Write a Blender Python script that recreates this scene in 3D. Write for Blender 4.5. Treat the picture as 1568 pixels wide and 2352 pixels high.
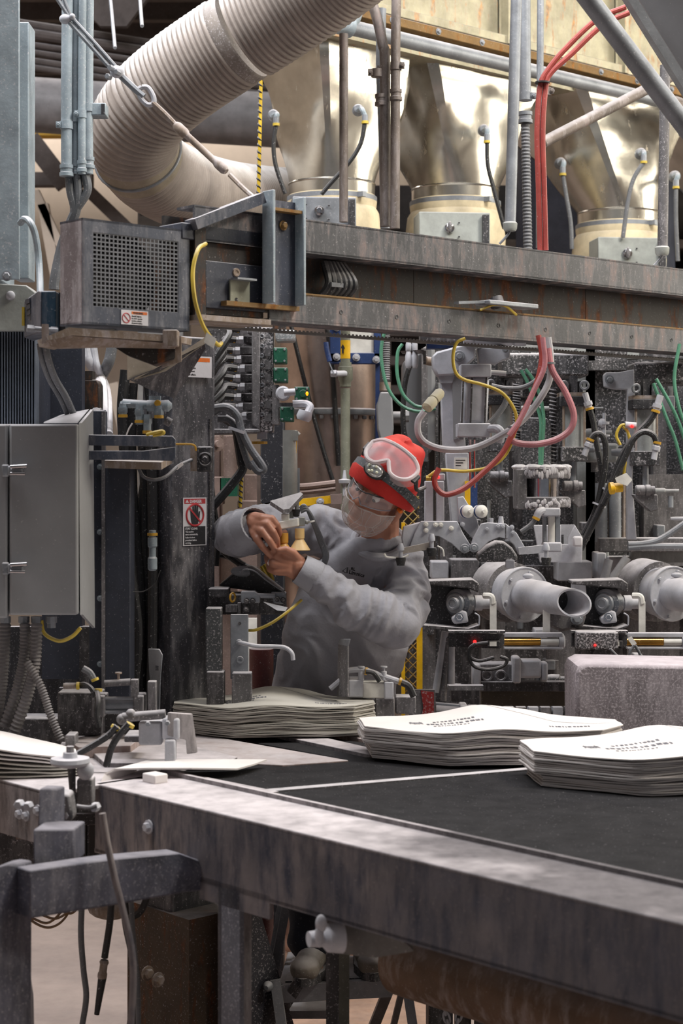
import bpy, bmesh, math, random
from mathutils import Vector, Matrix
random.seed(7)
for _o in list(bpy.data.objects):
    bpy.data.objects.remove(_o, do_unlink=True)
scene = bpy.context.scene
COL = scene.collection
# ------------------------------------------------------------------ camera
F, HX, HY, CZ = 3920.0, 784.0, 1080.0, 1.85      # focal length in pixels, horizon row, eye height
cam_d = bpy.data.cameras.new('camera'); cam = bpy.data.objects.new('camera', cam_d); COL.objects.link(cam)
cam.location = (0, 0, CZ); cam.rotation_euler = (math.pi / 2, 0, 0)
cam_d.sensor_fit = 'VERTICAL'; cam_d.sensor_height = 36.0; cam_d.lens = 36.0 * F / 2352
cam_d.shift_y = -(1176 - HY) / 2352
cam_d.dof.use_dof = True; cam_d.dof.focus_distance = 5.25; cam_d.dof.aperture_fstop = 4.5
cam_d.clip_end = 200
scene.camera = cam
# ------------------------------------------------------------------ light
scene.view_settings.view_transform = 'Standard'; scene.view_settings.look = 'None'
scene.view_settings.exposure = -0.42; scene.view_settings.gamma = 1.0
scene.view_settings.use_curve_mapping = False
world = bpy.data.worlds.new('world'); scene.world = world; world.use_nodes = True
world.node_tree.nodes['Background'].inputs[0].default_value = (0.70, 0.72, 0.78, 1)
world.node_tree.nodes['Background'].inputs[1].default_value = 0.30
def area(name, loc, target, size, power, col=(1, 1, 1), size_y=None):
    d = bpy.data.lights.new(name, 'AREA'); d.energy = power; d.color = col
    d.size = size
    if size_y: d.shape = 'RECTANGLE'; d.size_y = size_y
    o = bpy.data.objects.new(name, d); COL.objects.link(o); o.location = loc
    o.rotation_euler = (Vector(target) - Vector(loc)).to_track_quat('-Z', 'Y').to_euler()
    return o
area('high_bay_light', (-0.9, 4.1, 5.8), (-0.2, 4.7, 1.2), 2.0, 165, (1.0, 0.98, 0.97), 1.6)
area('high_bay_light', (3.2, 3.6, 5.6), (1.2, 7.0, 3.2), 1.0, 260, (1.0, 0.93, 0.80), 1.0)
area('high_bay_light', (-2.4, 4.6, 5.9), (-0.8, 5.8, 2.6), 1.8, 190, (0.97, 0.98, 1.0), 1.2)
area('high_bay_light', (-2.4, 10.6, 5.9), (-2.6, 13.0, 1.4), 2.5, 420, (1.0, 0.93, 0.86), 2.0)
area('high_bay_light', (1.5, 4.3, 5.7), (1.0, 5.4, 1.6), 1.6, 150, (0.98, 0.98, 1.0), 1.0)
area('hopper_highlight_fill', (6.9, 6.8, 3.7), (1.0, 6.9, 3.2), 3.0, 360, (1.0, 0.94, 0.80), 2.4)  # added unseen source on the right, there to put bright reflections on the hoppers
area('high_bay_light', (2.2, 9.6, 6.1), (2.0, 8.4, 2.0), 2.0, 60, (1.0, 0.95, 0.86), 2.0)
# ------------------------------------------------------------------ helpers
def P(x, y, Y):
    """world point seen at photograph pixel x, y when it stands Y metres in front of the eye"""
    return Vector(((x - HX) / F * Y, Y, CZ - (y - HY) / F * Y))
def px(n, Y):
    return n * Y / F
ANG = math.radians(47.5)
U = Vector((math.cos(ANG), -math.sin(ANG), 0))    # along the conveyor
V = Vector((math.sin(ANG), math.cos(ANG), 0))     # across it, along the overhead beams
ZV = Vector((0, 0, 1))
YAWV = math.radians(90) - ANG                      # local x -> V
def rotz(a): return Matrix.Rotation(a, 3, 'Z')
def basis(x, y, z): return Matrix((x, y, z)).transposed()
def catmull(pts, n=8):
    pts = [Vector(p) for p in pts]
    if len(pts) < 3: return pts
    ext = [2 * pts[0] - pts[1]] + pts + [2 * pts[-1] - pts[-2]]
    out = []
    for i in range(1, len(ext) - 2):
        a, b, c, d = ext[i - 1:i + 3]
        for k in range(n):
            t = k / n
            out.append(.5 * ((2 * b) + (c - a) * t + (2 * a - 5 * b + 4 * c - d) * t * t + (3 * b - a - 3 * c + d) * t ** 3))
    out.append(pts[-1])
    return out
class G:
    def __init__(s): s.bm = bmesh.new()
    def hexa(s, p):
        v = [s.bm.verts.new(q) for q in p]
        for f in ((0, 3, 2, 1), (4, 5, 6, 7), (0, 1, 5, 4), (1, 2, 6, 5), (2, 3, 7, 6), (3, 0, 4, 7)):
            s.bm.faces.new([v[i] for i in f])
        return s
    def box(s, c, size, R=None):
        c = Vector(c); R = R or Matrix.Identity(3)
        hx, hy, hz = [q / 2 for q in size]
        return s.hexa([c + R @ Vector(q) for q in ((-hx, -hy, -hz), (hx, -hy, -hz), (hx, hy, -hz), (-hx, hy, -hz),
                                                   (-hx, -hy, hz), (hx, -hy, hz), (hx, hy, hz), (-hx, hy, hz))])
    def fbox(s, x0, y0, x1, y1, Y, d, yaw=0.0):
        """box whose front face covers the pixel rectangle at distance Y"""
        c = P((x0 + x1) / 2, (y0 + y1) / 2, Y); R = rotz(yaw)
        w, h = px(abs(x1 - x0), Y) / max(.25, math.cos(yaw)), px(abs(y1 - y0), Y)
        return s.box(c + R @ Vector((0, d / 2, 0)), (w, d, h), R)
    def bar(s, A, B, w, h, up=ZV):
        A, B = Vector(A), Vector(B); d = (B - A); L = d.length; d = d / L
        x = d.cross(up)
        if x.length < 1e-4: x = d.cross(Vector((0, 1, 0)))
        x.normalize(); z = x.cross(d)
        return s.box((A + B) / 2, (w, L, h), basis(x, d, z))
    def ring_pts(s, c, x, y, r, n, ry=None):
        ry = ry or r
        return [s.bm.verts.new(c + x * (r * math.cos(2 * math.pi * i / n)) + y * (ry * math.sin(2 * math.pi * i / n))) for i in range(n)]
    def skin(s, rings, caps=True, closed=False):
        n = len(rings[0])
        seq = list(zip(rings, rings[1:])) + ([(rings[-1], rings[0])] if closed else [])
        for a, b in seq:
            for i in range(n):
                j = (i + 1) % n
                s.bm.faces.new((a[i], a[j], b[j], b[i]))
        if caps and not closed:
            s.bm.faces.new(rings[0][::-1]); s.bm.faces.new(rings[-1])
        return s
    def lathe(s, A, axis, prof, n=20, caps=True):
        A = Vector(A); d = Vector(axis).normalized()
        x = d.cross(ZV) if abs(d.z) < .95 else d.cross(Vector((0, 1, 0)))
        x.normalize(); y = d.cross(x)
        return s.skin([s.ring_pts(A + d * t, x, y, max(r, 1e-4), n) for t, r in prof], caps)
    def cyl(s, A, B, r, r2=None, n=14):
        A, B = Vector(A), Vector(B)
        return s.lathe(A, B - A, [(0, r), ((B - A).length, r if r2 is None else r2)], n)
    def hexnut(s, A, axis, r, h): return s.lathe(A, axis, [(0, r), (h * .8, r), (h, r * .8)], 6)
    def bolt(s, A, axis, r):
        axis = Vector(axis).normalized()
        s.lathe(A, axis, [(0, r * 1.5), (r * .3, r * 1.5)], 12)
        return s.hexnut(Vector(A) + axis * r * .3, axis, r, r * .9)
    def tube(s, pts, r, n=8, sub=6, caps=True, closed=False):
        pts = catmull(pts, sub) if sub > 1 else [Vector(p) for p in pts]
        rings = []; x = None
        for i, p in enumerate(pts):
            a = pts[max(i - 1, 0)]; b = pts[min(i + 1, len(pts) - 1)]
            d = (b - a).normalized()
            if x is None:
                x = d.cross(ZV) if abs(d.z) < .9 else d.cross(Vector((0, 1, 0)))
            x = (x - d * x.dot(d)).normalized(); y = d.cross(x)
            rr = r(i / max(1, len(pts) - 1)) if callable(r) else r
            rings.append(s.ring_pts(p, x, y, rr, n))
        return s.skin(rings, caps, closed)
    def prism(s, pts, vec):
        vec = Vector(vec); pts = [Vector(p) for p in pts]
        a = [s.bm.verts.new(p) for p in pts]; b = [s.bm.verts.new(p + vec) for p in pts]
        n = len(a)
        s.bm.faces.new(a[::-1]); s.bm.faces.new(b)
        for i in range(n):
            s.bm.faces.new((a[i], a[(i + 1) % n], b[(i + 1) % n], b[i]))
        return s
    def fprism(s, poly, Y, d):
        """outline in pixels at distance Y, pushed d metres back"""
        return s.prism([P(x, y, Y) for x, y in poly], (0, d, 0))
    def ball(s, c, r, sc=(1, 1, 1), R=None, seg=14):
        M = Matrix.Translation(Vector(c)) @ (R.to_4x4() if R else Matrix.Identity(4)) @ Matrix.Diagonal((r * sc[0], r * sc[1], r * sc[2], 1))
        bmesh.ops.create_uvsphere(s.bm, u_segments=seg, v_segments=max(6, seg // 2 + 1), radius=1, matrix=M)
        return s
    def torus(s, c, axis, R, r, n=20, m=8):
        c = Vector(c); d = Vector(axis).normalized()
        x = d.cross(ZV) if abs(d.z) < .95 else d.cross(Vector((0, 1, 0)))
        x.normalize(); y = d.cross(x); rings = []
        for i in range(n):
            a = 2 * math.pi * i / n; e = x * math.cos(a) + y * math.sin(a)
            rings.append(s.ring_pts(c + e * R, e, d, r, m))
        return s.skin(rings, closed=True)
    def mesh(s, name, smooth=True, ang=.62):
        me = bpy.data.meshes.new(name)
        bmesh.ops.recalc_face_normals(s.bm, faces=s.bm.faces[:])
        s.bm.to_mesh(me); s.bm.free()
        if smooth:
            me.shade_smooth(); me.set_sharp_from_angle(angle=ang)
        return me
def link(name, me, material):
    o = bpy.data.objects.new(name, me); COL.objects.link(o)
    if material is not None and me is not None:
        me.materials.clear(); me.materials.append(material)
    return o
def tag(o, label, cat, group=None):
    o['label'] = label; o['category'] = cat
    if group: o['group'] = group
    return o
def thing(name, label, cat, loc, group=None):
    o = bpy.data.objects.new(name, None); COL.objects.link(o); o.empty_display_size = .05
    o.location = Vector(loc)
    return tag(o, label, cat, group)
def off(o):
    v = Vector((0, 0, 0))
    while o is not None:
        v += o.location; o = o.parent
    return v
def part(parent, name, g, material, label=None, bev=0, smooth=True, ang=.62):
    o = link(name, g.mesh(name, smooth, ang) if isinstance(g, G) else g, material)
    o.parent = parent
    if parent.type == 'EMPTY':
        o.matrix_parent_inverse = Matrix.Translation(-parent.location)
    if label: o['label'] = label
    if bev: bevel(o, bev)
    return o
def bevel(o, w, seg=2):
    m = o.modifiers.new('bevel', 'BEVEL'); m.width = w; m.segments = seg; m.limit_method = 'ANGLE'; m.angle_limit = .7
    return o
def solo(name, label, cat, g, material, group=None, bev=0, smooth=True, ang=.62):
    o = link(name, g.mesh(name, smooth, ang) if isinstance(g, G) else g, material)
    tag(o, label, cat, group)
    if bev: bevel(o, bev)
    return o
def struct(name, g, material, label=None):
    o = link(name, g.mesh(name), material); o['kind'] = 'structure'
    if label: o['label'] = label
    return o
def text_mesh(txt, size, M, bold=0.0, align='LEFT', depth=.0003):
    c = bpy.data.curves.new('lettering', 'FONT'); c.body = txt; c.size = size; c.align_x = align
    c.offset = bold; c.extrude = depth; c.resolution_u = 2; c.space_line = .95
    o = bpy.data.objects.new('lettering', c); COL.objects.link(o)
    dg = bpy.context.evaluated_depsgraph_get(); dg.update()
    me = bpy.data.meshes.new_from_object(o.evaluated_get(dg))
    bpy.data.objects.remove(o); me.transform(M)
    return me
# ------------------------------------------------------------------ materials
def lin(c):
    return tuple(((v / 255) / 12.92 if v / 255 <= .04045 else ((v / 255 + .055) / 1.055) ** 2.4) for v in c)
DUST = lin((205, 200, 203))
_mats = {}
def mat(name, col, rough=.6, metal=0.0, dust=.45, speck=.10, rust=0.0, var=.25, dustcol=None, rustcol=(112, 66, 34),
        emit=0, alpha=1.0, bump=.15, scale=1.0, trans=0.0, streak=0.0, sss=0.0, grad=None, spec=.5):
    if name in _mats: return _mats[name]
    m = bpy.data.materials.new(name); m.use_nodes = True; nt = m.node_tree; N = nt.nodes; L = nt.links
    b = N['Principled BSDF']
    base = lin(col); dc = lin(dustcol) if dustcol else DUST
    geo = N.new('ShaderNodeNewGeometry')
    def noise(sc, det=4, vec=None, rgh=.6):
        n = N.new('ShaderNodeTexNoise'); n.inputs['Scale'].default_value = sc * scale; n.inputs['Detail'].default_value = det
        n.inputs['Roughness'].default_value = rgh
        L.new(vec or geo.outputs['Position'], n.inputs['Vector']); return n.outputs['Fac']
    def mrange(v, a, b_, c=0, d=1):
        n = N.new('ShaderNodeMapRange'); n.inputs[1].default_value = a; n.inputs[2].default_value = b_
        n.inputs[3].default_value = c; n.inputs[4].default_value = d; L.new(v, n.inputs[0]); return n.outputs[0]
    def math_(op, a, b_):
        n = N.new('ShaderNodeMath'); n.operation = op; n.use_clamp = op == 'MAXIMUM'
        for i, q in enumerate((a, b_)):
            if isinstance(q, (int, float)): n.inputs[i].default_value = q
            else: L.new(q, n.inputs[i])
        return n.outputs[0]
    def mix(f, a, b_):
        n = N.new('ShaderNodeMix'); n.data_type = 'RGBA'
        if isinstance(f, (int, float)): n.inputs[0].default_value = f
        else: L.new(f, n.inputs[0])
        for i, q in ((6, a), (7, b_)):
            if isinstance(q, tuple): n.inputs[i].default_value = (*q, 1)
            else: L.new(q, n.inputs[i])
        return n.outputs[2]
    na = noise(11, 5)
    colr = mix(mrange(na, .3, .7), tuple(v * (1 - var) for v in base), tuple(min(1, v * (1 + var)) for v in base))
    r_in = rough
    if rust or streak:
        mp = N.new('ShaderNodeMapping'); mp.inputs['Scale'].default_value = (16, 16, 4)
        L.new(geo.outputs['Position'], mp.inputs['Vector'])
        ns = noise(1.6, 6, mp.outputs[0], .7)
    if rust:
        rf = mrange(ns, .70 - rust * .35, .80 - rust * .3)
        rc = lin(rustcol)
        colr = mix(rf, colr, mix(mrange(noise(45, 3), .35, .65), tuple(v * .35 for v in rc), rc))
        r_in = mrange(rf, 0, 1, rough, .9)
        if metal:
            L.new(mrange(rf, 0, 1, metal, 0), b.inputs['Metallic'])
    if streak:
        sf = math_('MULTIPLY', mrange(ns, .48, .66), streak)
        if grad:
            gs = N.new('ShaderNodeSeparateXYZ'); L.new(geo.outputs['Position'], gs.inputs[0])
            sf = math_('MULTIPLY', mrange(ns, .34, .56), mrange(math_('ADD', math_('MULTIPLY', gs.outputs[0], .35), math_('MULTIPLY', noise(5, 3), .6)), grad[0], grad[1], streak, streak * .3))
        colr = mix(sf, colr, dc)
    if dust or speck:
        sp = N.new('ShaderNodeSeparateXYZ'); L.new(geo.outputs['Normal'], sp.inputs[0])
        up = mrange(sp.outputs[2], .25, .9)
        df = math_('MULTIPLY', math_('MULTIPLY', up, mrange(noise(19, 4), .3, .62, .55, 1)), dust)
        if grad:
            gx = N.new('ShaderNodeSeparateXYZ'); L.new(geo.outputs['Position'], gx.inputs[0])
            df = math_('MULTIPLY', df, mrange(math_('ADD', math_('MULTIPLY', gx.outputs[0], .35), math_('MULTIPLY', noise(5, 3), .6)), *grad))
        if speck:
            sk = math_('MULTIPLY', mrange(noise(150, 3, None, .75), .66 - speck * .35, .74 - speck * .3), min(1, .35 + speck))
            df = math_('MAXIMUM', df, sk)
        colr = mix(df, colr, dc)
        if isinstance(r_in, float) and metal and not rust:
            L.new(mrange(df, 0, 1, metal, 0), b.inputs['Metallic'])
            r_in = mrange(df, 0, 1, rough, .9)
    L.new(colr, b.inputs['Base Color'])
    if isinstance(r_in, float) or isinstance(r_in, int): b.inputs['Roughness'].default_value = r_in
    else: L.new(r_in, b.inputs['Roughness'])
    if metal and not b.inputs['Metallic'].is_linked: b.inputs['Metallic'].default_value = metal
    if bump:
        bn = N.new('ShaderNodeBump'); bn.inputs['Strength'].default_value = bump; bn.inputs['Distance'].default_value = .004
        L.new(noise(70, 4), bn.inputs['Height']); L.new(bn.outputs[0], b.inputs['Normal'])
    b.inputs['Specular IOR Level'].default_value = spec
    if emit:
        b.inputs['Emission Color'].default_value = (*base, 1); b.inputs['Emission Strength'].default_value = emit
    if alpha < 1: b.inputs['Alpha'].default_value = alpha
    if trans: b.inputs['Transmission Weight'].default_value = trans; b.inputs['IOR'].default_value = 1.45
    if sss:
        b.inputs['Subsurface Weight'].default_value = sss; b.inputs['Subsurface Radius'].default_value = (.012, .005, .003)
    _mats[name] = m
    return m
m_paleblue = mat('pale blue dusty paint', (140, 152, 160), .55, dust=.8, speck=.22)
m_bluegrey = mat('blue grey paint', (58, 63, 76), .5, dust=.8, speck=.10, rust=.08, streak=.16)
m_navy = mat('navy paint', (48, 52, 64), .5, dust=.6, speck=.10)
m_teal = mat('teal motor paint', (34, 66, 88), .5, dust=.8, speck=.10, streak=.2)
m_cabinet = mat('grey cabinet enamel', (130, 131, 134), .55, dust=.85, speck=.03, var=.06, bump=.03)
m_greengrey = mat('grey green enamel', (150, 154, 150), .5, dust=.6, speck=.06)
m_darkcol = mat('dark column paint', (54, 54, 60), .55, dust=.8, speck=.16, streak=.22)
m_steel = mat('grey galvanised steel', (134, 138, 144), .5, .35, dust=.8, speck=.14)
m_dirty = mat('dirty grey metal', (98, 96, 98), .6, .2, dust=.85, speck=.24, streak=.25)
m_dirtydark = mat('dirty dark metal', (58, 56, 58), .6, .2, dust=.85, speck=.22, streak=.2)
m_black = mat('black powdered metal', (36, 36, 40), .6, dust=.85, speck=.2, streak=.1)
m_rubber = mat('black rubber hose', (30, 30, 32), .55, dust=.55, speck=.12)
m_rubbergrey = mat('dusty grey hose', (96, 98, 102), .6, dust=.7, speck=.16)
m_whiteish = mat('powder covered grey metal', (176, 177, 184), .7, dust=.9, speck=.2)
m_rustbeam = mat('rusting blue grey beam', (66, 66, 70), .55, .2, dust=.9, speck=.10, rust=.50, streak=.30, rustcol=(96, 58, 30))
m_rustdark = mat('dark rusted web', (42, 37, 35), .7, .1, dust=.6, speck=.06, rust=.55)
m_rustpipe = mat('rust stained pipe', (112, 102, 96), .6, .2, dust=.7, speck=.12, rust=.35, streak=.3)
m_rustplate = mat('rusty dusty plate', (128, 112, 98), .75, dust=.6, speck=.15, rust=.3, streak=.4)
m_stainless = mat('worn stainless steel', (206, 202, 192), .27, 1.0, dust=.15, speck=.03, rust=.20, rustcol=(186, 146, 70), var=.14, bump=.05)
m_stainpink = mat('worn warm stainless', (196, 176, 166), .32, .95, dust=.3, speck=.09, var=.2)
m_binyel = mat('stained bin steel', (158, 152, 130), .45, .4, dust=.4, speck=.05, rust=.42, rustcol=(196, 132, 30), streak=.15)
m_flange = mat('rusted flange', (120, 92, 52), .7, .1, dust=.7, speck=.06, rust=.45, rustcol=(150, 96, 30))
m_fabric = mat('beige sleeve cloth', (196, 182, 152), .85, dust=.3, speck=.05, rust=.08, rustcol=(176, 140, 80))
m_hose = mat('beige ribbed hose', (152, 142, 135), .75, dust=1.0, speck=.03, var=.16, dustcol=(232, 230, 230))
m_yellow = mat('yellow cable', (194, 168, 62), .5, dust=.4, speck=.03)
m_yellowp = mat('yellow paint', (226, 176, 20), .5, dust=.5, speck=.06)
m_gold = mat('yellow clamp ring', (196, 150, 44), .5, dust=.3, speck=.08)
m_red = mat('red hose', (150, 62, 56), .5, dust=.35, speck=.06)
m_pink = mat('dusty red hose', (170, 108, 114), .6, dust=.5, speck=.12)
m_green = mat('green air line', (82, 138, 112), .5, dust=.5, speck=.08)
m_greenbox = mat('green valve cover', (24, 82, 62), .45, dust=.4, speck=.1)
m_blue = mat('blue panel paint', (40, 62, 110), .5, dust=.6, speck=.08)
m_whitep = mat('white plate', (216, 214, 208), .6, dust=.2, speck=.04)
m_sign = mat('white sign face', (196, 194, 198), .5, dust=0, speck=.02, var=.05)
m_signred = mat('sign red', (168, 44, 50), .5, dust=0, speck=.03)
m_signblack = mat('sign black', (30, 30, 34), .5, dust=0, speck=.05)
m_signorange = mat('sign orange', (206, 104, 34), .5, dust=0, speck=.03)
m_chrome = mat('bright chrome', (200, 200, 204), .15, 1.0, dust=.5, speck=.08, bump=0)
m_brass = mat('brass rod', (200, 150, 70), .2, 1.0, dust=.2, speck=.04, bump=0)
m_led = mat('red indicator light', (255, 30, 30), .4, dust=0, speck=0, emit=5, bump=0)
m_ledy = mat('amber indicator light', (255, 128, 8), .4, dust=0, speck=0, emit=4, bump=0)
m_floor = mat('dusty concrete floor', (172, 154, 146), .9, dust=.35, speck=.02, var=.14, dustcol=(194, 180, 174))
m_wall = mat('cream wall paint', (206, 192, 178), .85, dust=0, speck=.02, var=.05)
m_roof = mat('dark roof deck', (62, 58, 58), .9, dust=0, speck=.03)
m_joist = mat('dusty roof steel', (92, 84, 82), .8, dust=.6, speck=.06)
m_belt = mat('black conveyor belt', (22, 22, 24), .85, dust=.03, speck=.04, var=.3, spec=.12)
m_rail = mat('powdered conveyor rail', (80, 76, 79), .65, .1, dust=1.0, speck=.10, streak=.35, dustcol=(206, 198, 200), rust=.04, grad=(.20, .44, 1, .08))  # dust thins to the right, partly to paint in light falling off there
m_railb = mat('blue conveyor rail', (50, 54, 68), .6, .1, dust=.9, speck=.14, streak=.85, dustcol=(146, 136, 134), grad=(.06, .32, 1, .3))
m_wood = mat('brown timber slat', (140, 122, 116), .8, dust=.6, speck=.1, streak=.3)
m_paper = mat('white sack paper', (222, 216, 214), .85, dust=0, speck=0, var=.04, bump=.05)
m_papergrey = mat('grey sack paper', (176, 172, 164), .85, dust=0, speck=.02, var=.05, bump=.05)
m_ink = mat('dark sack print', (92, 92, 100), .8, dust=0, speck=.3, var=.3)
m_ropeyel = mat('yellow rope strand', (196, 164, 40), .8, dust=.2, speck=.1)
m_glass = mat('clear plastic', (230, 235, 240), .12, dust=0, speck=.02, alpha=.28, bump=0)
m_floor2 = mat('warm lit floor tan', (190, 150, 124), .9, dust=.2, speck=.1)  # warm light on the floor below the stool, put into the colour
# ------------------------------------------------------------------ the building
def obox(g, A, ex, ey, ez):
    A, ex, ey, ez = Vector(A), Vector(ex), Vector(ey), Vector(ez)
    return g.hexa([A, A + ex, A + ex + ey, A + ey, A + ez, A + ex + ez, A + ex + ey + ez, A + ey + ez])
struct('floor', G().box((0, 6, -.05), (16, 20, .1)), m_floor)
struct('wall_back', G().box((0, 14.1, 3), (16, .2, 6.4)), m_wall)
struct('wall_left', G().box((-7.1, 6, 3), (.2, 20, 6.4)), m_wall)
struct('wall_right', G().box((7.1, 6, 3), (.2, 20, 6.4)), m_wall)
struct('ceiling', G().box((0, 6, 6.55), (16, 20, .1)), m_roof)
# overhead gallery far behind: deck, joists, pipes, duct
gal = thing('overhead_gallery', 'dark steel gallery deck with joists high in the far background', 'platform', (0, 10.5, 4.35))
part(gal, 'deck', G().box((-.6, 11.2, 4.78), (7.5, 3.4, .1)), m_roof)
for i in range(7):
    part(gal, 'joist', G().box((-.6, 9.7 + i * .45, 4.62), (7.5, .07, .2)), m_joist)
part(gal, 'edge_beam', G().box((-.6, 9.5, 4.62), (7.5, .06, .3)), m_joist)
for x in (-4.1, 2.9):
    part(gal, 'post', G().box((x, 9.6, 2.3), (.16, .16, 4.5)), m_joist)
part(gal, 'hanger_plate', G().prism([P(150, -20, 9.0), P(350, -20, 9.0), P(290, 60, 9.0), P(230, 60, 9.0)], (0, .05, 0)), m_joist)
for i, (y0, y1, r) in enumerate(((52, 98, 9), (73, 118, 12), (98, 140, 7), (115, 160, 7), (135, 176, 8), (150, 192, 7))):
    solo('overhead_pipe', 'dusty pipe in the rack behind the pale conduits, %s' % ['topmost', 'thick, second down', 'third down', 'fourth down', 'fifth down', 'lowest'][i], 'pipe',
         G().cyl(P(40, y0, 9.0), P(700, y1 + 55, 9.6), px(r, 9.1), n=10), m_joist, 'pipes in the ceiling rack')
solo('ventilation_duct', 'wide grey round duct running behind the ribbed hose', 'duct',
     G().cyl(P(30, 238, 8.7), P(1000, 300, 8.9), px(62, 8.8), n=28), mat('grey duct', (126, 124, 126), .6, .3, dust=.7, speck=.05))
solo('crane_rail', 'yellow painted runway beam far behind the conduits', 'beam',
     G().box(P(250, 300, 10.6), (3.2, .12, .08)), m_yellowp)
# rack and steelwork seen through gaps
rk = thing('pallet_rack', 'dark slatted steel rack behind the hopper spouts', 'rack', (1.9, 10.2, 0))
for i in range(7):
    part(rk, 'shelf_beam', G().box((1.9, 10.2, 2.15 + i * .17), (3.4, .5, .05)), m_joist)
for x in (.25, 1.4, 2.5, 3.55):
    part(rk, 'upright', G().box((x, 10.2, 1.7), (.08, .4, 3.4)), m_joist)
part(rk, 'back_sheet', G().box((1.9, 10.5, 2.0), (3.4, .03, 3.2)), m_roof)
bl = thing('silo', 'large dark blue grey vessel behind the third hopper', 'silo', (1.35, 9.1, 0))
part(bl, 'shell', G().lathe((1.35, 9.1, 2.2), ZV, [(0, .25), (.25, .42), (2.1, .42)], 32), mat('slate vessel', (70, 76, 92), .5, .2, dust=.4, speck=.03))
for a in (-.3, .3):
    part(bl, 'leg', G().cyl((1.35 + a, 9.1, 0), (1.35 + a, 9.1, 2.5), .04), m_joist)
# pale braces against the bright wall
for i, (a, b, r, lab) in enumerate((((70, 320), (150, 425), 22, 'broad grey brace slanting below the yellow beam'), ((82, 440), (175, 640), 9, 'slim cream brace leaning beside the blue column'),
                                    ((205, 440), (330, 560), 14, 'grey brace slanting behind the mesh guard'), ((100, 470), (130, 640), 12, 'short cream strut standing near the white cable'),
                                    ((260, 880), (300, 1060), 12, 'white brace seen between column and hoses'))):
    solo('wall_brace', lab, 'brace', G().bar(P(*a, 9.4), P(*b, 9.4), px(r * 2, 9.4), .06, Vector((0, 1, 0))),
         m_joist if i in (0, 2) else m_wall)
solo('wall_beam', 'brown horizontal girder on the far bright wall', 'beam', G().fbox(40, 395, 210, 425, 9.8, .1), m_joist)
solo('far_machine_cabinet', 'pale cabinet with dark slot below the ribbed hose', 'cabinet', G().fbox(316, 465, 420, 1600, 9.6, .5), mat('pale cabinet', (150, 150, 150), .7, dust=.3, speck=.02))
solo('cabinet_slot', 'dark slot with black cable on the pale far cabinet', 'vent', G().fbox(322, 478, 340, 495, 9.59, .02), m_black)
from mathutils import noise as mnoise
# ------------------------------------------------------------------ hoppers and bin
def hopper(A, w, d, B, r, zneck, label, rings=18, n=56, seed=0):
    """square-to-round sheet steel hopper: A front corner of the top, B centre of the round outlet"""
    t = thing('hopper', label, 'hopper', B, 'steel hoppers under the bin')
    g = G(); A = Vector(A); B = Vector(B)
    c = A + V * w / 2 - U * d / 2
    loops = []
    for k in range(rings + 1):
        f = k / rings
        lp = []
        for i in range(n):
            a = 2 * math.pi * (i + .5) / n
            ca, sa = math.cos(a), math.sin(a)
            m = max(abs(ca), abs(sa))
            sq = c + V * (ca / m * w / 2) + U * (sa / m * d / 2)
            ci = B + V * (ca * r) + U * (sa * r)
            e = f ** 1.7
            q = sq.lerp(ci, e)
            dn = mnoise.noise(q * 4.2 + Vector((seed, 0, 0))) * .045 * math.sin(math.pi * f)
            dn += mnoise.noise(q * 11 + Vector((seed, 3, 0))) * .012 * math.sin(math.pi * f)
            q = q + (V * ca + U * sa) * dn
            lp.append(g.bm.verts.new(q))
        loops.append(lp)
    g.skin(loops, caps=False)
    part(t, 'shell', g, m_stainless, ang=.45)
    g = G().lathe(B + ZV * .0, -ZV, [(0, r * 1.0), (0, r * 1.02), (.05, r * 1.02), (.05, r * 1.0)], 40)
    part(t, 'outlet_neck', g, m_stainless)
    part(t, 'weld_bead', G().torus(B, ZV, r * 1.01, .005, 40, 6), m_stainless)
    return t
hop = [
    ('stainless hopper with drooped dent, first one beside the ribbed hose', P(742, 72, 6.40), .50, .40, P(762, 425, 6.72), .166),
    ('dented stainless hopper between the rust-stained conduits and the red hoses', P(985, 108, 6.75), .76, .55, P(1045, 438, 7.12), .178),
    ('stainless hopper with an orange stained corner, behind the slanting pipe', P(1332, 192, 7.25), .80, .60, P(1420, 492, 7.58), .178),
    ('stainless hopper mostly cut off, past the last vertical conduit', P(1660, 282, 7.82), .80, .60, P(1770, 545, 8.1), .178)]
for i, (lab, A, w, d, B, r) in enumerate(hop):
    hopper(A, w, d, B, r, 0, lab, seed=i * 7.3)
    t = thing('spout_sleeve', 'beige flexible sleeve clamped under %s' % ['the first hopper beside the hose', 'the dented second hopper', 'the orange stained hopper', 'the cut off hopper'][i], 'sleeve', B - ZV * .3, 'beige hopper sleeves')
    g = G().lathe(B - ZV * .045, -ZV, [(0, r * 1.03), (.02, r * 1.07), (.05, r * 1.05), (.07, r * 1.12), (.16, r * 1.18), (.30, r * 1.15), (.42, r * 1.0)], 40)
    part(t, 'cloth', g, m_fabric)
    part(t, 'clamp_band', G().lathe(B - ZV * .05, -ZV, [(0, r * 1.07), (.018, r * 1.07)], 40), m_steel)
    g = G().box(B - ZV * .06 - V * r * .1 + U * r * 1.09, (.05, .02, .02), rotz(-ANG))
    part(t, 'clamp_lug', g, m_steel)
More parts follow.
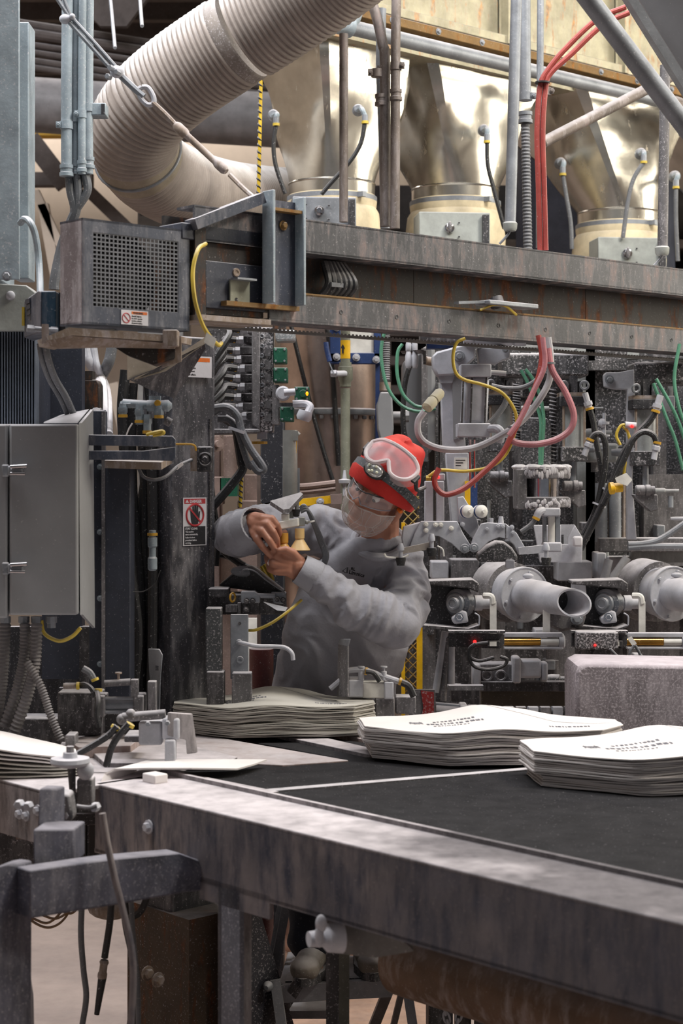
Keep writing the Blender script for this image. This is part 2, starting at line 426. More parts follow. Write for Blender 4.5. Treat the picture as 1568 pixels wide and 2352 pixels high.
# the bin above, its flange and the long pipe
A2 = P(985, 62, 6.70)
bn = thing('storage_bin', 'yellow stained steel storage bin with rusty bottom flange above the hoppers', 'bin', A2 + V * .8)
for i, (s0, s1) in enumerate(((-.36, .42), (.43, 1.18), (1.19, 3.6))):
    part(bn, 'wall_panel', obox(G(), A2 + V * s0 - U * .02 + ZV * .02, V * (s1 - s0), -U * .7, ZV * 2.0), m_binyel)
part(bn, 'top_angle', obox(G(), A2 - V * .62 + U * .03, V * 4.2, -U * .06, ZV * .035), m_binyel, bev=.003)
part(bn, 'flange', obox(G(), A2 - V * .62 + U * .05 - ZV * .045, V * 4.2, -U * .10, ZV * .035), m_flange, bev=.003)
part(bn, 'skirt', obox(G(), A2 - V * .52 - ZV * .12, V * 4.1, -U * .6, ZV * .1), m_binyel)
for k in range(16):
    part(bn, 'bolt', G().bolt(A2 + V * (-.5 + k * .25) + U * .05 - ZV * .028, U, .009), m_steel)
for s in (.42, 1.18):
    part(bn, 'rib', obox(G(), A2 + V * s + U * .0, V * .025, U * .04, ZV * 2.0), m_binyel)
A3 = P(985, 106, 6.45)
pp = thing('header_pipe', 'long grey pipe running below the rusty bin flange', 'pipe', A3)
part(pp, 'pipe', G().cyl(A3 - V * .50, A3 + V * 1.52, px(17, 6.5), n=18), m_steel)
part(pp, 'coupling', G().lathe(A3 - V * .58, V, [(0, .030), (.02, .038), (.05, .038), (.06, .034), (.14, .034), (.15, .04), (.17, .04)], 18), m_paleblue)
part(pp, 'elbow', G().tube([A3 - V * .44, A3 - V * .40 + ZV * .04, A3 - V * .38 + ZV * .14, A3 - V * .38 + ZV * .5], .036, 14), m_paleblue)
part(pp, 'rusty_stub', G().cyl(A3 - V * .56, A3 - V * .95, px(15, 6.1), n=16), m_rustpipe, label='rust covered pipe end')
part(pp, 'end_elbow', G().tube([A3 + V * 1.5, A3 + V * 1.56, A3 + V * 1.6 - ZV * .03, A3 + V * 1.62 - ZV * .12], .036, 14), m_rustpipe)
# access boxes in front of the outlets
for i, (x0, y0, x1, y1, Y, lab) in enumerate(((672, 452, 818, 512, 6.3, 'plain latch box in front of the first hopper outlet'), (962, 487, 1126, 556, 6.75, 'speckled latch box between dark end strips, second hopper'),
                                              (1372, 545, 1532, 616, 7.2, 'pale latch box below the orange stained hopper'))):
    t = thing('access_box', lab, 'box', P((x0 + x1) / 2, y1, Y), 'latch boxes on the beam')
    part(t, 'body', G().fbox(x0, y0, x1, y1 + 14, Y, .16, .10), m_steel if i == 0 else m_greengrey, bev=.004)
    for xx in ((x1 - 10,) if i == 0 else (x0 + 8, x1 - 10)):
        part(t, 'end_strip', G().fbox(xx - 7, y0 + 6, xx + 7, y1 + 12, Y - .012, .02, .10), m_black)
    cx, cy = ((x0 + x1) / 2 - 12, (y0 + y1) / 2 + 2)
    c = P(cx, cy, Y - .01)
    part(t, 'latch_plate', G().lathe(c, (0, -1, 0), [(0, px(12, Y)), (.006, px(11, Y)), (.008, px(7, Y)), (.014, px(6, Y))], 18), m_chrome)
    if i: part(t, 'wing_knob', G().ball(c - Vector((0, .02, 0)), px(7, Y), (.7, .8, 2.0)), m_dirty)
    for dx, dy in ((-30, -14), (22, -12), (-30, 18), (22, 20)):
        part(t, 'rivet', G().lathe(P(cx + dx, cy + dy, Y - .004), (0, -1, 0), [(0, .004), (.003, .003)], 8), m_black)
# ------------------------------------------------------------------ vibrator air lines on the hoppers
airl = [((638, 268), [(634, 285), (628, 330), (633, 380), (655, 445)], 6.35, 'black air line dropping from the flank of the first hopper'),
        ((832, 256), [(838, 280), (828, 330), (800, 375), (760, 420), (738, 446)], 6.2, 'black air line curving across the face of the first hopper'),
        ((1120, 302), [(1118, 325), (1120, 380), (1135, 440), (1158, 525)], 6.8, 'black air line hanging beside the second hopper outlet'),
        ((1296, 378), [(1292, 400), (1300, 450), (1310, 510), (1313, 572)], 7.32, 'dusty air line beside the dark flank of the third hopper'),
        ((1480, 356), [(1478, 372), (1455, 410), (1442, 460), (1430, 545)], 7.2, 'pale air line bending over the third hopper'),
        ((1558, 408), [(1552, 430), (1552, 500), (1556, 600)], 7.4, 'thin dusty air line at the cut off hopper')]
for (bx, by), pts, Y, lab in airl:
    t = thing('air_line', lab, 'hose', P(bx, by, Y), 'air lines on the hoppers')
    part(t, 'hose', G().tube([P(x, y, Y - .02) for x, y in pts], px(5, Y), 8), m_rubber if 'black' in lab else m_rubbergrey)
    part(t, 'elbow', G().tube([P(bx - 10, by - 2, Y + .10), P(bx - 2, by - 6, Y - .01), P(pts[0][0], pts[0][1] - 14, Y - .02)], px(6, Y), 8), m_paleblue)
    part(t, 'ferrule', G().cyl(P(pts[0][0], pts[0][1] - 16, Y - .02), P(pts[0][0], pts[0][1], Y - .02), px(7, Y), n=10), m_steel)
    part(t, 'clamp_ring', G().lathe(P(pts[0][0], pts[0][1] - 2, Y - .02), -ZV, [(0, px(8, Y)), (.010, px(8, Y))], 12), m_yellow)
    part(t, 'boss', G().lathe(P(bx - 10, by - 2, Y + .12), (0, -1, 0), [(0, px(14, Y)), (.02, px(13, Y)), (.03, px(9, Y))], 16), m_steel)
# ------------------------------------------------------------------ ribbed hose
path = [P(930, -190, 5.35), P(780, -70, 5.5), P(640, 28, 5.6), P(520, 106, 5.68), P(410, 182, 5.76), P(334, 252, 5.84), P(306, 318, 5.95), P(340, 385, 6.12),
        P(420, 432, 6.4), P(520, 458, 6.75), P(630, 468, 7.15), P(760, 472, 7.55)]
pts = catmull(path, 26)
def arclen(pts):
    s = [0]
    for a, b in zip(pts, pts[1:]): s.append(s[-1] + (b - a).length)
    return s
sl = arclen(pts); Ltot = sl[-1]
def at_s(q):
    for i in range(1, len(sl)):
        if sl[i] >= q:
            f = (q - sl[i - 1]) / max(1e-9, sl[i] - sl[i - 1]); return pts[i - 1].lerp(pts[i], f)
    return pts[-1]
hs = thing('ribbed_hose', 'big beige ribbed flexible duct hose sweeping down in an elbow', 'hose', at_s(Ltot * .6))
def hose_section(s0, s1, r, pitch=.019):
    g = G(); rings = []; x = None
    n = int((s1 - s0) / pitch)
    for k in range(n):
        for q, rr in ((0, .0), (.35, .0072), (.62, .0072)):
            sv = s0 + (k + q) * pitch
            p = at_s(sv); d = (at_s(min(sv + .01, Ltot)) - at_s(max(sv - .01, 0))).normalized()
            if x is None: x = d.cross(ZV)
            x = (x - d * x.dot(d)).normalized(); y = d.cross(x)
            rings.append(g.ring_pts(p, x, y, r + rr, 36))
    return g.skin(rings, caps=False)
# elbow joint position: nearest point on the path to pixel (312,350)
sj = min((abs(sl[i] - 0) * 0 + (pts[i] - P(320, 352, 6.02)).length, sl[i]) for i in range(len(pts)))[1]
sb = min(((pts[i] - P(545, 88, 5.67)).length, sl[i]) for i in range(len(pts)))[1]
part(hs, 'ribbed_section', hose_section(0.02, sb - .02, .152), m_hose, ang=1.2)
part(hs, 'ribbed_section', hose_section(sb + .02, sj - .03, .152), m_hose, ang=1.2)
part(hs, 'ribbed_section', hose_section(sj + .04, Ltot - .02, .146), m_hose, ang=1.2)
def cuff(q0, q1, r, m, nm):
    g = G(); rings = []; x = None
    for k in range(7):
        sv = q0 + (q1 - q0) * k / 6
        p = at_s(sv); d = (at_s(sv + .01) - at_s(sv - .01)).normalized()
        if x is None: x = d.cross(ZV)
        x = (x - d * x.dot(d)).normalized(); y = d.cross(x)
        rings.append(g.ring_pts(p, x, y, r + (.004 if 0 < k < 6 else 0), 36))
    part(hs, nm, g.skin(rings, caps=True), m)
cuff(sb - .026, sb + .026, .151, mat('scuffed hose tape', (136, 128, 122), .8, dust=.8, speck=.3, var=.4), 'torn_joint')
cuff(sj - .045, sj + .05, .151, mat('tape grey', (150, 140, 124), .7, dust=.7, speck=.1), 'joint_cuff')
p = at_s(sj); d = (at_s(sj + .02) - at_s(sj - .02)).normalized()
part(hs, 'hose_clamp', G().torus(p, d, .157, .006, 40, 8), m_steel)
# ------------------------------------------------------------------ wire rope sling with turnbuckle
sg = thing('wire_rope_sling', 'steel wire rope with clamps and turnbuckle tied to the beam end', 'cable', P(585, 455, 4.55))
Yr = 4.75
part(sg, 'rope', G().tube([P(120, -20, Yr), P(150, 25, Yr), P(164, 46, Yr)], px(5, Yr), 8), m_steel)
part(sg, 'rope', G().tube([P(140, -20, Yr), P(155, 20, Yr), P(166, 46, Yr)], px(4, Yr), 8), m_steel)
for dx in (-4, 4):
    part(sg, 'rope', G().tube([P(160 + dx, 44 - dx, Yr), P(215 + dx, 105 - dx, Yr), P(268 + dx, 165 - dx, Yr)], px(5, Yr), 8), m_steel)
part(sg, 'rope', G().tube([P(268, 165, Yr), P(305, 200, Yr), P(330, 222, Yr)], px(8, Yr), 8), m_steel)
part(sg, 'shackle', G().ball(P(150, 44, Yr), px(13, Yr), (1.1, .8, .9)).ball(P(166, 38, Yr - .01), px(7, Yr)), m_whiteish)
part(sg, 'rope_clamp', G().ball(P(268, 165, Yr - .01), px(16, Yr), (1, .9, .9)), m_whiteish)
for q in ((258, 158), (252, 178), (272, 168)):
    part(sg, 'clamp_bolt', G().hexnut(P(*q, Yr - .025), (-.3, -1, 0), px(7, Yr), .02), m_steel)
eye = [(326, 200), (340, 202), (352, 222), (352, 238), (338, 240), (324, 226), (318, 208)]
part(sg, 'eye_loop', G().tube([P(x, y, Yr) for x, y in eye + eye[:1]], px(6, Yr), 8), m_whiteish)
part(sg, 'hook_rod', G().tube([P(350, 236, Yr), P(378, 262, Yr), P(405, 290, Yr)], px(7, Yr), 8), m_rustplate)
part(sg, 'turnbuckle_body', G().lathe(P(402, 286, Yr), P(532, 406, Yr - .06) - P(402, 286, Yr), [(0, px(8, Yr)), (.01, px(12, Yr)), (.04, px(12, Yr)), (.05, px(8, Yr)), (.165, px(8, Yr)), (.175, px(11, Yr)), (.2, px(11, Yr)), (.21, px(7, Yr))], 12), m_rustplate)
part(sg, 'end_rod', G().tube([P(528, 402, Yr - .06), P(560, 434, Yr - .1), P(590, 460, Yr - .14)], px(6, Yr), 8), m_rustplate)
# ------------------------------------------------------------------ striped rope
rp = thing('striped_rope', 'yellow and black twisted rope hanging behind the hose', 'rope', P(595, 440, 6.2))
part(rp, 'yellow_strand', G().tube([P(600, 60, 6.15), P(598, 250, 6.15), P(593, 455, 6.15)], px(4, 6.15), 8), m_ropeyel)
g = G(); k = 0
pa, pb = P(600, 60, 6.15), P(593, 455, 6.15)
spir = [pa.lerp(pb, i / 200) + Vector((math.cos(i * .8), math.sin(i * .8), 0)) * px(3.2, 6.15) for i in range(201)]
part(rp, 'black_strand', g.tube(spir, px(2.4, 6.15), 6, 1), m_rubber)
for i, (a, b) in enumerate((((252, -20), (264, 110)), ((320, -20), (326, 60)))):
    solo('hanger_rod', 'thin dusty hanger rod above the hose, %s' % ('longer one' if i == 0 else 'shorter one'), 'rod', G().cyl(P(*a, 6.2), P(*b, 6.0), px(4.5, 6), n=8), m_steel)
# ------------------------------------------------------------------ conduits
def clamp(parent, x, y, Y, r, side=1, m=None):
    g = G(); c = P(x, y, Y)
    g.lathe(c + ZV * px(9, Y), -ZV, [(0, r * 1.18), (px(18, Y), r * 1.18)], 16)
    part(parent, 'clamp', g, m or m_paleblue)
    g = G().box(c + Vector((-r * 1.3 * side, -r * .6, 0)), (r * .9, r * .7, px(14, Y)))
    part(parent, 'clamp_ear', g, m or m_paleblue)
    part(parent, 'clamp_bolt', G().bolt(c + Vector((-r * 1.3 * side, -r * .95, 0)), (0, -1, 0), px(4, Y)), m or m_steel)
def conduit(label, pts, r, Y, m, couplings=(), clamps=(), group=None, cm=None, n=14, flex=None):
    t = thing('conduit', label, 'pipe', P(pts[-1][0], pts[-1][1], Y), group)
    part(t, 'tube', G().tube([P(q[0], q[1], q[2] if len(q) > 2 else Y) for q in pts], px(r, Y), n, 1 if len(pts) == 2 else 6), m)
    for (x, y) in couplings:
        c = P(x, y, Y); R = px(r, Y)
        part(t, 'coupling', G().lathe(c + ZV * px(13, Y), -ZV, [(0, R * 1.05), (0, R * 1.25), (px(8, Y), R * 1.25), (px(9, Y), R * 1.12), (px(17, Y), R * 1.12), (px(18, Y), R * 1.3), (px(26, Y), R * 1.3)], n), cm or m)
    for (x, y, sd) in clamps: clamp(t, x, y, Y, px(r, Y), sd, cm or m)
    return t
grp = 'pale conduits in the strapped bundle'
for i, (x, r, cy, ky) in enumerate(((153, 13, 288, 392), (172, 9, 272, 388), (188, 9, 262, 382), (202, 12, 248, 374))):
    lab = ['pale blue conduit nearest the blue column, in the strapped bundle', 'thin pale conduit, second in the strapped bundle', 'thin pale conduit, third in the strapped bundle', 'pale conduit on the hose side of the strapped bundle'][i]
    conduit(lab, [(x + 2, -20), (x, 200), (x, 400)], r, 4.95 + .02 * (i % 2), m_paleblue, [(x, ky)], [(x, cy, 1)], grp)
for i, (x, ex) in enumerate(((158, 176), (176, 180), (196, 176))):
    solo('flexible_conduit', ['dusty flexible conduit bending down behind the guard, thick', 'dusty flexible conduit bending down behind the guard, middle', 'dusty flexible conduit bending down behind the guard, hose side'][i], 'conduit',
         G().tube([P(x, 400, 4.97), P(x + 4, 440, 4.97), P(ex - 6, 490, 4.98), P(ex - 34, 560, 5.0), P(ex - 52, 640, 5.0), P(ex - 54, 665, 5.0)], px(10, 5), 10), m_rubbergrey, 'flexible conduits behind the guard')
sc = thing('strut_channel', 'dusty strut channel stub behind the pale conduit clamps', 'bracket', P(225, 255, 4.98))
part(sc, 'channel', G().fbox(200, 236, 243, 264, 4.96, .06), m_paleblue, bev=.003)
part(sc, 'slot', G().fbox(232, 238, 240, 262, 4.955, .01), m_black)
grp2 = 'vertical conduits above the beam'
conduit('rust flecked single conduit before the first hopper', [(789, 78), (789, 510)], 10, 5.7, m_rustpipe, (), (), grp2)
conduit('blue grey conduit in the rusty clamped trio', [(838, -30), (862, 30), (878, 100), (884, 160), (884, 520)], 12, 5.75, m_rustpipe, [(876, 230)], [(866, 168, 1)], grp2, m_rustpipe)
conduit('pale conduit with elbow in the rusty clamped trio', [(876, 20), (874, 160), (880, 320), (884, 525)], 11, 5.8, m_steel, (), [(885, 160, 1)], grp2, m_rustpipe)
conduit('rust brown conduit in the clamped trio', [(910, -20), (908, 150), (907, 525)], 11, 5.72, m_rustpipe, [(909, 218)], [(909, 152, -1)], grp2, m_rustpipe)
part(bpy.data.objects['conduit'], 'strut_stub', G().fbox(208, 236, 214, 250, 4.99, .02), m_paleblue)
conduit('square edged grey conduit beside the flexible one', [(1186, -20), (1171, 522)], 13, 5.6, m_steel, (), (), grp2)
conduit('conduit with a ribbed flexible lower end beside the red hoses', [(1205, -20), (1206, 215)], 13, 5.75, m_steel, [(1206, 270)], [(1207, 222, -1)], grp2)
ft = thing('flexible_conduit', 'ribbed grey flexible conduit dropping behind the beam beside the red hoses', 'conduit', P(1210, 560, 5.75))
g = G(); rings = []
for k in range(74):
    q = P(1206, 285, 5.75).lerp(P(1212, 580, 5.75), k / 73)
    rings.append(g.ring_pts(q, Vector((1, 0, 0)), Vector((0, 1, 0)), px(11 if k % 2 else 9.5, 5.75), 14))
part(ft, 'ribbed_tube', g.skin(rings), m_rubbergrey)
conduit('slim pale conduit behind the red hoses', [(1241, -20), (1239, 330), (1238, 570)], 8, 5.9, m_steel, (), [(1256, 210, -1)], grp2, m_rustpipe)
conduit('dark speckled conduit at the cut off hopper', [(1527, 150), (1521, 578)], 12, 5.7, m_dirty, (), (), grp2)
for x, y, Y, lab in ((1171, 516, 5.6, 'first conduit'), (1520, 572, 5.7, 'dark speckled conduit')):
    t = thing('cable_bushing', 'ribbed grey end bushing with cable under the %s' % lab, 'fitting', P(x, y + 20, Y))
    part(t, 'bushing', G().lathe(P(x, y - 6, Y), -ZV, [(0, px(14, Y)), (.005, px(17, Y)), (.022, px(16, Y)), (.03, px(13, Y))], 16), m_greengrey)
    part(t, 'cable', G().tube([P(x, y + 12, Y), P(x - 6, y + 24, Y), P(x - 24, y + 44, Y)], px(3, Y), 6), m_steel)
for i, dx in enumerate((0, 13)):
    solo('red_hose', 'long red air hose arching down to the beam, %s of the pair' % ('outer' if i == 0 else 'inner'), 'hose',
         G().tube([P(1436 + dx * .6, 16 + dx, 5.35), P(1370 + dx, 45 + dx, 5.35), P(1300 + dx, 110 + dx, 5.35), P(1258 + dx * .6, 160 + dx * .5, 5.35), P(1240 + dx, 200, 5.35), P(1233 + dx, 300, 5.35), P(1236 + dx, 420, 5.36), P(1240 + dx, 575, 5.38)], px(6.5, 5.35), 10), m_red, 'red air hoses')
solo('cable_tie', 'thin black tie around both red hoses', 'tie', G().lathe(P(1245, 188, 5.35), -ZV, [(0, px(17, 5.35)), (.005, px(17, 5.35))], 14), m_rubber)
solo('slanting_pipe', 'rusty dusty pipe slanting across the third hopper', 'pipe', G().cyl(P(1245, 328, 5.9), P(1560, 166, 6.3), px(13, 6), n=14), m_rustpipe)
solo('strut_bar', 'thick pale grey strut slanting in front of the bin', 'strut', G().cyl(P(1322, -40, 4.6), P(1620, 352, 4.75), px(23, 4.6), n=18), m_steel)
dp = thing('chute_panel', 'plain grey sheet chute with edge rail, top corner by the strut', 'chute', P(1520, 150, 4.9))
part(dp, 'sheet', G().prism([P(1450, -30, 4.95), P(1700, -30, 4.95), P(1700, 420, 5.1), P(1600, 215, 5.1)], (0, .02, 0)), m_cabinet)
part(dp, 'edge_rail', G().bar(P(1428, -30, 4.9), P(1640, 310, 5.05), px(20, 4.95), .05, Vector((0, 1, 0))), m_steel)
# ------------------------------------------------------------------ overhead beams
B0 = P(670, 500, 4.60)
def zof(y): return CZ - (y - HY) / F * 4.6
zt, zb = zof(500), zof(577)
lt, lb = zof(672), zof(737)
def S(s, z, back=0): return Vector((B0.x, B0.y, z)) + V * s - U * back
bm_ = thing('channel_beam', 'long rust streaked upper channel beam dusted white on top', 'beam', S(.9, zb))
part(bm_, 'web', obox(G(), S(-.33, zb), V * 4.0, -U * .008, ZV * (zt - zb)), m_rustbeam, bev=.002)
part(bm_, 'top_flange', obox(G(), S(-.33, zt - .006), V * 4.0, -U * .075, ZV * .007), m_rustbeam)
part(bm_, 'bottom_flange', obox(G(), S(-.33, zb), V * 4.0, -U * .085, ZV * .007), m_rustbeam)
bw = thing('beam_web_plate', 'dark rusted plates set back between the two beams', 'plate', S(.9, lt))
for s0, s1 in ((-.36, .55), (.552, 1.34), (1.342, 3.66)):
    part(bw, 'plate', obox(G(), S(s0, lt - .03, .088), V * (s1 - s0), -U * .012, ZV * (zb - lt + .1)), m_rustdark)
lo = thing('angle_beam', 'lower blue grey angle beam with a row of bolt holes', 'beam', S(.9, lb))
part(lo, 'web', obox(G(), S(-.08, lb), V * 3.75, -U * .008, ZV * (lt - lb)), m_rustbeam, bev=.002)
part(lo, 'top_flange', obox(G(), S(-.08, lt - .006), V * 3.75, -U * .09, ZV * .008), m_flange)
part(lo, 'bottom_flange', obox(G(), S(-.08, lb - .004), V * 3.75, -U * .11, ZV * .007), m_rustbeam)
for k in range(9):
    s = .18 + k * .215
    part(lo, 'bolt_hole', G().lathe(S(s, lb + .035) - U * .004, U, [(0, .0065), (.0052, .0065), (.0052, .005), (.0046, .004)], 12), m_black)
for k in range(24):
    pass
# end bracket
eb = thing('end_bracket', 'upright blue grey channel bracket with drip marks at the beam end', 'bracket', S(-.05, lb + .03))
zt2, zb2 = zof(458), zof(705)
part(eb, 'web', obox(G(), S(-.105, zb2, -.02), V * .105, -U * .008, ZV * (zt2 - zb2 - .012)), m_bluegrey)
part(eb, 'flange', obox(G(), S(-.113, zb2, -.055), V * .009, -U * .045, ZV * (zt2 - zb2 + .008)), m_paleblue, bev=.002)
part(eb, 'flange', obox(G(), S(-.006, zb2, -.055), V * .009, -U * .045, ZV * (zt2 - zb2)), m_paleblue, bev=.002)
part(eb, 'top_rim', obox(G(), S(-.104, zt2 - .045, -.05), V * .1, -U * .03, ZV * .008), m_flange)
part(eb, 'base_plate', obox(G(), S(-.24, zb2 - .012, -.02), V * .25, -U * .10, ZV * .012), m_flange)
part(eb, 'bolt', G().bolt(S(-.05, zof(524), -.022), U, .009), m_flange)
gp = S(-.10, zt2, -.02)
part(eb, 'gusset_arm', G().bar(S(-.12, zt2 - .012, -.01), S(-.34, zof(545), .0), .045, .028), m_bluegrey)
part(eb, 'bolt', G().bolt(S(-.34, zof(560), 0.02) , ZV, .010), m_whiteish)
# gear housing behind the bracket
gh = thing('drive_housing', 'rusty blue drive housing between the mesh guard and the bracket', 'housing', S(-.25, lb))
part(gh, 'top_rail', obox(G(), S(-.37, zof(577), .0), V * .27, -U * .10, ZV * (zof(541) - zof(577))), m_navy, bev=.003)
part(gh, 'body', obox(G(), S(-.37, zof(735), .012), V * .28, -U * .12, ZV * (zof(577) - zof(735))), m_rustdark)
part(gh, 'front_plate', obox(G(), S(-.29, zof(722), .004), V * .20, -U * .01, ZV * (zof(618) - zof(722))), m_navy, bev=.002)
part(gh, 'plug', G().lathe(S(-.19, zof(638), .004), U, [(0, .012), (.004, .011), (.004, .006), (.002, .005)], 14), m_rustplate)
part(gh, 'end_plate', obox(G(), S(-.33, zof(740), -.003), V * .035, -U * .09, ZV * (zof(548) - zof(740))), m_rustdark)
part(gh, 'foot_plate', obox(G(), S(-.33, zof(752), -.02), V * .24, -U * .14, ZV * .014), m_rustplate)
cl = thing('galvanised_clip', 'small yellowish galvanised angle clip beside the bracket', 'bracket', S(-.15, zof(715), -.01))
part(cl, 'face', obox(G(), S(-.215, zof(712), -.004), V * .065, -U * .006, ZV * (zof(655) - zof(712))), mat('zinc plate', (150, 152, 138), .45, .4, dust=.3, speck=.06, rust=.1, rustcol=(150, 130, 50)))
part(cl, 'lip', obox(G(), S(-.215, zof(657), -.004), V * .065, U * .03, ZV * .005), m_steel)
part(cl, 'hole', G().lathe(S(-.195, zof(700), -.0035), U, [(0, .006), (.0006, .006)], 12), m_black)
# things poking through the beams
cb = thing('cable_bundle', 'crumpled black cable bundle through the web opening', 'cables', S(.22, lt + .02))
for k in range(6):
    part(cb, 'cable', G().tube([S(.15 + k * .018, lt + .0, .06), S(.17 + k * .016, lt + .04, .04 - .004 * k), S(.18 + k * .014, zb - .01, .07)], .011, 8), m_rubber)
part(cb, 'wrap', obox(G(), S(.165, lt + .03, .022), V * .1, -U * .03, ZV * .012), m_rubbergrey)
sb_ = thing('sensor_bracket', 'bent grey sensor arm with yellow cable between the beams', 'bracket', S(.75, lt))
part(sb_, 'arm', G().bar(S(.62, lt + .012, -.02), S(.72, zof(655), -.03), .022, .008), m_steel)
part(sb_, 'head', obox(G(), S(.72, zof(662), -.06), V * .22, -U * .06, ZV * .014), m_steel, bev=.003)
part(sb_, 'lens_tube', G().cyl(S(.80, zof(660), -.02), S(.80, zof(640), -.01), .022), m_black)
part(sb_, 'yellow_cable', G().tube([S(.71, lt - .004, -.03), S(.75, lt + .012, -.045), S(.80, lt + .012, -.05), S(.86, lt - .01, -.04)], .004, 6), m_yellow)
# toothed belt under the beam
g = G()
TB0, TB1 = P(470, 752, 4.62), P(1640, 836, 6.0)
d = (TB1 - TB0); Lb = d.length; d.normalize()
obox(g, TB0, d * Lb, Vector((0, .02, 0)), ZV * px(6, 4.8))
n = int(Lb / .014)
for k in range(n):
    obox(g, TB0 + d * (k * .014) + ZV * px(6, 4.8), d * .008, Vector((0, .02, 0)), ZV * .0035)
solo('toothed_belt', 'thin grey toothed drive belt stretched below the lower beam', 'belt', g, mat('grey belt', (112, 110, 108), .7, dust=.3, speck=.05))
# ------------------------------------------------------------------ mesh guard
gd = thing('mesh_guard', 'blue grey drive guard box with square mesh window', 'guard', S(-.55, zof(750)))
GA = P(190, 500, 4.15); gz = GA.z; gzb = P(190, 744, 4.15).z
gl = .325; dd = .10
def GP(s, z, b=0): return Vector((GA.x, GA.y, z)) + V * s - U * b
th = .006
ix0, ix1, iz0, iz1 = .030, gl - .035, gzb + .045, gz - .032
for a, b_, c, e in ((0, gl, iz1, gz), (0, gl, gzb, iz0), (0, ix0, iz0, iz1), (ix1, gl, iz0, iz1)):
    part(gd, 'frame_rail', obox(G(), GP(a, c), V * (b_ - a), -U * th, ZV * (e - c)), m_bluegrey)
part(gd, 'side_plate', obox(G(), GP(0, gzb), V * th, -U * dd, ZV * (gz - gzb)), mat('dust streaked guard side', (122, 112, 114), .7, dust=.6, speck=.2, streak=.5), bev=.002)
part(gd, 'top_plate', obox(G(), GP(0, gz - th), V * gl, -U * dd, ZV * th), m_bluegrey)
part(gd, 'bottom_plate', obox(G(), GP(0, gzb), V * gl, -U * dd, ZV * th), m_bluegrey)
part(gd, 'end_plate', obox(G(), GP(gl - th, gzb), V * th, -U * dd, ZV * (gz - gzb)), m_bluegrey)
g = G(); nx, nz = 21, 17
for i in range(nx + 1):
    s = ix0 + (ix1 - ix0) * i / nx
    obox(g, GP(s - .0024, iz0, .001), V * .0038, -U * .002, ZV * (iz1 - iz0))
for k in range(nz + 1):
    z = iz0 + (iz1 - iz0) * k / nz
    obox(g, GP(ix0, z - .0024, .0012), V * (ix1 - ix0), -U * .002, ZV * .0038)
part(gd, 'mesh_screen', g, mat('dull mesh wire', (92, 94, 100), .6, dust=.5, speck=.06))
part(gd, 'back_plate', obox(G(), GP(.01, gzb + .01, dd), V * .225, -U * .004, ZV * (gz - gzb - .02)), m_black)
pl = thing('drive_pulley', 'dark drive pulley inside the mesh guard', 'pulley', GP(.16, gzb + .03, .07))
pc = GP(.18, (gz + gzb) / 2 + .005, .09)
part(pl, 'rim', G().lathe(pc, -U, [(0, .105), (.005, .11), (.012, .11), (.015, .1), (.035, .1), (.04, .11), (.05, .11)], 40), m_black)
part(pl, 'hub', G().lathe(pc + U * .005, U, [(0, .03), (.02, .028)], 20), m_dirtydark)
# guard label
def sign_basis(o, xdir, zdir=ZV):
    xdir = Vector(xdir).normalized(); zdir = Vector(zdir); y = zdir.cross(xdir)
    M = Matrix.Identity(4)
    M.col[0][:3] = xdir; M.col[1][:3] = zdir; M.col[2][:3] = xdir.cross(zdir); M.col[3][:3] = o
    return M
def warn_sign(name, label, M, w, h, small=False):
    """orange and white warning label, prohibition ring at one side, lettering at the other"""
    t = thing(name, label, 'sign', M @ Vector((0, 0, 0)))
    def quad(x0, y0, x1, y1, z):
        g = G(); g.hexa([M @ Vector(q) for q in ((x0, y0, 0), (x1, y0, 0), (x1, y1, 0), (x0, y1, 0), (x0, y0, z), (x1, y0, z), (x1, y1, z), (x0, y1, z))]); return g
    part(t, 'plate', quad(0, 0, w, h, .0012), m_sign)
    fx = .36 * w
    part(t, 'header', quad(fx + .02 * w, h * .74, w * .96, h * .93, .0016), m_signorange)
    part(t, 'header_text', text_mesh('WARNING', h * .17, M @ Matrix.Translation((fx + .08 * w, h * .77, .0018)), .0002), m_signblack)
    for k, (s, sz) in enumerate((('Avoid injury.', .17), ('Do NOT operate', .125), ('machine without', .125), ('all guards in place.', .125))):
        part(t, 'text_line', text_mesh(s, h * sz, M @ Matrix.Translation((fx + .02 * w, h * (.55 - k * .155), .0015)), .00015), m_signblack)
    c = M @ Vector((fx * .52, h * .45, .0014)); R = min(fx, h) * .40
    nrm = (M.to_3x3() @ Vector((0, 0, 1)))
    part(t, 'prohibition_ring', G().torus(c, nrm, R, R * .11, 28, 6), m_signred)
    a = M @ Vector((fx * .52 - R * .7, h * .45 + R * .7, .0015)); b = M @ Vector((fx * .52 + R * .7, h * .45 - R * .7, .0015))
    part(t, 'prohibition_bar', G().bar(a, b, R * .18, .0012, nrm), m_signred)
    if not small:
        part(t, 'pictogram', quad(fx * .3, h * .36, fx * .72, h * .5, .0016), m_signblack)
    return t
gs = P(270, 706, 4.3)
warn_sign('warning_label', 'small orange and white warning label under the mesh window', sign_basis(GP(.112, gzb + .006) + U * .0006, V), .082, .036, True)
# yellow cable with tag
yc = thing('yellow_cable', 'yellow cable looping down beside the mesh guard with white tag', 'cable', P(490, 790, 4.5))
part(yc, 'cable', G().tube([P(472, 560, 4.36), P(455, 573, 4.27), P(443, 620, 4.25), P(446, 680, 4.25), P(459, 730, 4.28), P(476, 765, 4.32), P(500, 792, 4.40), P(508, 788, 4.45)], px(5, 4.3), 8), m_yellow)
part(yc, 'white_tag', G().prism([P(474, 763, 4.30), P(497, 778, 4.30), P(490, 800, 4.30), P(468, 786, 4.30)], (0, .002, 0)), m_whitep)
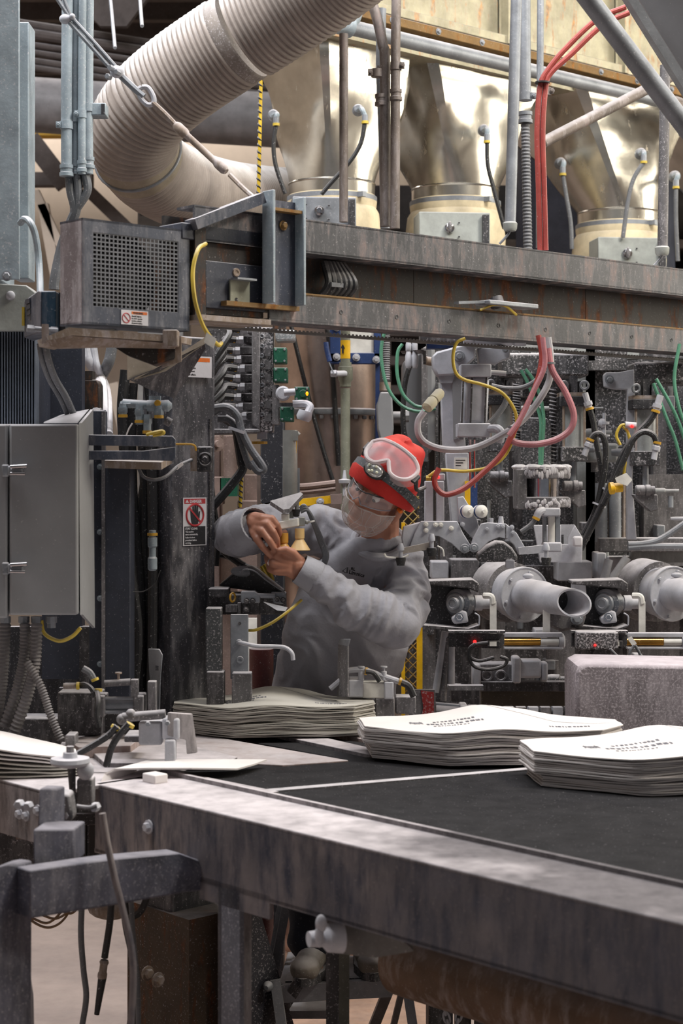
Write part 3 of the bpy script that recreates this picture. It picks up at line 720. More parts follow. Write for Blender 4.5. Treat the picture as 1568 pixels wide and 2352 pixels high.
# ------------------------------------------------------------------ blue steel column, top left
hc = thing('steel_post', 'tall pale blue steel post with bolted foot at the picture corner', 'post', P(20, 645, 4.55))
part(hc, 'flange', G().fbox(-60, -30, 44, 642, 4.55, .012), m_paleblue, bev=.002)
part(hc, 'web', G().fbox(-20, -30, 0, 642, 4.562, .2), m_paleblue)
part(hc, 'edge_channel', G().fbox(30, 50, 66, 640, 4.78, .10), m_paleblue, bev=.003)
part(hc, 'bolt', G().bolt(P(16, 634, 4.548), (0, -1, 0), px(8, 4.5)), m_steel)
bp = thing('mounting_plate', 'grey green plate with one big domed bolt under the blue post', 'plate', P(30, 750, 4.6))
part(bp, 'sheet', G().fprism([(-60, 648), (60, 655), (82, 672), (86, 760), (-60, 760)], 4.6, .10), m_greengrey, bev=.003)
part(bp, 'domed_bolt', G().ball(P(24, 678, 4.595), px(10, 4.6), (1, .6, 1)).lathe(P(24, 679, 4.6), (0, -1, 0), [(0, px(11, 4.6)), (.006, px(10, 4.6))], 16), m_whiteish)
# finned cooler
fc = thing('finned_motor', 'dark finned motor housing with upright ribs above the cabinet', 'motor', P(10, 970, 4.62))
part(fc, 'core', G().fbox(-90, 756, 84, 990, 4.66, .22), m_navy)
for k in range(26):
    x = -78 + k * 6.25
    part(fc, 'fin', G().fbox(x, 752, x + 2.6, 985, 4.62, .06), mat('fin paint', (96, 104, 116), .5, dust=.8, speck=.1))
dp2 = thing('machine_screen', 'dark navy panel with rusted edge strip beside the finned motor', 'panel', P(140, 1000, 4.9))
part(dp2, 'sheet', G().fbox(96, 765, 188, 1560, 4.92, .06), m_navy)
part(dp2, 'edge_strip', G().fbox(80, 775, 98, 990, 4.86, .05), mat('rusted strip', (66, 56, 50), .8, dust=.5, speck=.2, rust=.4))
# gearbox
gb = thing('gearbox', 'teal gearbox with grey vented end cover under the guard', 'gearbox', P(95, 772, 4.3))
part(gb, 'end_cover', G().prism([P(56, 690, 4.34), P(88, 667, 4.26), P(94, 668, 4.24), P(94, 762, 4.24), P(86, 766, 4.26), P(56, 776, 4.34)], (0.0, .12, 0)), m_bluegrey, bev=.003)
part(gb, 'body', G().fbox(93, 668, 128, 760, 4.25, .2), m_teal, bev=.003)
part(gb, 'rear_flange', G().fbox(129, 672, 150, 762, 4.3, .2), m_black)
for k in range(4):
    part(gb, 'vent_rib', G().bar(P(60 + k * 2, 694 + k * 13, 4.325), P(70 + k * 1, 690 + k * 13, 4.30), .006, .012), m_navy)
part(gb, 'yellow_label', G().fbox(50, 705, 56, 748, 4.335, .004), m_yellow)
# tray below the guard
Yt = 4.12
ty = thing('motor_tray', 'rusty dust caked motor tray hanging below the mesh guard', 'tray', P(250, 800, 4.15))
part(ty, 'plate', G().prism([P(85, 782, 4.2), P(158, 752, 4.1), P(415, 772, 4.3), P(412, 786, 4.3), P(165, 770, 4.1), P(90, 797, 4.2)], (.02, .10, 0)), m_rustplate)
part(ty, 'front_lip', G().prism([P(90, 786, 4.19), P(160, 771, 4.09), P(405, 790, 4.28), P(400, 800, 4.28), P(250, 797, 4.18), P(130, 800, 4.16)], (0, .02, 0)), m_rustplate)
part(ty, 'block', G().fbox(373, 757, 408, 795, 4.26, .05), m_rustplate, bev=.003)
part(ty, 'end_flange', G().fprism([(404, 770), (416, 772), (416, 830), (372, 845), (370, 838), (400, 826)], 4.3, .012), m_rustplate)
part(ty, 'belly', G().prism([P(262, 797, 4.24), P(402, 800, 4.3), P(402, 822, 4.3), P(352, 838, 4.28), P(290, 815, 4.25)], (0, .08, 0)), m_rustdark)
part(ty, 'threaded_rod', G().cyl(P(64, 754, 4.18), P(132, 760, 4.2), px(6, 4.2), n=10), m_steel)
part(ty, 'nut', G().hexnut(P(62, 754, 4.18), P(132, 760, 4.2) - P(64, 754, 4.18), px(9, 4.2), .018), m_steel)
part(ty, 'nut', G().hexnut(P(116, 758, 4.2), P(132, 760, 4.2) - P(64, 754, 4.18), px(9, 4.2), .018), m_steel)
part(ty, 'rod_bracket', G().fprism([(95, 744), (110, 744), (112, 785), (96, 790)], 4.17, .012), m_rustplate)
part(ty, 'wedge', G().fbox(150, 748, 262, 765, 4.3, .08), m_greengrey)
gs_ = thing('gusset', 'cream and rust triangular gusset bracing the dark column', 'gusset', P(350, 900, 4.75))
part(gs_, 'plate', G().prism([P(292, 800, 4.62), P(372, 838, 4.68), P(470, 775, 4.86), P(470, 790, 4.86), P(380, 852, 4.70), P(310, 872, 4.64), P(292, 872, 4.62)], (0, .012, 0)), mat('cream gusset', (150, 140, 126), .7, dust=.3, speck=.08, rust=.22))
part(gs_, 'edge', G().prism([P(296, 872, 4.62), P(372, 842, 4.68), P(468, 780, 4.86), P(472, 800, 4.86), P(400, 915, 4.80), P(340, 893, 4.7)], (0, .01, 0)), m_darkcol)
solo('white_cable', 'thick white cable arching from the blue post down to the gearbox', 'cable', G().tube([P(47, 512, 4.5), P(56, 503, 4.46), P(70, 512, 4.42), P(82, 545, 4.42), P(90, 610, 4.42), P(93, 690, 4.36)], px(8, 4.4), 10), m_paleblue)
for i, dx in enumerate((0, 15)):
    solo('dusty_hose', 'dust coated hose bending from the tray to the cabinet top, %s' % ('thinner inner' if i == 0 else 'thicker outer'), 'hose',
         G().tube([P(90 + dx, 790, 4.4), P(96 + dx, 825, 4.42), P(112 + dx, 870, 4.5), P(138 + dx, 915, 4.55), P(160 + dx, 965, 4.6)], px(6 + 2 * i, 4.45), 10), m_rubbergrey, 'hoses from the tray')
for i, (pts, r, m) in enumerate((([(196, 795), (205, 830), (232, 880), (236, 1000)], 13, m_whiteish), ([(214, 795), (222, 840), (246, 900), (250, 1000)], 9, m_whiteish), ([(258, 790), (250, 830), (228, 880), (220, 960)], 13, m_rubbergrey))):
    solo('background_pipe', ['fat white pipe behind the tray', 'slim white pipe behind the tray', 'grey ribbed pipe crossing behind the tray'][i], 'pipe', G().tube([P(x, y, 5.6 if k < len(pts) - 1 else 4.92) for k, (x, y) in enumerate(pts)], px(r, 5.5), 10), m)
jb = thing('junction_box', 'rust brown box with cap behind the cabinet', 'box', P(208, 950, 5.0))
part(jb, 'body', G().fprism([(190, 872), (222, 872), (228, 884), (228, 960), (188, 960)], 5.0, .08), m_rustdark, bev=.003)
part(jb, 'cap', G().fbox(190, 852, 212, 872, 5.0, .06), m_rustdark)
# ------------------------------------------------------------------ control cabinet
cc = thing('control_cabinet', 'plain grey enamel control cabinet with two hinge latches', 'cabinet', P(90, 1440, 4.4))
part(cc, 'body', G().fbox(-120, 974, 178, 1412, 4.43, .20), m_cabinet, bev=.004)
part(cc, 'door', G().fbox(21, 974, 178, 1413, 4.405, .026), m_cabinet, bev=.006)
part(cc, 'door', G().fbox(-120, 974, 17, 1420, 4.405, .026), m_cabinet, bev=.006)
part(cc, 'side_flange', G().prism([P(181, 972, 4.45), P(208, 940, 4.62), P(212, 1443, 4.62), P(184, 1412, 4.45)], (.006, .008, 0)), m_cabinet)
part(cc, 'rain_hood', G().prism([P(100, 972, 4.44), P(178, 972, 4.44), P(204, 942, 4.62), P(140, 955, 4.62)], (0, .004, .003)), m_cabinet)
for y in (1081, 1306):
    h = part(cc, 'latch', G().fbox(3, y - 14, 20, y + 14, 4.395, .012).box(P(36, y, 4.385), (px(34, 4.4), .022, px(22, 4.4))), m_steel, bev=.004)
    part(h, 'latch_lever', G().cyl(P(24, y - 8, 4.372), P(62, y - 10, 4.372), px(5, 4.4), n=10).cyl(P(24, y + 7, 4.372), P(58, y + 8, 4.372), px(4, 4.4), n=10), m_chrome)
for x in (12, 55, 84, 118):
    part(cc, 'cable_gland', G().lathe(P(x, 1416, 4.5), -ZV, [(0, px(13, 4.5)), (.016, px(13, 4.5)), (.018, px(10, 4.5)), (.03, px(10, 4.5))], 8), m_steel)
for i, (pts, r) in enumerate((([(12, 1432), (8, 1520), (0, 1600), (-18, 1690)], 13), ([(58, 1432), (55, 1510), (40, 1580), (10, 1670)], 12), ([(84, 1432), (80, 1520), (62, 1600), (30, 1690)], 13), ([(62, 1520), (95, 1580), (115, 1640), (140, 1700)], 9))):
    t = thing('armoured_cable', ['ribbed armoured cable under the cabinet, nearest the picture edge', 'ribbed armoured cable curving from the middle gland', 'thick ribbed armoured cable beside the yellow loop', 'thin ribbed cable slanting away from the cabinet cables'][i], 'cable', P(pts[-1][0], pts[-1][1], 4.5), 'armoured cables under the cabinet')
    cp = catmull([P(x, y, 4.5 - .02 * i) for x, y in pts], 20)
    g = G(); rings = []; xx = None
    for k, q in enumerate(cp):
        a, b = cp[max(0, k - 1)], cp[min(len(cp) - 1, k + 1)]; dv = (b - a).normalized()
        if xx is None: xx = Vector((1, 0, 0))
        xx = (xx - dv * xx.dot(dv)).normalized(); yy = dv.cross(xx)
        rings.append(g.ring_pts(q, xx, yy, px(r + (1.5 if k % 2 else -1.7), 4.5), 12))
    part(t, 'sheath', g.skin(rings), mat('armour sheath', (84, 80, 80), .6, dust=.5, speck=.06), ang=.5)
solo('yellow_loop', 'yellow cable loop drooping under the cabinet', 'cable', G().tube([P(95, 1425, 4.5), P(102, 1455, 4.5), P(135, 1472, 4.5), P(165, 1462, 4.5), P(185, 1442, 4.5)], px(4.5, 4.5), 8), m_yellow)
# ------------------------------------------------------------------ blue column beside the cabinet
bc = thing('blue_upright', 'dark blue bolted upright beside the control cabinet', 'post', P(250, 1600, 4.75))
part(bc, 'web', G().fbox(205, 942, 242, 1640, 4.80, .012), m_navy)
part(bc, 'flange', G().fbox(240, 1062, 299, 1640, 4.74, .10), m_navy, bev=.003)
part(bc, 'head', G().fbox(208, 942, 240, 1000, 4.74, .06), m_bluegrey, bev=.004)
part(bc, 'seam', G().fbox(233, 945, 241, 1640, 4.735, .012), m_dirty)
for y in (1072, 1222, 1374, 1525, 1600):
    part(bc, 'bolt', G().bolt(P(230, y, 4.795), (0, -1, 0), px(5, 4.75)), m_paleblue)
part(bc, 'black_stile', G().fbox(182, 1440, 208, 1640, 4.9, .05), m_dirtydark)
part(bc, 'foot', G().fbox(135, 1580, 300, 1700, 4.9, .12), m_dirtydark)
br = thing('shelf_bracket', 'slotted blue bracket plate between cabinet and dark column', 'bracket', P(300, 1060, 4.6))
g = G().fprism([(193, 1006), (200, 998), (396, 1001), (403, 1009), (403, 1026), (330, 1025), (193, 1023)], 4.56, .006)
part(br, 'upper_plate', g, m_bluegrey, bev=.002)
part(br, 'lower_plate', G().fprism([(193, 1035), (330, 1035), (403, 1026), (403, 1052), (396, 1059), (300, 1056), (200, 1056), (193, 1048)], 4.56, .006), m_bluegrey, bev=.002)
part(br, 'slot_edge', G().fbox(193, 1022, 200, 1037, 4.561, .005), m_bluegrey)
part(br, 'under_shelf', G().prism([P(240, 1058, 4.57), P(370, 1062, 4.57), P(395, 1048, 4.85), P(250, 1048, 4.85)], (0, 0, -.02)), m_rustplate)
# ------------------------------------------------------------------ valve cluster
vc = thing('valve_manifold', 'cluster of pale brass air fittings with yellow rings on a black hose bundle', 'valve', P(340, 1000, 4.7))
Yv = 4.72
part(vc, 'main_body', G().cyl(P(338, 932, Yv), P(384, 932, Yv), px(13, Yv), n=16).lathe(P(378, 932, Yv), (1, 0, 0), [(0, px(14, Yv)), (.01, px(14, Yv)), (.02, px(6, Yv))], 14), m_paleblue)
part(vc, 'side_barrel', G().cyl(P(282, 926, Yv), P(340, 930, Yv), px(10, Yv), n=14).lathe(P(276, 928, Yv), (1, 0, 0), [(0, px(6, Yv)), (.01, px(11, Yv)), (.03, px(11, Yv))], 6), m_paleblue)
part(vc, 'top_plate', G().fbox(342, 909, 368, 919, Yv, .02), m_paleblue)
part(vc, 'dial', G().lathe(P(362, 926, Yv - .012), (0, -1, 0), [(0, px(8, Yv)), (.008, px(7, Yv))], 16), m_gold)
for x, y0, y1, rg in ((282, 935, 955, 955), (320, 940, 975, 968), (338, 960, 992, 992), (365, 940, 958, 957)):
    part(vc, 'port', G().cyl(P(x, y0 - 8, Yv - .01), P(x, y1, Yv - .01), px(9, Yv), n=12).hexnut(P(x, y0, Yv - .01), -ZV, px(11, Yv), .018), m_paleblue)
    part(vc, 'clamp_ring', G().lathe(P(x, rg - 3, Yv - .01), -ZV, [(0, px(11, Yv)), (.008, px(11, Yv))], 14), m_gold)
part(vc, 'yellow_handle', G().tube([P(338, 998, 4.55), P(352, 994, 4.53), P(372, 990, 4.53), P(374, 996, 4.53), P(352, 1000, 4.54)], px(4, 4.6), 8), m_yellow)
part(vc, 'rear_port', G().cyl(P(380, 965, Yv + .02), P(392, 972, Yv + .02), px(10, Yv), n=12), m_dirty)
part(vc, 'wire', G().tube([P(304, 972, Yv - .02), P(296, 985, Yv - .02), P(290, 1000, Yv - .02)], px(2, Yv), 6), m_paper)
grp = 'black hoses beside the dark column'
for i, (pts, r) in enumerate((([(288, 850), (280, 950), (290, 1100), (300, 1300), (318, 1450), (308, 1600)], 12), ([(306, 880), (302, 960), (306, 1150), (322, 1350), (326, 1620)], 11), ([(322, 960), (332, 1100), (334, 1300), (338, 1480), (332, 1640)], 12), ([(344, 990), (350, 1100), (352, 1300), (350, 1500), (345, 1640)], 13), ([(360, 960), (362, 1100), (366, 1260), (362, 1640)], 10), ([(336, 870), (346, 1000), (318, 1200), (328, 1380), (306, 1500), (318, 1700)], 9))):
    solo('black_hose', ['black hose at the blue upright side of the bundle', 'black hose behind the wire, second in the bundle', 'thick black hose in the middle of the bundle', 'thickest black hose beside the dark column', 'thin black hose tight against the dark column', 'slack black hose wandering through the bundle'][i], 'hose',
         G().tube([P(x, y, 4.95 + .03 * (i % 3)) for x, y in pts], px(r, 4.95), 10), m_rubber, grp)
hf = thing('hose_fitting', 'grey hose coupling with yellow ring on the black hoses', 'fitting', P(348, 1310, 4.85))
part(hf, 'body', G().lathe(P(350, 1218, 4.86), -ZV, [(0, px(8, 4.86)), (.02, px(8, 4.86)), (.021, px(11, 4.86)), (.045, px(11, 4.86)), (.05, px(8, 4.86)), (.075, px(8, 4.86)), (.08, px(11, 4.86)), (.11, px(11, 4.86)), (.115, px(7, 4.86))], 12), m_paleblue)
part(hf, 'yellow_ring', G().lathe(P(350, 1224, 4.86), -ZV, [(0, px(12, 4.86)), (.008, px(12, 4.86))], 12), m_gold)
part(hf, 'wire', G().tube([P(300, 1360, 4.8), P(330, 1358, 4.8), P(355, 1340, 4.8), P(368, 1310, 4.8)], px(1.5, 4.8), 6), m_rubber)
# ------------------------------------------------------------------ dark column with signs
CA = P(392, 800, 4.92)
dc_ = thing('machine_column', 'dark dust streaked square column carrying the danger sign', 'column', Vector((CA.x, CA.y, 0)))
wv = .163
part(dc_, 'front_face', obox(G(), Vector((CA.x, CA.y, .42)), V * wv, -U * .14, ZV * (P(0, 770, 4.92).z - .42)), m_darkcol, bev=.006)
part(dc_, 'weld_strip', obox(G(), Vector((CA.x, CA.y, .9)) + V * (wv - .024) + U * .004, V * .008, -U * .01, ZV * 1.1), m_dirtydark)
FZ = P(0, 2080, 5.0).z
part(dc_, 'base_box', obox(G(), Vector((CA.x, CA.y, 0)) - V * .01 + U * .10, V * .20, -U * .3, ZV * FZ), mat('rust base', (70, 56, 44), .75, dust=.4, speck=.15, rust=.5))
part(dc_, 'base_gusset', G().prism([Vector((CA.x, CA.y, FZ)) + V * .19 + U * .06, Vector((CA.x, CA.y, FZ)) + V * .25 + U * .06, Vector((CA.x, CA.y, 0)) + V * .46 + U * .06, Vector((CA.x, CA.y, 0)) + V * .19 + U * .06], U * .03), mat('dark gusset', (44, 44, 52), .55, dust=.6, speck=.25))
for x, y in ((338, 2235), (362, 2250)):
    part(dc_, 'anchor_bolt', G().bolt(P(x, y, 4.78), U, .014), m_rustplate)
def CF(s, z, out=0): return Vector((CA.x, CA.y, z)) + V * s + U * out
warn_sign('warning_sign', 'orange topped guard warning sign on the dark column', sign_basis(CF(-.045, P(0, 866, 4.95).z, .010), V), .186, .062)
# danger sign
DX = .030; DW = .086; DZ0 = P(0, 1254, 4.95).z; DZ1 = P(0, 1143, 4.95).z; DH = DZ1 - DZ0
M = sign_basis(CF(DX + .012, DZ0, .002), V)
ds = thing('danger_sign', 'red and black danger stay clear sign with crossed hand on the dark column', 'sign', M @ Vector((0, 0, 0)))
def squad(x0, y0, x1, y1, z):
    g = G(); return g.hexa([M @ Vector((a * DW, b * DH, c)) for a, b, c in ((x0, y0, 0), (x1, y0, 0), (x1, y1, 0), (x0, y1, 0), (x0, y0, z), (x1, y0, z), (x1, y1, z), (x0, y1, z))])
part(ds, 'plate', squad(0, 0, 1, 1, .0012), m_sign)
part(ds, 'header', squad(.05, .87, .95, .975, .0016), m_signred)
part(ds, 'footer', squad(.05, .02, .95, .40, .0016), m_signblack)
part(ds, 'header_text', text_mesh('DANGER', DH * .083, M @ Matrix.Translation((DW * .28, DH * .893, .0018)) @ Matrix.Diagonal((.92, 1, 1, 1)), .0004), m_sign)
part(ds, 'alert_triangle', G().prism([M @ Vector((DW * a, DH * b, .0017)) for a, b in ((.09, .895), (.24, .895), (.165, .955))], M.to_3x3() @ Vector((0, 0, .0004))), m_sign)
part(ds, 'footer_text', text_mesh('STAY CLEAR', DH * .062, M @ Matrix.Translation((DW * .09, DH * .335, .0018)) @ Matrix.Diagonal((.92, 1, 1, 1)), .0003), m_sign)
for k, s in enumerate(('This machine', 'starts automatically.', 'Follow lockout', 'procedure before', 'servicing.')):
    part(ds, 'text_line', text_mesh(s, DH * .05, M @ Matrix.Translation((DW * .09, DH * (.275 - k * .056 - (.008 if k > 1 else 0)), .0018)) @ Matrix.Diagonal((.82, 1, 1, 1)), .0001), m_sign)
c0 = Vector((DW * .5, DH * .635, .0016)); R_ = DW * .36
hand = [(-.10, -.30), (.12, -.30), (.12, -.2), (.18, -.08), (.20, .10), (.145, .10), (.13, 0), (.115, .24), (.06, .26), (.055, .08), (.035, .30), (-.02, .30), (-.025, .08), (-.05, .25), (-.10, .23), (-.10, .05), (-.14, .12), (-.18, .10), (-.16, -.12)]
part(ds, 'hand_symbol', G().prism([M @ (c0 + Vector((a * DW * 1.1, b * DW * 1.25, 0))) for a, b in hand], M.to_3x3() @ Vector((0, 0, .0004))), m_signblack)
nrm = M.to_3x3() @ Vector((0, 0, 1))
part(ds, 'prohibition_ring', G().torus(M @ c0, nrm, R_, R_ * .1, 32, 6), m_signred)
part(ds, 'prohibition_bar', G().bar(M @ (c0 + Vector((-R_ * .7, R_ * .7, .0008))), M @ (c0 + Vector((R_ * .7, -R_ * .7, .0008))), R_ * .17, .0008, nrm), m_signred)
# pull-cord switch
sw = thing('limit_switch', 'black round faced switch on a pale bracket at the column edge', 'switch', P(465, 1085, 4.9))
part(sw, 'bracket', G().fbox(437, 1028, 452, 1082, 4.86, .03), m_rustplate)
part(sw, 'body', G().fbox(452, 1025, 486, 1084, 4.85, .06), m_black, bev=.005)
part(sw, 'dial', G().lathe(P(471, 1055, 4.85), (0, -1, 0), [(0, px(17, 4.9)), (.006, px(17, 4.9)), (.008, px(14, 4.9)), (.004, px(12, 4.9)), (.008, px(6, 4.9)), (.012, px(5, 4.9))], 22), m_black)
part(sw, 'arm_wire', G().tube([P(400, 1020, 4.8), P(435, 1020, 4.8), P(447, 1024, 4.82), P(450, 1034, 4.84)], px(2.5, 4.85), 8), m_gold)
part(sw, 'cable', G().tube([P(318, 1076, 4.75), P(330, 1095, 4.75), P(352, 1102, 4.75), P(380, 1095, 4.76), P(410, 1070, 4.8), P(440, 1056, 4.86)], px(4, 4.8), 8), m_rubbergrey)
part(sw, 'cable_tag', G().prism([P(403, 1072, 4.79), P(418, 1062, 4.79), P(421, 1068, 4.79), P(406, 1080, 4.79)], (0, .004, 0)), m_paper)
# ------------------------------------------------------------------ valve terminal with hose tails
vt = thing('valve_terminal', 'dusty valve terminal housing with a column of hose ports', 'valve', P(560, 990, 5.25))
part(vt, 'channel_back', G().fbox(475, 735, 600, 990, 5.36, .03), m_dirtydark)
part(vt, 'side_wall', G().prism([P(578, 752, 5.22), P(597, 752, 5.22), P(597, 990, 5.22), P(578, 975, 5.22)], (0, .14, 0)), m_dirty, bev=.003)
part(vt, 'bottom_wall', G().prism([P(476, 985, 5.22), P(597, 985, 5.22), P(597, 994, 5.22), P(476, 998, 5.22)], (0, .14, 0)), m_dirty, bev=.003)
ports = [(562, 757), (553, 780), (545, 805), (548, 825), (556, 846), (546, 868), (556, 888), (548, 912), (552, 934), (560, 955)]
hose_y = [(505, 790), (500, 800), (498, 822), (494, 834), (480, 880), (478, 905), (478, 920), (478, 930), (478, 945)]
for i, (x, y) in enumerate(ports):
    part(vt, 'port_block', G().fbox(x + 4, y - 9, 580, y + 9, 5.26, .08), m_dirtydark if i % 2 else m_dirty, bev=.003)
    f = part(vt, 'port_fitting', G().lathe(P(x + 6, y, 5.25), (-1, 0, 0), [(0, px(9, 5.25)), (.014, px(9, 5.25)), (.016, px(7, 5.25)), (.03, px(7, 5.25))], 8), m_whiteish)
    if i < 9:
        part(f, 'yellow_ring', G().lathe(P(x - 13, y, 5.25), (-1, 0, 0), [(0, px(8, 5.25)), (.006, px(8, 5.25))], 12), m_gold)
for i, ((x, y), (ex, ey)) in enumerate(zip(ports, hose_y)):
    solo('hose_tail', 'black hose from port %s of the valve terminal into the column' % ['one at the top', 'two', 'three', 'four', 'five', 'six', 'seven', 'eight', 'nine'][i], 'hose',
         G().tube([P(x - 12, y, 5.25), P(x - 36, y - 1, 5.24), P((x + ex) / 2 - 8, (y + ey) / 2 - 3, 5.22), P(ex, ey + 14, 5.2), P(ex - 25, ey + 60, 5.2)], px(8, 5.25), 8), m_rubber, 'hose tails on the valve terminal')
# valve bank plate with holes, green covers
vb = thing('valve_bank', 'powder covered valve bank with green square covers and amber lamp', 'valve', P(625, 990, 5.3))
part(vb, 'plate', G().fbox(597, 752, 627, 992, 5.24, .10), mat('heavily speckled grey', (70, 70, 72), .7, dust=.9, speck=.55), bev=.003)
for k in range(9):
    part(vb, 'ring_port', G().torus(P(601, 772 + k * 22.5, 5.238), (0, 1, 0), px(4, 5.2), px(1.6, 5.2), 12, 6), m_steel)
for k in range(6):
    part(vb, 'dark_hole', G().lathe(P(621, 764 + k * 46, 5.239), (0, -1, 0), [(0, px(4, 5.2)), (.001, px(4, 5.2))], 10), m_black)
    part(vb, 'small_block', G().fbox(608, 800 + k * 30, 622, 818 + k * 30, 5.235, .02), m_dirty)
for (x0, y0, x1, y1, m) in ((628, 798, 658, 834, m_greenbox), (628, 844, 660, 878, m_greenbox), (643, 934, 674, 968, m_greenbox), (676, 888, 710, 921, m_greenbox)):
    q = part(vb, 'green_cover', G().fbox(x0, y0, x1, y1, 5.2, .08), m, bev=.003)
    for dx, dy in ((5, 5), (-5, -5), (5, -5), (-5, 5)):
        part(q, 'screw', G().lathe(P((x0 if dx > 0 else x1) + dx, (y0 if dy > 0 else y1) + dy, 5.2), (0, -1, 0), [(0, px(2.6, 5.2)), (.002, px(2.2, 5.2))], 8), m_steel)
part(vb, 'amber_lamp', G().ball(P(705, 904, 5.19), px(4, 5.2), (.8, 1, 1.2)), m_ledy)
part(vb, 'lamp_dial', G().lathe(P(696, 904, 5.2), (0, -1, 0), [(0, px(9, 5.2)), (.006, px(8, 5.2))], 16), m_greenbox)
part(vb, 'pilot_barrel', G().lathe(P(650, 904, 5.22), (0, -1, 0), [(0, px(17, 5.2)), (.02, px(17, 5.2)), (.024, px(13, 5.2))], 20).cyl(P(652, 902, 5.18), P(678, 900, 5.18), px(8, 5.2), n=12), m_whiteish)
part(vb, 'base_block', G().fbox(625, 884, 640, 975, 5.22, .09).fbox(640, 925, 700, 935, 5.22, .06), m_dirty)
part(vb, 'elbow_plug', G().tube([P(672, 928, 5.2), P(700, 927, 5.2), P(712, 935, 5.19), P(706, 950, 5.18)], px(9, 5.2), 10).lathe(P(702, 944, 5.18), (-.3, 0, -1), [(0, px(16, 5.2)), (.02, px(18, 5.2)), (.03, px(14, 5.2))], 14), m_whiteish)
part(vb, 'top_actuator', G().fbox(632, 757, 677, 783, 5.2, .09), mat('speckled chrome', (170, 176, 180), .3, .5, dust=.6, speck=.4), bev=.006)
part(vb, 'actuator_stem', G().fbox(626, 735, 656, 758, 5.23, .06), m_rustdark)
part(vb, 'bottom_gland', G().fbox(590, 992, 612, 1008, 5.26, .04), m_whiteish)
part(vb, 'gland_ring', G().lathe(P(596, 1014, 5.28), -ZV, [(0, px(18, 5.28)), (.008, px(18, 5.28))], 16), m_gold)
# looping hoses below the terminal
grp = 'looping hoses below the valve terminal'
for i, (pts, r, lab) in enumerate((
        ([(478, 940), (520, 935), (545, 955), (555, 990), (575, 1030), (600, 1066), (605, 1080), (592, 1082), (575, 1060)], 9, 'dusty hose looping wide below the valve terminal'),
        ([(500, 962), (525, 965), (545, 990), (558, 1030), (570, 1065), (580, 1075)], 8, 'dusty hose hanging straight below the valve terminal'),
        ([(515, 960), (540, 980), (548, 1020), (554, 1060), (556, 1080), (530, 1115), (500, 1150), (474, 1178)], 11, 'thick black hose swinging back to the dark column'),
        ([(478, 1165), (490, 1210), (510, 1260), (545, 1290), (560, 1300)], 9, 'black hose dropping behind the raised sleeve'),
        ([(484, 1110), (490, 1160), (500, 1230), (496, 1300)], 7, 'thin black hose hugging the column edge'),
        ([(480, 1290), (500, 1275), (530, 1280), (560, 1300), (590, 1310)], 8, 'short black hose above the clamp tooling'))):
    solo('looping_hose', lab, 'hose', G().tube([P(x, y, 5.12 + .02 * i) for x, y in pts], px(r, 5.15), 10), m_rubber if i > 1 else m_rubbergrey, grp)
solo('cable_tie', 'pale cable tie around the hoses below the valve terminal', 'tie', G().lathe(P(545, 985, 5.12), (-.35, 0, -1), [(0, px(21, 5.1)), (.009, px(21, 5.1))], 16), m_whiteish)
rp2 = thing('striped_rope', 'short yellow and black rope end behind the looping hoses', 'rope', P(551, 1165, 5.17))
pa, pb = P(556, 1068, 5.17), P(551, 1165, 5.17)
part(rp2, 'yellow_strand', G().cyl(pa, pb, px(4, 5.17), n=8), m_ropeyel)
part(rp2, 'black_strand', G().tube([pa.lerp(pb, i / 60) + Vector((math.cos(i * .8), math.sin(i * .8), 0)) * px(3.2, 5.17) for i in range(61)], px(2.2, 5.17), 6, 1), m_rubber)
# ------------------------------------------------------------------ machinery seen behind the arm
bmch = thing('background_machine', 'pink dusted filling machine parts behind the hoses', 'machine', P(560, 1350, 6.4))
mp_ = mat('pink dusted metal', (126, 108, 102), .7, dust=.6, speck=.2, dustcol=(190, 168, 162))
for x0, y0, x1, y1, Y in ((478, 1000, 505, 1350, 6.5), (512, 1000, 540, 1120, 6.35), (476, 1095, 510, 1160, 6.2), (545, 1150, 600, 2230, 6.3), (560, 1090, 600, 1180, 6.4), (476, 1200, 560, 2178, 6.6)):
    part(bmch, 'block', G().fbox(x0, y0, x1, y1, Y, .15), mp_, bev=.004)
part(bmch, 'green_block', G().fbox(505, 1098, 545, 1140, 6.2, .1), m_greenbox)
part(bmch, 'cylinder', G().cyl(P(528, 1005, 6.3), P(528, 1100, 6.3), px(14, 6.3)), mp_)
part(bmch, 'knob', G().lathe(P(488, 1020, 6.2), (.4, -1, 0), [(0, px(18, 6.2)), (.05, px(18, 6.2)), (.05, px(8, 6.2)), (.08, px(8, 6.2))], 16), mp_)
solo('blue_stanchion', 'dark blue stanchion behind the valve bank', 'post', G().fbox(598, 960, 652, 2338, 5.75, .12), mat('spotted navy', (34, 35, 41), .5, dust=.5, speck=.14), bev=.004)
solo('lean_panel', 'dark leaning sheet behind the raised arm', 'panel', G().fprism([(590, 1060), (602, 1060), (640, 1200), (640, 2295), (590, 2295)], 5.95, .02), m_stainpink)
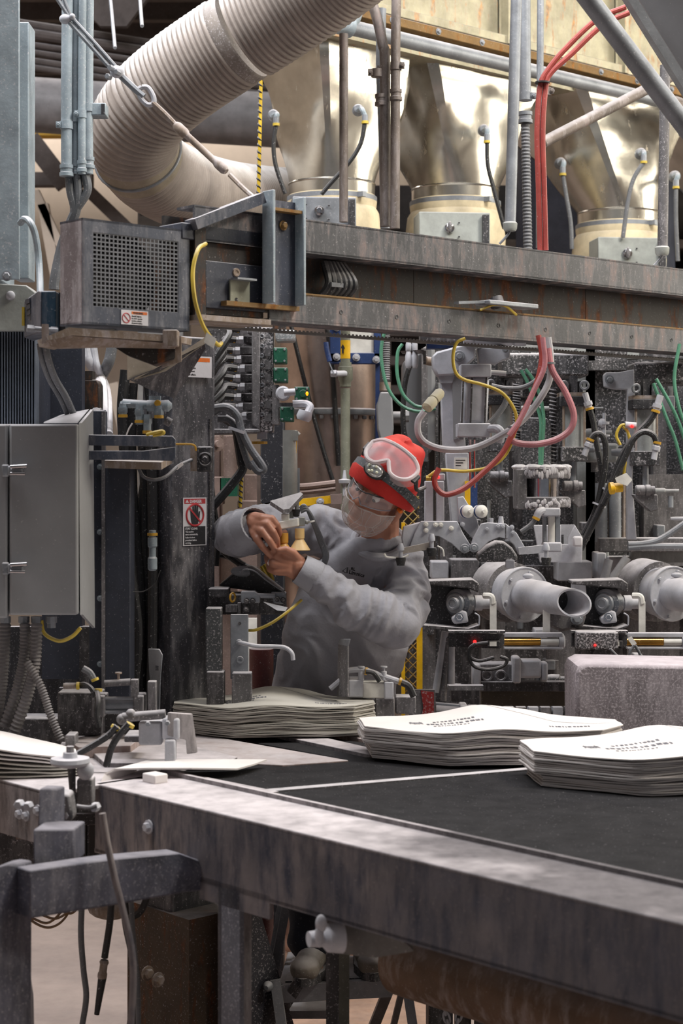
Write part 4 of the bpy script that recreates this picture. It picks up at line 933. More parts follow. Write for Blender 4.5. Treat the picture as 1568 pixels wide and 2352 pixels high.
# ------------------------------------------------------------------ stainless vessel
sv = thing('stainless_vessel', 'warm stainless steel vessel with flanged ring behind the worker', 'vessel', P(755, 1150, 6.6))
cx_ = P(752, 0, 6.62).x
def zv(y, Y=6.45): return P(0, y, Y).z
part(sv, 'shell', G().lathe((cx_, 6.62, zv(946)), ZV, [(0, .185), (.02, .185), (zv(720) - zv(946), .185)], 48), m_stainpink)
part(sv, 'lower_shell', G().lathe((cx_, 6.62, 0), ZV, [(0, .175), (zv(950), .18)], 48), m_stainpink)
part(sv, 'flange_ring', G().lathe((cx_, 6.62, zv(952)), ZV, [(0, .19), (.0, .205), (.008, .21), (.02, .21), (.026, .19)], 48), m_steel)
for k in range(14):
    a = math.pi + math.pi * (k + .5) / 14
    part(sv, 'flange_bolt', G().hexnut((cx_ + math.cos(a) * .2, 6.62 + math.sin(a) * .2, zv(954)), -ZV, .009, .014), m_dirty)
bp2 = thing('inspection_window', 'blue bolted frame around a white plate behind the valve pipe', 'panel', P(815, 830, 6.3))
part(bp2, 'stand', G().fbox(862, 830, 872, 2236, 6.32, .03), m_blue)
for x0, y0, x1, y1 in ((757, 700, 782, 832), (858, 700, 874, 832), (757, 810, 874, 836)):
    part(bp2, 'frame_bar', G().fbox(x0, y0, x1, y1, 6.3, .03), m_blue, bev=.003)
part(bp2, 'white_plate', G().fbox(780, 700, 860, 812, 6.31, .02), m_whitep)
for x, y in ((773, 752), (773, 820), (818, 821), (864, 826)):
    part(bp2, 'bolt', G().bolt(P(x, y, 6.298), (0, -1, 0), px(6, 6.3)), m_whiteish)
# valve pipe
vp = thing('valve_pipe', 'greenish upright water pipe with ball valve and blue lever', 'pipe', P(793, 1120, 6.0))
mg = mat('verdigris pipe', (128, 130, 116), .55, .4, dust=.4, speck=.12, rust=.15, rustcol=(120, 116, 60))
part(vp, 'pipe', G().cyl(P(793, 700, 6.0), P(793, 842, 6.0), px(11, 6), n=16).cyl(P(793, 892, 6.0), P(793, 2286, 6.0), px(11, 6), n=16), mg)
part(vp, 'valve_body', G().lathe(P(793, 832, 6.0), -ZV, [(0, px(12, 6)), (0, px(14, 6)), (px(10, 6), px(14, 6)), (px(11, 6), px(17, 6)), (px(40, 6), px(17, 6)), (px(46, 6), px(13, 6)), (px(56, 6), px(13, 6)), (px(57, 6), px(12, 6))], 16), mg)
part(vp, 'valve_stem', G().cyl(P(793, 858, 5.98), P(770, 858, 5.95), px(7, 6), n=10).hexnut(P(772, 858, 5.95), (-1, 0, 0), px(9, 6), .02), m_whiteish)
lv = part(vp, 'lever', G().bar(P(767, 860, 5.94), P(754, 828, 5.94), .012, .004), m_steel)
part(lv, 'lever_grip', G().tube([P(757, 830, 5.94), P(751, 806, 5.94), P(748, 786, 5.94)], px(6, 6), 10), m_blue)
part(vp, 'yellow_band', G().lathe(P(793, 782, 6.0), -ZV, [(0, px(11.4, 6)), (px(42, 6), px(11.4, 6))], 16), m_yellowp)
part(vp, 'arrow_mark', G().prism([P(x, y, 5.981) for x, y in ((785, 812), (789, 812), (789, 800), (792, 800), (787, 790), (782, 800), (785, 800))], (0, .001, 0)), m_signblack)
for i, pts in enumerate((((664, 730), (700, 880), (735, 1010), (766, 1110)), ((748, 735), (762, 830), (770, 950), (778, 1070)))):
    solo('black_cable', 'black cable slanting across the stainless vessel, %s' % ('longer one by the valve bank' if i == 0 else 'steeper one by the valve pipe'), 'cable',
         G().tube([P(x, y, 6.41) for x, y in pts], px(5 if i == 0 else 6, 6.41), 8), m_rubber, 'black cables on the vessel')
# conduit body and grey enclosure
cbd = thing('conduit_fitting', 'grey cast conduit fitting on a ribbed conduit', 'fitting', P(885, 1010, 6.1))
part(cbd, 'ribbed_conduit', G().lathe(P(886, 735, 6.1), -ZV, [(k * .004, px(10 if k % 2 else 8.5, 6.1)) for k in range(55)], 14), m_rubbergrey)
part(cbd, 'collar', G().lathe(P(884, 878, 6.1), -ZV, [(0, px(13, 6.1)), (.03, px(13, 6.1))], 16), m_rustplate)
part(cbd, 'body', G().fprism([(873, 900), (900, 900), (903, 960), (904, 985), (900, 1012), (873, 1012), (866, 985), (864, 930), (868, 920)], 6.06, .07), m_cabinet, bev=.006)
part(cbd, 'side_port', G().cyl(P(902, 955, 6.1), P(932, 955, 6.1), px(10, 6.1), n=12).lathe(P(926, 955, 6.1), (1, 0, 0), [(0, px(15, 6.1)), (.02, px(15, 6.1))], 8), m_cabinet)
part(cbd, 'lower_tube', G().cyl(P(886, 1010, 6.1), P(886, 2266, 6.1), px(11, 6.1)), m_cabinet)
ge = thing('grey_enclosure', 'rounded pale grey enclosure behind the red cap', 'box', P(955, 1050, 6.25))
part(ge, 'shell', G().fprism([(925, 830), (985, 790), (1000, 800), (1000, 1020), (985, 1045), (940, 1030), (925, 1010)], 6.2, .2), m_cabinet, bev=.02)
part(ge, 'edge_bar', G().fbox(968, 800, 982, 1060, 6.15, .04), m_dirty)
fb = thing('air_fitting_bracket', 'bent zinc bracket with two air fittings beside green tubes', 'bracket', P(950, 850, 5.7))
part(fb, 'plate', G().prism([P(920, 806, 5.75), P(968, 803, 5.65), P(978, 806, 5.65), P(978, 836, 5.65), P(972, 836, 5.65), P(972, 811, 5.66), P(925, 812, 5.76)], (0, .03, 0)), m_dirty)
for x in (938, 952):
    part(fb, 'fitting', G().lathe(P(x, 784, 5.7), -ZV, [(0, px(5, 5.7)), (.012, px(7, 5.7)), (.03, px(7, 5.7)), (.034, px(5, 5.7)), (.05, px(8, 5.7)), (.08, px(8, 5.7)), (.09, px(5, 5.7))], 10), m_whiteish)
part(fb, 'stub', G().cyl(P(976, 828, 5.7), P(1000, 832, 5.72), px(10, 5.7)), m_rustplate)
for i, pts in enumerate((((893, 745), (878, 780), (876, 830), (890, 890), (920, 930), (960, 945), (1000, 938)), ((924, 790), (913, 810), (912, 860), (925, 905), (950, 930), (968, 935)))):
    solo('green_tube', 'green air tube drooping to the white plug, %s' % ('longer outer loop' if i == 0 else 'shorter inner loop'), 'hose', G().tube([P(x, y, 5.6) for x, y in pts], px(4, 5.6), 8), m_green, 'green air tubes by the cylinder')
solo('black_drop_cable', 'black cable dropping from the zinc bracket behind the cap', 'cable', G().tube([P(944, 830, 5.75), P(930, 880, 5.75), P(925, 950, 5.75), P(930, 1000, 5.75), P(960, 1040, 5.75)], px(6, 5.75), 8), m_rubber)
# yellow bar behind the worker, brown pipes above it
yb = thing('yellow_guard_bar', 'yellow painted guard bar behind the worker', 'bar', P(680, 1170, 5.75))
part(yb, 'bar', G().prism([P(600, 1156, 5.75), P(760, 1138, 5.75), P(762, 1156, 5.75), P(604, 1172, 5.75)], (0, .03, 0)), m_yellowp)
part(yb, 'end_clip', G().fprism([(758, 1136), (785, 1134), (785, 1158), (760, 1158)], 5.74, .03), mp_)
part(yb, 'bolt', G().bolt(P(735, 1152, 5.748), (0, -1, 0), px(6, 5.75)), m_whiteish)
for i, (y, r) in enumerate(((1120, 8), (1132, 6))):
    solo('brown_pipe', 'dust brown pipe above the yellow bar, %s' % ('thicker' if i == 0 else 'thinner'), 'pipe', G().tube([P(626, y + 14 , 5.85), P(640, y, 5.85), P(700, y - 2, 5.85), P(770, y - 10, 5.85)], px(r, 5.85), 8), mp_, 'brown pipes above the yellow bar')
solo('white_spray_nozzle', 'small white frosted nozzle beside the red cap', 'nozzle', G().lathe(P(791, 1080, 5.975), -ZV, [(0, .004), (.03, .008), (.034, .022), (.045, .02), (.05, .007), (.09, .006)], 12), m_whiteish)
# ------------------------------------------------------------------ suction head being serviced
Ys = 4.98
st = thing('suction_head', 'grey air cylinder with plate and two amber suction cups held by the worker', 'tool', P(680, 1270, Ys))
mgz = mat('anodised grey', (140, 141, 138), .45, .3, dust=.3, speck=.04)
part(st, 'cylinder', G().cyl(P(666, 988, Ys), P(666, 1146, Ys), px(17, Ys), n=20), mgz)
part(st, 'cylinder_rib', G().fbox(648, 1075, 654, 1145, Ys, .02).fbox(680, 1075, 688, 1142, Ys, .02), m_steel)
part(st, 'end_fitting', G().fbox(672, 990, 684, 1012, Ys - .02, .02).cyl(P(680, 994, Ys), P(686, 1000, Ys), px(6, Ys)), mgz)
part(st, 'guide_rod', G().cyl(P(680, 1005, Ys - .01), P(677, 1080, Ys - .01), px(2, Ys), n=8), m_gold)
part(st, 'plate', G().prism([P(620, 1160, Ys - .02), P(690, 1140, Ys - .04), P(696, 1144, Ys - .04), P(664, 1178, Ys - .07), P(650, 1180, Ys - .07)], (0, 0, .012)), m_dirty)
part(st, 'stem', G().fbox(664, 1148, 674, 1190, Ys - .03, .014).cyl(P(682, 1146, Ys - .03), P(681, 1172, Ys - .03), px(5, Ys), n=10), mgz)
part(st, 'dark_knob', G().lathe(P(680, 1170, Ys - .03), -ZV, [(0, px(9, Ys)), (.006, px(9, Ys)), (.02, px(7, Ys)), (.022, px(4, Ys))], 12), m_rubber)
part(st, 'cross_block', G().prism([P(637, 1199, Ys - .06), P(684, 1190, Ys - .06), P(684, 1208, Ys - .06), P(637, 1217, Ys - .06)], (.01, .03, 0)), m_whitep, bev=.002)
part(st, 'side_block', G().fbox(684, 1188, 700, 1208, Ys - .05, .03).cyl(P(700, 1198, Ys - .04), P(708, 1200, Ys - .04), px(5, Ys)), mgz, bev=.002)
part(st, 'small_cap', G().fbox(646, 1180, 664, 1196, Ys - .05, .02), m_whitep, bev=.002)
amb = mat('amber suction rubber', (186, 136, 52), .45, dust=.1, speck=.02)
amb2 = mat('pale suction rubber', (196, 164, 110), .5, dust=.1, speck=.02)
for x, y, m, nm in ((651, 1224, amb, 'amber_cup'), (688, 1214, amb2, 'pale_cup')):
    part(st, nm, G().lathe(P(x, y, Ys - .05), -ZV, [(0, px(9, Ys)), (.0, px(11, Ys)), (px(22, Ys), px(11, Ys)), (px(24, Ys), px(9, Ys)), (px(48, Ys), px(24, Ys)), (px(50, Ys), px(23, Ys)), (px(38, Ys), px(10, Ys))], 24), m)
for i in range(3):
    part(st, 'air_tube', G().tube([P(688 + i, 1168 + i * 4, Ys - .03), P(700 + i * 3, 1162 + i * 5, Ys - .03), P(716 + i * 2, 1195, Ys - .02), P(732 + i * 4, 1240, Ys), P(744 + i * 4, 1275, Ys), P(738 + i * 2, 1302, Ys), P(722 + i, 1312, Ys)], px(4, Ys), 8), m_rubbergrey)
part(st, 'tube_tie', G().lathe(P(714, 1196, Ys - .02), (.3, 0, -1), [(0, px(9, Ys)), (.005, px(9, Ys))], 12), m_whitep)
# ------------------------------------------------------------------ clamp tooling below the hands
ct = thing('clamp_tooling', 'dark clamp tooling with grey toggle lever below the hands', 'tool', P(570, 1400, 4.95))
Yk = 4.95
part(ct, 'bed', G().fbox(478, 1365, 655, 1412, Yk + .03, .12), m_dirtydark, bev=.004)
part(ct, 'upper_plate', G().fbox(478, 1352, 524, 1372, Yk, .10), m_black, bev=.003)
part(ct, 'toggle_body', G().fprism([(553, 1358), (585, 1358), (597, 1368), (597, 1385), (553, 1385)], Yk - .02, .035), m_steel, bev=.003)
part(ct, 'toggle_rod', G().cyl(P(585, 1368, Yk - .01), P(632, 1369, Yk - .01), px(6, Yk), n=10), m_steel)
part(ct, 'toggle_jaw', G().fprism([(622, 1360), (654, 1360), (656, 1372), (650, 1388), (628, 1386)], Yk - .01, .03), m_steel, bev=.003)
part(ct, 'toggle_lever', G().prism([P(605, 1383, Yk - .03), P(618, 1386, Yk - .03), P(660, 1396, Yk - .05), P(655, 1404, Yk - .05), P(636, 1402, Yk - .05)], (0, .02, 0)), m_steel)
for x, y in ((566, 1380), (580, 1380), (637, 1376), (650, 1378), (565, 1400)):
    part(ct, 'bolt', G().bolt(P(x, y, Yk - .024), (0, -1, 0), px(4.5, Yk)), m_dirtydark)
part(ct, 'eye', G().torus(P(534, 1372, Yk), (1, -.6, 0), px(10, Yk), px(2.5, Yk), 16, 6), m_gold)
part(ct, 'angle_lip', G().fbox(545, 1385, 552, 1412, Yk, .05).fbox(518, 1390, 546, 1406, Yk, .05), m_dirty)
bs = thing('black_bellows', 'black rubber wedge shaped gripper shell with dusty rim', 'gripper', P(590, 1350, 5.0))
part(bs, 'shell', G().prism([P(500, 1345, 5.05), P(545, 1308, 5.0), P(575, 1300, 4.98), P(600, 1318, 4.95), P(655, 1362, 4.95), P(640, 1366, 4.95), P(520, 1350, 5.03)], (.0, .10, 0)), m_rubber, bev=.008)
part(bs, 'rim', G().tube([P(552, 1318, 4.96), P(562, 1308, 4.94), P(585, 1312, 4.93), P(615, 1335, 4.93), P(650, 1358, 4.94)], px(2, 4.95), 6), m_rubbergrey)
part(bs, 'dust_cap', G().ball(P(560, 1312, 5.0), px(26, 5), (1.2, .7, .5)), m_rubbergrey)
solo('yellow_spring_guard', 'bright yellow spring guard glimpsed below the wrist', 'guard', G().tube([P(600, 1300, 5.15), P(612, 1322, 5.15), P(625, 1335, 5.15), P(620, 1316, 5.15), P(606, 1296, 5.15)], px(5, 5.1), 8), m_yellow)
fp = thing('flat_post', 'flat galvanised post with two holes and bent grey tube', 'post', P(549, 1600, 4.92))
part(fp, 'plate', G().fbox(529, 1411, 570, 1560, 4.9, .012), m_steel, bev=.002)
part(fp, 'foot', G().fbox(532, 1546, 577, 1640, 4.86, .05), m_dirty, bev=.003)
part(fp, 'hole', G().lathe(P(550, 1432, 4.8985), (0, -1, 0), [(0, px(4, 4.9)), (.0006, px(4, 4.9))], 12), m_black)
part(fp, 'washer', G().lathe(P(551, 1516, 4.8985), (0, -1, 0), [(0, px(9, 4.9)), (.003, px(8, 4.9)), (.003, px(4, 4.9)), (.001, px(4, 4.9))], 14), m_steel)
part(fp, 'tube_boss', G().lathe(P(549, 1476, 4.9), (0, -1, 0), [(0, px(8, 4.9)), (.01, px(7, 4.9))], 14), m_steel)
part(fp, 'bent_tube', G().tube([P(549, 1476, 4.89), P(560, 1478, 4.86), P(590, 1484, 4.84), P(630, 1485, 4.84), P(655, 1488, 4.83), P(670, 1500, 4.82), P(673, 1516, 4.82)], px(5, 4.85), 10), m_whiteish)
for i, (x0, y0, x1, y1, lab) in enumerate(((472, 1397, 508, 1545, 'tall mottled dark plate beside the flat post'), (474, 1543, 514, 1640, 'short mottled block below the tall dark plate'))):
    solo('mottled_block', lab, 'plate', G().fbox(x0, y0, x1, y1, 4.88 - .02 * i, .06), mat('mottled dark', (60, 62, 64), .6, dust=.8, speck=.3) if i == 0 else m_dirtydark, bev=.003)
solo('yellow_air_line', 'thin yellow air line rising past the toggle clamp', 'hose', G().tube([P(570, 1448, 4.95), P(590, 1446, 4.93), P(625, 1430, 4.9), P(660, 1405, 4.9), P(692, 1378, 4.93)], px(3.5, 4.9), 8), m_yellow)
solo('red_drum', 'dark red cylinder behind the flat post', 'drum', G().cyl(P(600, 1490, 5.42), Vector((P(600, 0, 5.42).x, 5.42, 0)), px(28, 5.4), n=24), mat('dark red paint', (74, 30, 28), .5, dust=.4, speck=.06))
solo('bright_panel', 'pale lit sheet with blue edge seen behind the flat post', 'panel', G().fbox(560, 1420, 622, 2250, 6.2, .02), m_whitep)
# ------------------------------------------------------------------ packer frame
pk = thing('packer_frame', 'dusty grey packing machine frame behind the filling spouts', 'machine', P(1250, 1650, 6.3))
m_pale = mat('pale powdered plate', (146, 149, 148), .7, dust=.8, speck=.14, streak=.3)
m_spk = mat('speckled charcoal', (52, 52, 54), .65, dust=.95, speck=.34, streak=.12)
m_wmach = mat('light grey machined metal', (170, 172, 180), .5, .15, dust=.7, speck=.07)
m_powder = mat('caked white powder', (206, 203, 206), .95, dust=.3, speck=.3, var=.06)
part(pk, 'back_plate', G().fbox(1000, 760, 2500, 1300, 6.5, .06), m_spk)
part(pk, 'lower_back_plate', G().fbox(940, 1300, 2500, 1700, 6.45, .06), m_dirtydark)
for x0, x1, m in ((1345, 1440, m_spk), (1325, 1366, m_pale), (1500, 1530, m_dirty), (1175, 1200, m_dirtydark), (1010, 1040, m_dirty), (960, 985, m_dirtydark)):
    part(pk, 'upright', G().fbox(x0, 800 if x0 > 1300 else 860, x1, 1300, 6.25, .1), m)
for x0, y0, x1, y1, m in ((1240, 745, 1340, 820, m_pale), (1356, 745, 1468, 825, m_pale), (1475, 745, 1520, 800, m_dirty), (1100, 740, 1235, 800, m_pale)):
    part(pk, 'top_panel', G().fbox(x0, y0, x1, y1, 6.35, .05), m, bev=.003)
part(pk, 'top_ledge', G().fbox(1350, 828, 1460, 850, 6.2, .12), m_spk)
part(pk, 'side_panel', G().fbox(1350, 1018, 1420, 1062, 6.1, .1), m_pale, bev=.01)
part(pk, 'side_panel', G().fbox(1478, 1090, 1700, 1300, 6.2, .1), m_dirty)
for x in (1380, 1412):
    part(pk, 'guide_rod', G().cyl(P(x, 1110, 5.95), P(x, 1245, 5.95), px(14, 5.95), n=18), m_steel)
    part(pk, 'rust_line', G().cyl(P(x + 20, 1110, 5.97), P(x + 20, 1245, 5.97), px(4, 5.95), n=8), m_rustplate)
part(pk, 'cross_rail', G().fbox(1375, 1236, 2500, 1268, 5.9, .1), m_dirty, bev=.003)
part(pk, 'cross_rail', G().fbox(1455, 1268, 2500, 1292, 5.95, .1), m_pale)
for x0, y0, x1, y1, Y in ((990, 1290, 1030, 1330, 6.0), (1035, 1285, 1100, 1345, 6.0), (1105, 1290, 1130, 1400, 6.0), (1280, 1290, 1360, 1335, 6.0), (1400, 1280, 1470, 1340, 6.0), (1370, 1270, 1392, 1330, 6.05)):
    part(pk, 'block', G().fbox(x0, y0, x1, y1, Y, .12), m_dirty if x0 % 2 else m_whiteish, bev=.004)
for a, b in (((1398, 1285), (1385, 1340)), ((1440, 1280), (1405, 1330))):
    part(pk, 'stay_tube', G().cyl(P(*a, 5.9), P(*b, 5.9), px(10, 5.9)), m_whiteish)
for x0, x1 in ((960, 1000), (1105, 1160), (1255, 1320), (1440, 1560)):
    part(pk, 'lower_upright', G().fbox(x0, 1400, x1, 1700, 6.1, .1), m_dirty)
for k in range(7):
    part(pk, 'lower_panel', G().fbox(1130 + k * 28, 1625, 1152 + k * 28, 1700, 5.9, .06), m_whiteish if k % 2 else m_dirty)
part(pk, 'angle_rail', G().fbox(1105, 1566, 1330, 1588, 5.6, .04), m_dirtydark, bev=.002)
part(pk, 'angle_rail', G().fbox(1105, 1588, 1330, 1622, 5.62, .04), mat('brown stained rail', (84, 76, 66), .7, dust=.9, speck=.12), bev=.002)
for z_ in (1105, 1325):
    part(pk, 'floor_leg', G().box((P(z_, 0, 6.1).x, 6.15, P(0, 1690, 6.1).z / 2), (.1, .1, P(0, 1690, 6.1).z)), m_dirtydark)
rnd = random.Random(11)
for k in range(64):
    x = rnd.uniform(985, 1560); y = rnd.uniform(880, 1290) if k < 42 else rnd.uniform(1405, 1640)
    if k >= 42: x = rnd.uniform(985, 1315)
    w, hh = rnd.uniform(10, 34), rnd.uniform(12, 46); Y = rnd.uniform(5.98, 6.2)
    m = rnd.choice((m_whiteish, m_dirty, m_pale, m_spk, m_steel))
    if k % 3 == 0: part(pk, 'spindle', G().cyl(P(x, y - hh / 2, Y), P(x, y + hh, Y), px(w / 4, Y), n=12), m)
    elif k % 3 == 1: part(pk, 'small_block', G().fbox(x - w / 2, y - hh / 2, x + w / 2, y + hh / 2, Y, .08), m, bev=.004)
    else: part(pk, 'pipe_stub', G().lathe(P(x, y, Y), (1, -.2, 0), [(0, px(w / 4, Y)), (.02, px(w / 3, Y)), (.05, px(w / 3, Y)), (.055, px(w / 5, Y)), (.1, px(w / 5, Y))], 12), m)
# powder caked beams
for i, (x0, y0, x1, y1, lab) in enumerate(((1152, 812, 1352, 864, 'dark cross girder capped with white powder above the hoses'), (1455, 832, 1640, 882, 'dark cross girder beside the white bolted arm'))):
    t = thing('cross_girder', lab, 'beam', P((x0 + x1) / 2, y1, 5.9), 'powder capped beams')
    part(t, 'block', G().fbox(x0, y0, x1, y1, 5.85, .16), m_spk, bev=.008)
    g = G()
    for k in range(46):
        xx = x0 + 4 + (x1 - x0 - 8) * random.random(); r = px(3 + 3 * random.random(), 5.9)
        g.ball(P(xx, y0 + 1, 5.87 + random.random() * .12), r, (1.8, 1.5, .55), seg=8)
    q = part(t, 'powder_cap', g, m_powder); q['kind'] = 'stuff'
# white arm with bolt
wa = thing('bolted_arm', 'white painted arm with one big bolt hanging beside the second cross girder', 'arm', P(1450, 1240, 5.8))
part(wa, 'arm_plate', G().fprism([(1386, 862), (1392, 855), (1420, 855), (1456, 848), (1458, 960), (1452, 1100), (1462, 1240), (1440, 1240), (1440, 895), (1412, 894), (1400, 892), (1388, 888)], 5.78, .03), m_whiteish, bev=.003)
part(wa, 'big_bolt', G().bolt(P(1399, 872, 5.775), (0, -1, 0), px(7, 5.78)), m_steel)
# press cylinders
def press(cx, top, bot, Y, lab, w=26):
    t = thing('press_cylinder', lab, 'cylinder', P(cx, bot, Y), 'press cylinders on the packer')
    part(t, 'clevis', G().fbox(cx - 8, top - 42, cx + 8, top, Y + .02, .04).fbox(cx - 20, top - 30, cx - 12, top, Y + .01, .05).fbox(cx + 12, top - 30, cx + 20, top, Y + .01, .05), m_black)
    part(t, 'head_plate', G().fbox(cx - w - 5, top - 4, cx + w + 6, top + 4, Y - .01, .1), m_rustplate)
    part(t, 'head', G().fbox(cx - w - 6, top + 4, cx + w + 4, top + 28, Y - .01, .1), m_black, bev=.003)
    part(t, 'barrel', G().cyl(P(cx, top + 26, Y + .04), P(cx, bot, Y + .04), px(w - 4, Y), n=22), m_pale)
    for s in (-1, 1):
        part(t, 'tie_rod', G().cyl(P(cx + s * (w - 2), top + 26, Y), P(cx + s * (w - 2), bot, Y), px(3, Y), n=8), m_rustplate)
    part(t, 'foot', G().fbox(cx - w - 2, bot, cx + w + 6, bot + 34, Y - .01, .1), m_spk, bev=.003)
    part(t, 'rod', G().cyl(P(cx - 2, bot + 34, Y + .03), P(cx - 2, bot + 82, Y + .03), px(7, Y), n=12), m_steel)
    for s in (-1, 1):
        part(t, 'eye_bolt', G().torus(P(cx + s * 24, top - 20, Y - .02), (s * .4, 1, .2), px(9, Y), px(3, Y), 16, 6), m_steel)
    part(t, 'roller', G().lathe(P(cx - 26, bot + 90, Y), (1, 0, 0), [(0, px(9, Y)), (.004, px(12, Y)), (.03, px(12, Y)), (.032, px(10, Y)), (.036, px(13, Y)), (.05, px(13, Y)), (.052, px(10, Y)), (.065, px(10, Y))], 18), m_dirty)
    part(t, 'yoke', G().fprism([(cx - 30, bot + 100), (cx + 26, bot + 100), (cx + 28, bot + 135), (cx + 10, bot + 140), (cx - 24, bot + 110)], Y, .05), m_dirty, bev=.003)
press(1318, 905, 1026, 5.72, 'press cylinder behind the pink hose loop')
press(1484, 912, 1036, 5.70, 'press cylinder below the second cross girder')
press(1150, 902, 1004, 5.95, 'press cylinder half hidden by the grey air cylinder')
# eyebolt stud
solo('levelling_stud', 'white dusted levelling stud on the speckled upright', 'stud', G().lathe(P(1387, 948, 5.9), -ZV, [(0, px(4, 5.9)), (.03, px(4, 5.9)), (.031, px(12, 5.9)), (.04, px(12, 5.9)), (.041, px(4, 5.9)), (.075, px(4, 5.9)), (.076, px(13, 5.9)), (.082, px(13, 5.9))], 14).lathe(P(1374, 972, 5.9), (1, 0, 0), [(0, px(6, 5.9)), (.01, px(11, 5.9)), (.02, px(10, 5.9))], 12), m_whiteish)
# filling head with caked powder
fh = thing('bag_filler', 'filling head of chrome column and round plates caked with white powder', 'machine', P(1243, 1240, 5.6))
part(fh, 'black_hopper', G().fprism([(1196, 958), (1256, 960), (1266, 975), (1266, 1075), (1196, 1075)], 5.72, .12), m_spk, bev=.004)
part(fh, 'upper_plate', G().lathe(P(1246, 1075, 5.66), -ZV, [(0, px(60, 5.66)), (px(24, 5.66), px(60, 5.66))], 36), m_dirty, bev=.003)
part(fh, 'chrome_column', G().cyl(P(1246, 1095, 5.66), P(1246, 1170, 5.66), px(38, 5.66), n=32), m_chrome)
part(fh, 'lower_plate', G().lathe(P(1246, 1141, 5.66), -ZV, [(0, px(60, 5.66)), (px(24, 5.66), px(60, 5.66))], 36), m_dirty, bev=.003)
part(fh, 'side_block', G().fbox(1186, 1078, 1210, 1170, 5.6, .12), m_dirty, bev=.003)
g = G()
for k in range(70):
    a = random.random() * 6.28; rr = px(58, 5.66) * math.sqrt(random.random())
    yy = 1073
    c = P(1246, yy, 5.66) + Vector((math.cos(a) * rr, math.sin(a) * rr, 0))
    g.ball(c, px(6 + 6 * random.random(), 5.66), (1.3, 1.3, .6), seg=8)
for k in range(34):
    a = math.pi * (1 + k / 33); c = P(1246, 1078 + random.random() * 14, 5.66) + Vector((math.cos(a), math.sin(a), 0)) * px(60, 5.66)
    g.ball(c, px(4, 5.66), (.9, .5, 1.6 + random.random()), seg=8)
q = part(fh, 'powder_crust', g, m_powder); q['kind'] = 'stuff'
g = G()
for k in range(40):
    a = math.pi * (1 + k / 39); c = P(1246, 1146 + random.random() * 16, 5.66) + Vector((math.cos(a), math.sin(a), 0)) * px(60, 5.66)
    g.ball(c, px(3.5, 5.66), (1.2, .5, 1.2 + random.random()), seg=8)
q = part(fh, 'powder_splash', g, m_powder); q['kind'] = 'stuff'
for cx, y0, y1 in ((1186, 880, 1010), (1270, 890, 1075)):
    t = thing('spring_column', 'dusty coil spring column %s' % ('behind the yellow hose' if cx < 1200 else 'beside the black hopper'), 'spring', P(cx, y1, 5.75), 'coil spring columns')
    part(t, 'coil', G().tube([P(cx, y0, 5.75).lerp(P(cx, y1, 5.75), i / 240) + Vector((math.cos(i * .55), math.sin(i * .55), 0)) * px(8, 5.75) for i in range(241)], px(1.8, 5.75), 6, 1), m_dirtydark)
    part(t, 'core', G().cyl(P(cx, y0, 5.75), P(cx, y1, 5.75), px(6.5, 5.75), n=12), m_black)
for i, pts in enumerate((((1196, 850), (1212, 880), (1232, 930), (1242, 970), (1240, 1020), (1240, 1078)), ((1206, 848), (1224, 872), (1240, 910), (1248, 960), (1246, 1010), (1243, 1070)), ((1500, 880), (1530, 960), (1550, 1010), (1568, 1080)), ((1506, 870), (1540, 930), (1562, 980), (1580, 1040)), ((1560, 790), (1548, 870), (1560, 940), (1580, 990)))):
    solo('green_line', ['green air line falling into the powder plate, outer', 'green air line falling into the powder plate, inner', 'green air line sweeping off behind the second press cylinder, lower', 'green air line sweeping off behind the second press cylinder, upper', 'dark green line hanging past the second cross girder'][i], 'hose', G().tube([P(x, y, 5.62) for x, y in pts], px(4.2, 5.6), 8), m_green, 'green air lines on the packer')
# ------------------------------------------------------------------ swing arm with air cylinder
Ya = 5.35
sa = thing('swing_arm', 'light grey swing arm with clevis head and upright profile', 'arm', P(1045, 1190, Ya))
part(sa, 'mount_plate', G().fbox(965, 765, 1110, 784, Ya + .02, .1), m_dirtydark, bev=.003)
part(sa, 'blue_strip', G().fbox(980, 783, 1040, 800, Ya + .04, .06), m_blue)
part(sa, 'actuator', G().lathe(P(1064, 780, Ya), (1, .02, 0), [(0, px(10, Ya)), (.01, px(14, Ya)), (.03, px(15, Ya)), (.034, px(12, Ya)), (.045, px(15, Ya)), (.15, px(15, Ya)), (.155, px(12, Ya)), (.16, px(15, Ya)), (.195, px(15, Ya))], 22), m_wmach)
part(sa, 'clevis', G().fprism([(992, 818), (1002, 808), (1060, 792), (1090, 790), (1092, 822), (1066, 846), (1040, 862), (1004, 864), (994, 845)], Ya, .07), m_wmach, bev=.006)
part(sa, 'pivot', G().lathe(P(1054, 818, Ya), (0, -1, 0), [(0, px(13, Ya)), (.006, px(12, Ya)), (.006, px(7, Ya)), (.014, px(6, Ya))], 18), m_steel)
part(sa, 'rear_clevis', G().fprism([(1095, 800), (1130, 798), (1170, 796), (1172, 822), (1150, 830), (1140, 836), (1100, 836)], Ya + .06, .06), m_wmach, bev=.004)
part(sa, 'small_bolt', G().bolt(P(1160, 803, Ya + .055), (0, -1, 0), px(5, Ya)), m_steel)
part(sa, 'neck', G().fprism([(1006, 862), (1044, 862), (1038, 880), (1012, 880)], Ya + .01, .06), m_wmach)
part(sa, 'profile', G().fprism([(1011, 878), (1060, 878), (1070, 1040), (1018, 1040)], Ya + .02, .05), m_wmach, bev=.003)
part(sa, 'profile_edge', G().fprism([(1038, 866), (1062, 858), (1068, 1000), (1041, 1010)], Ya + .012, .05), m_cabinet)
part(sa, 'lower_profile', G().fprism([(1022, 1040), (1076, 1040), (1080, 1200), (1036, 1200)], Ya + .02, .05), m_wmach, bev=.003)
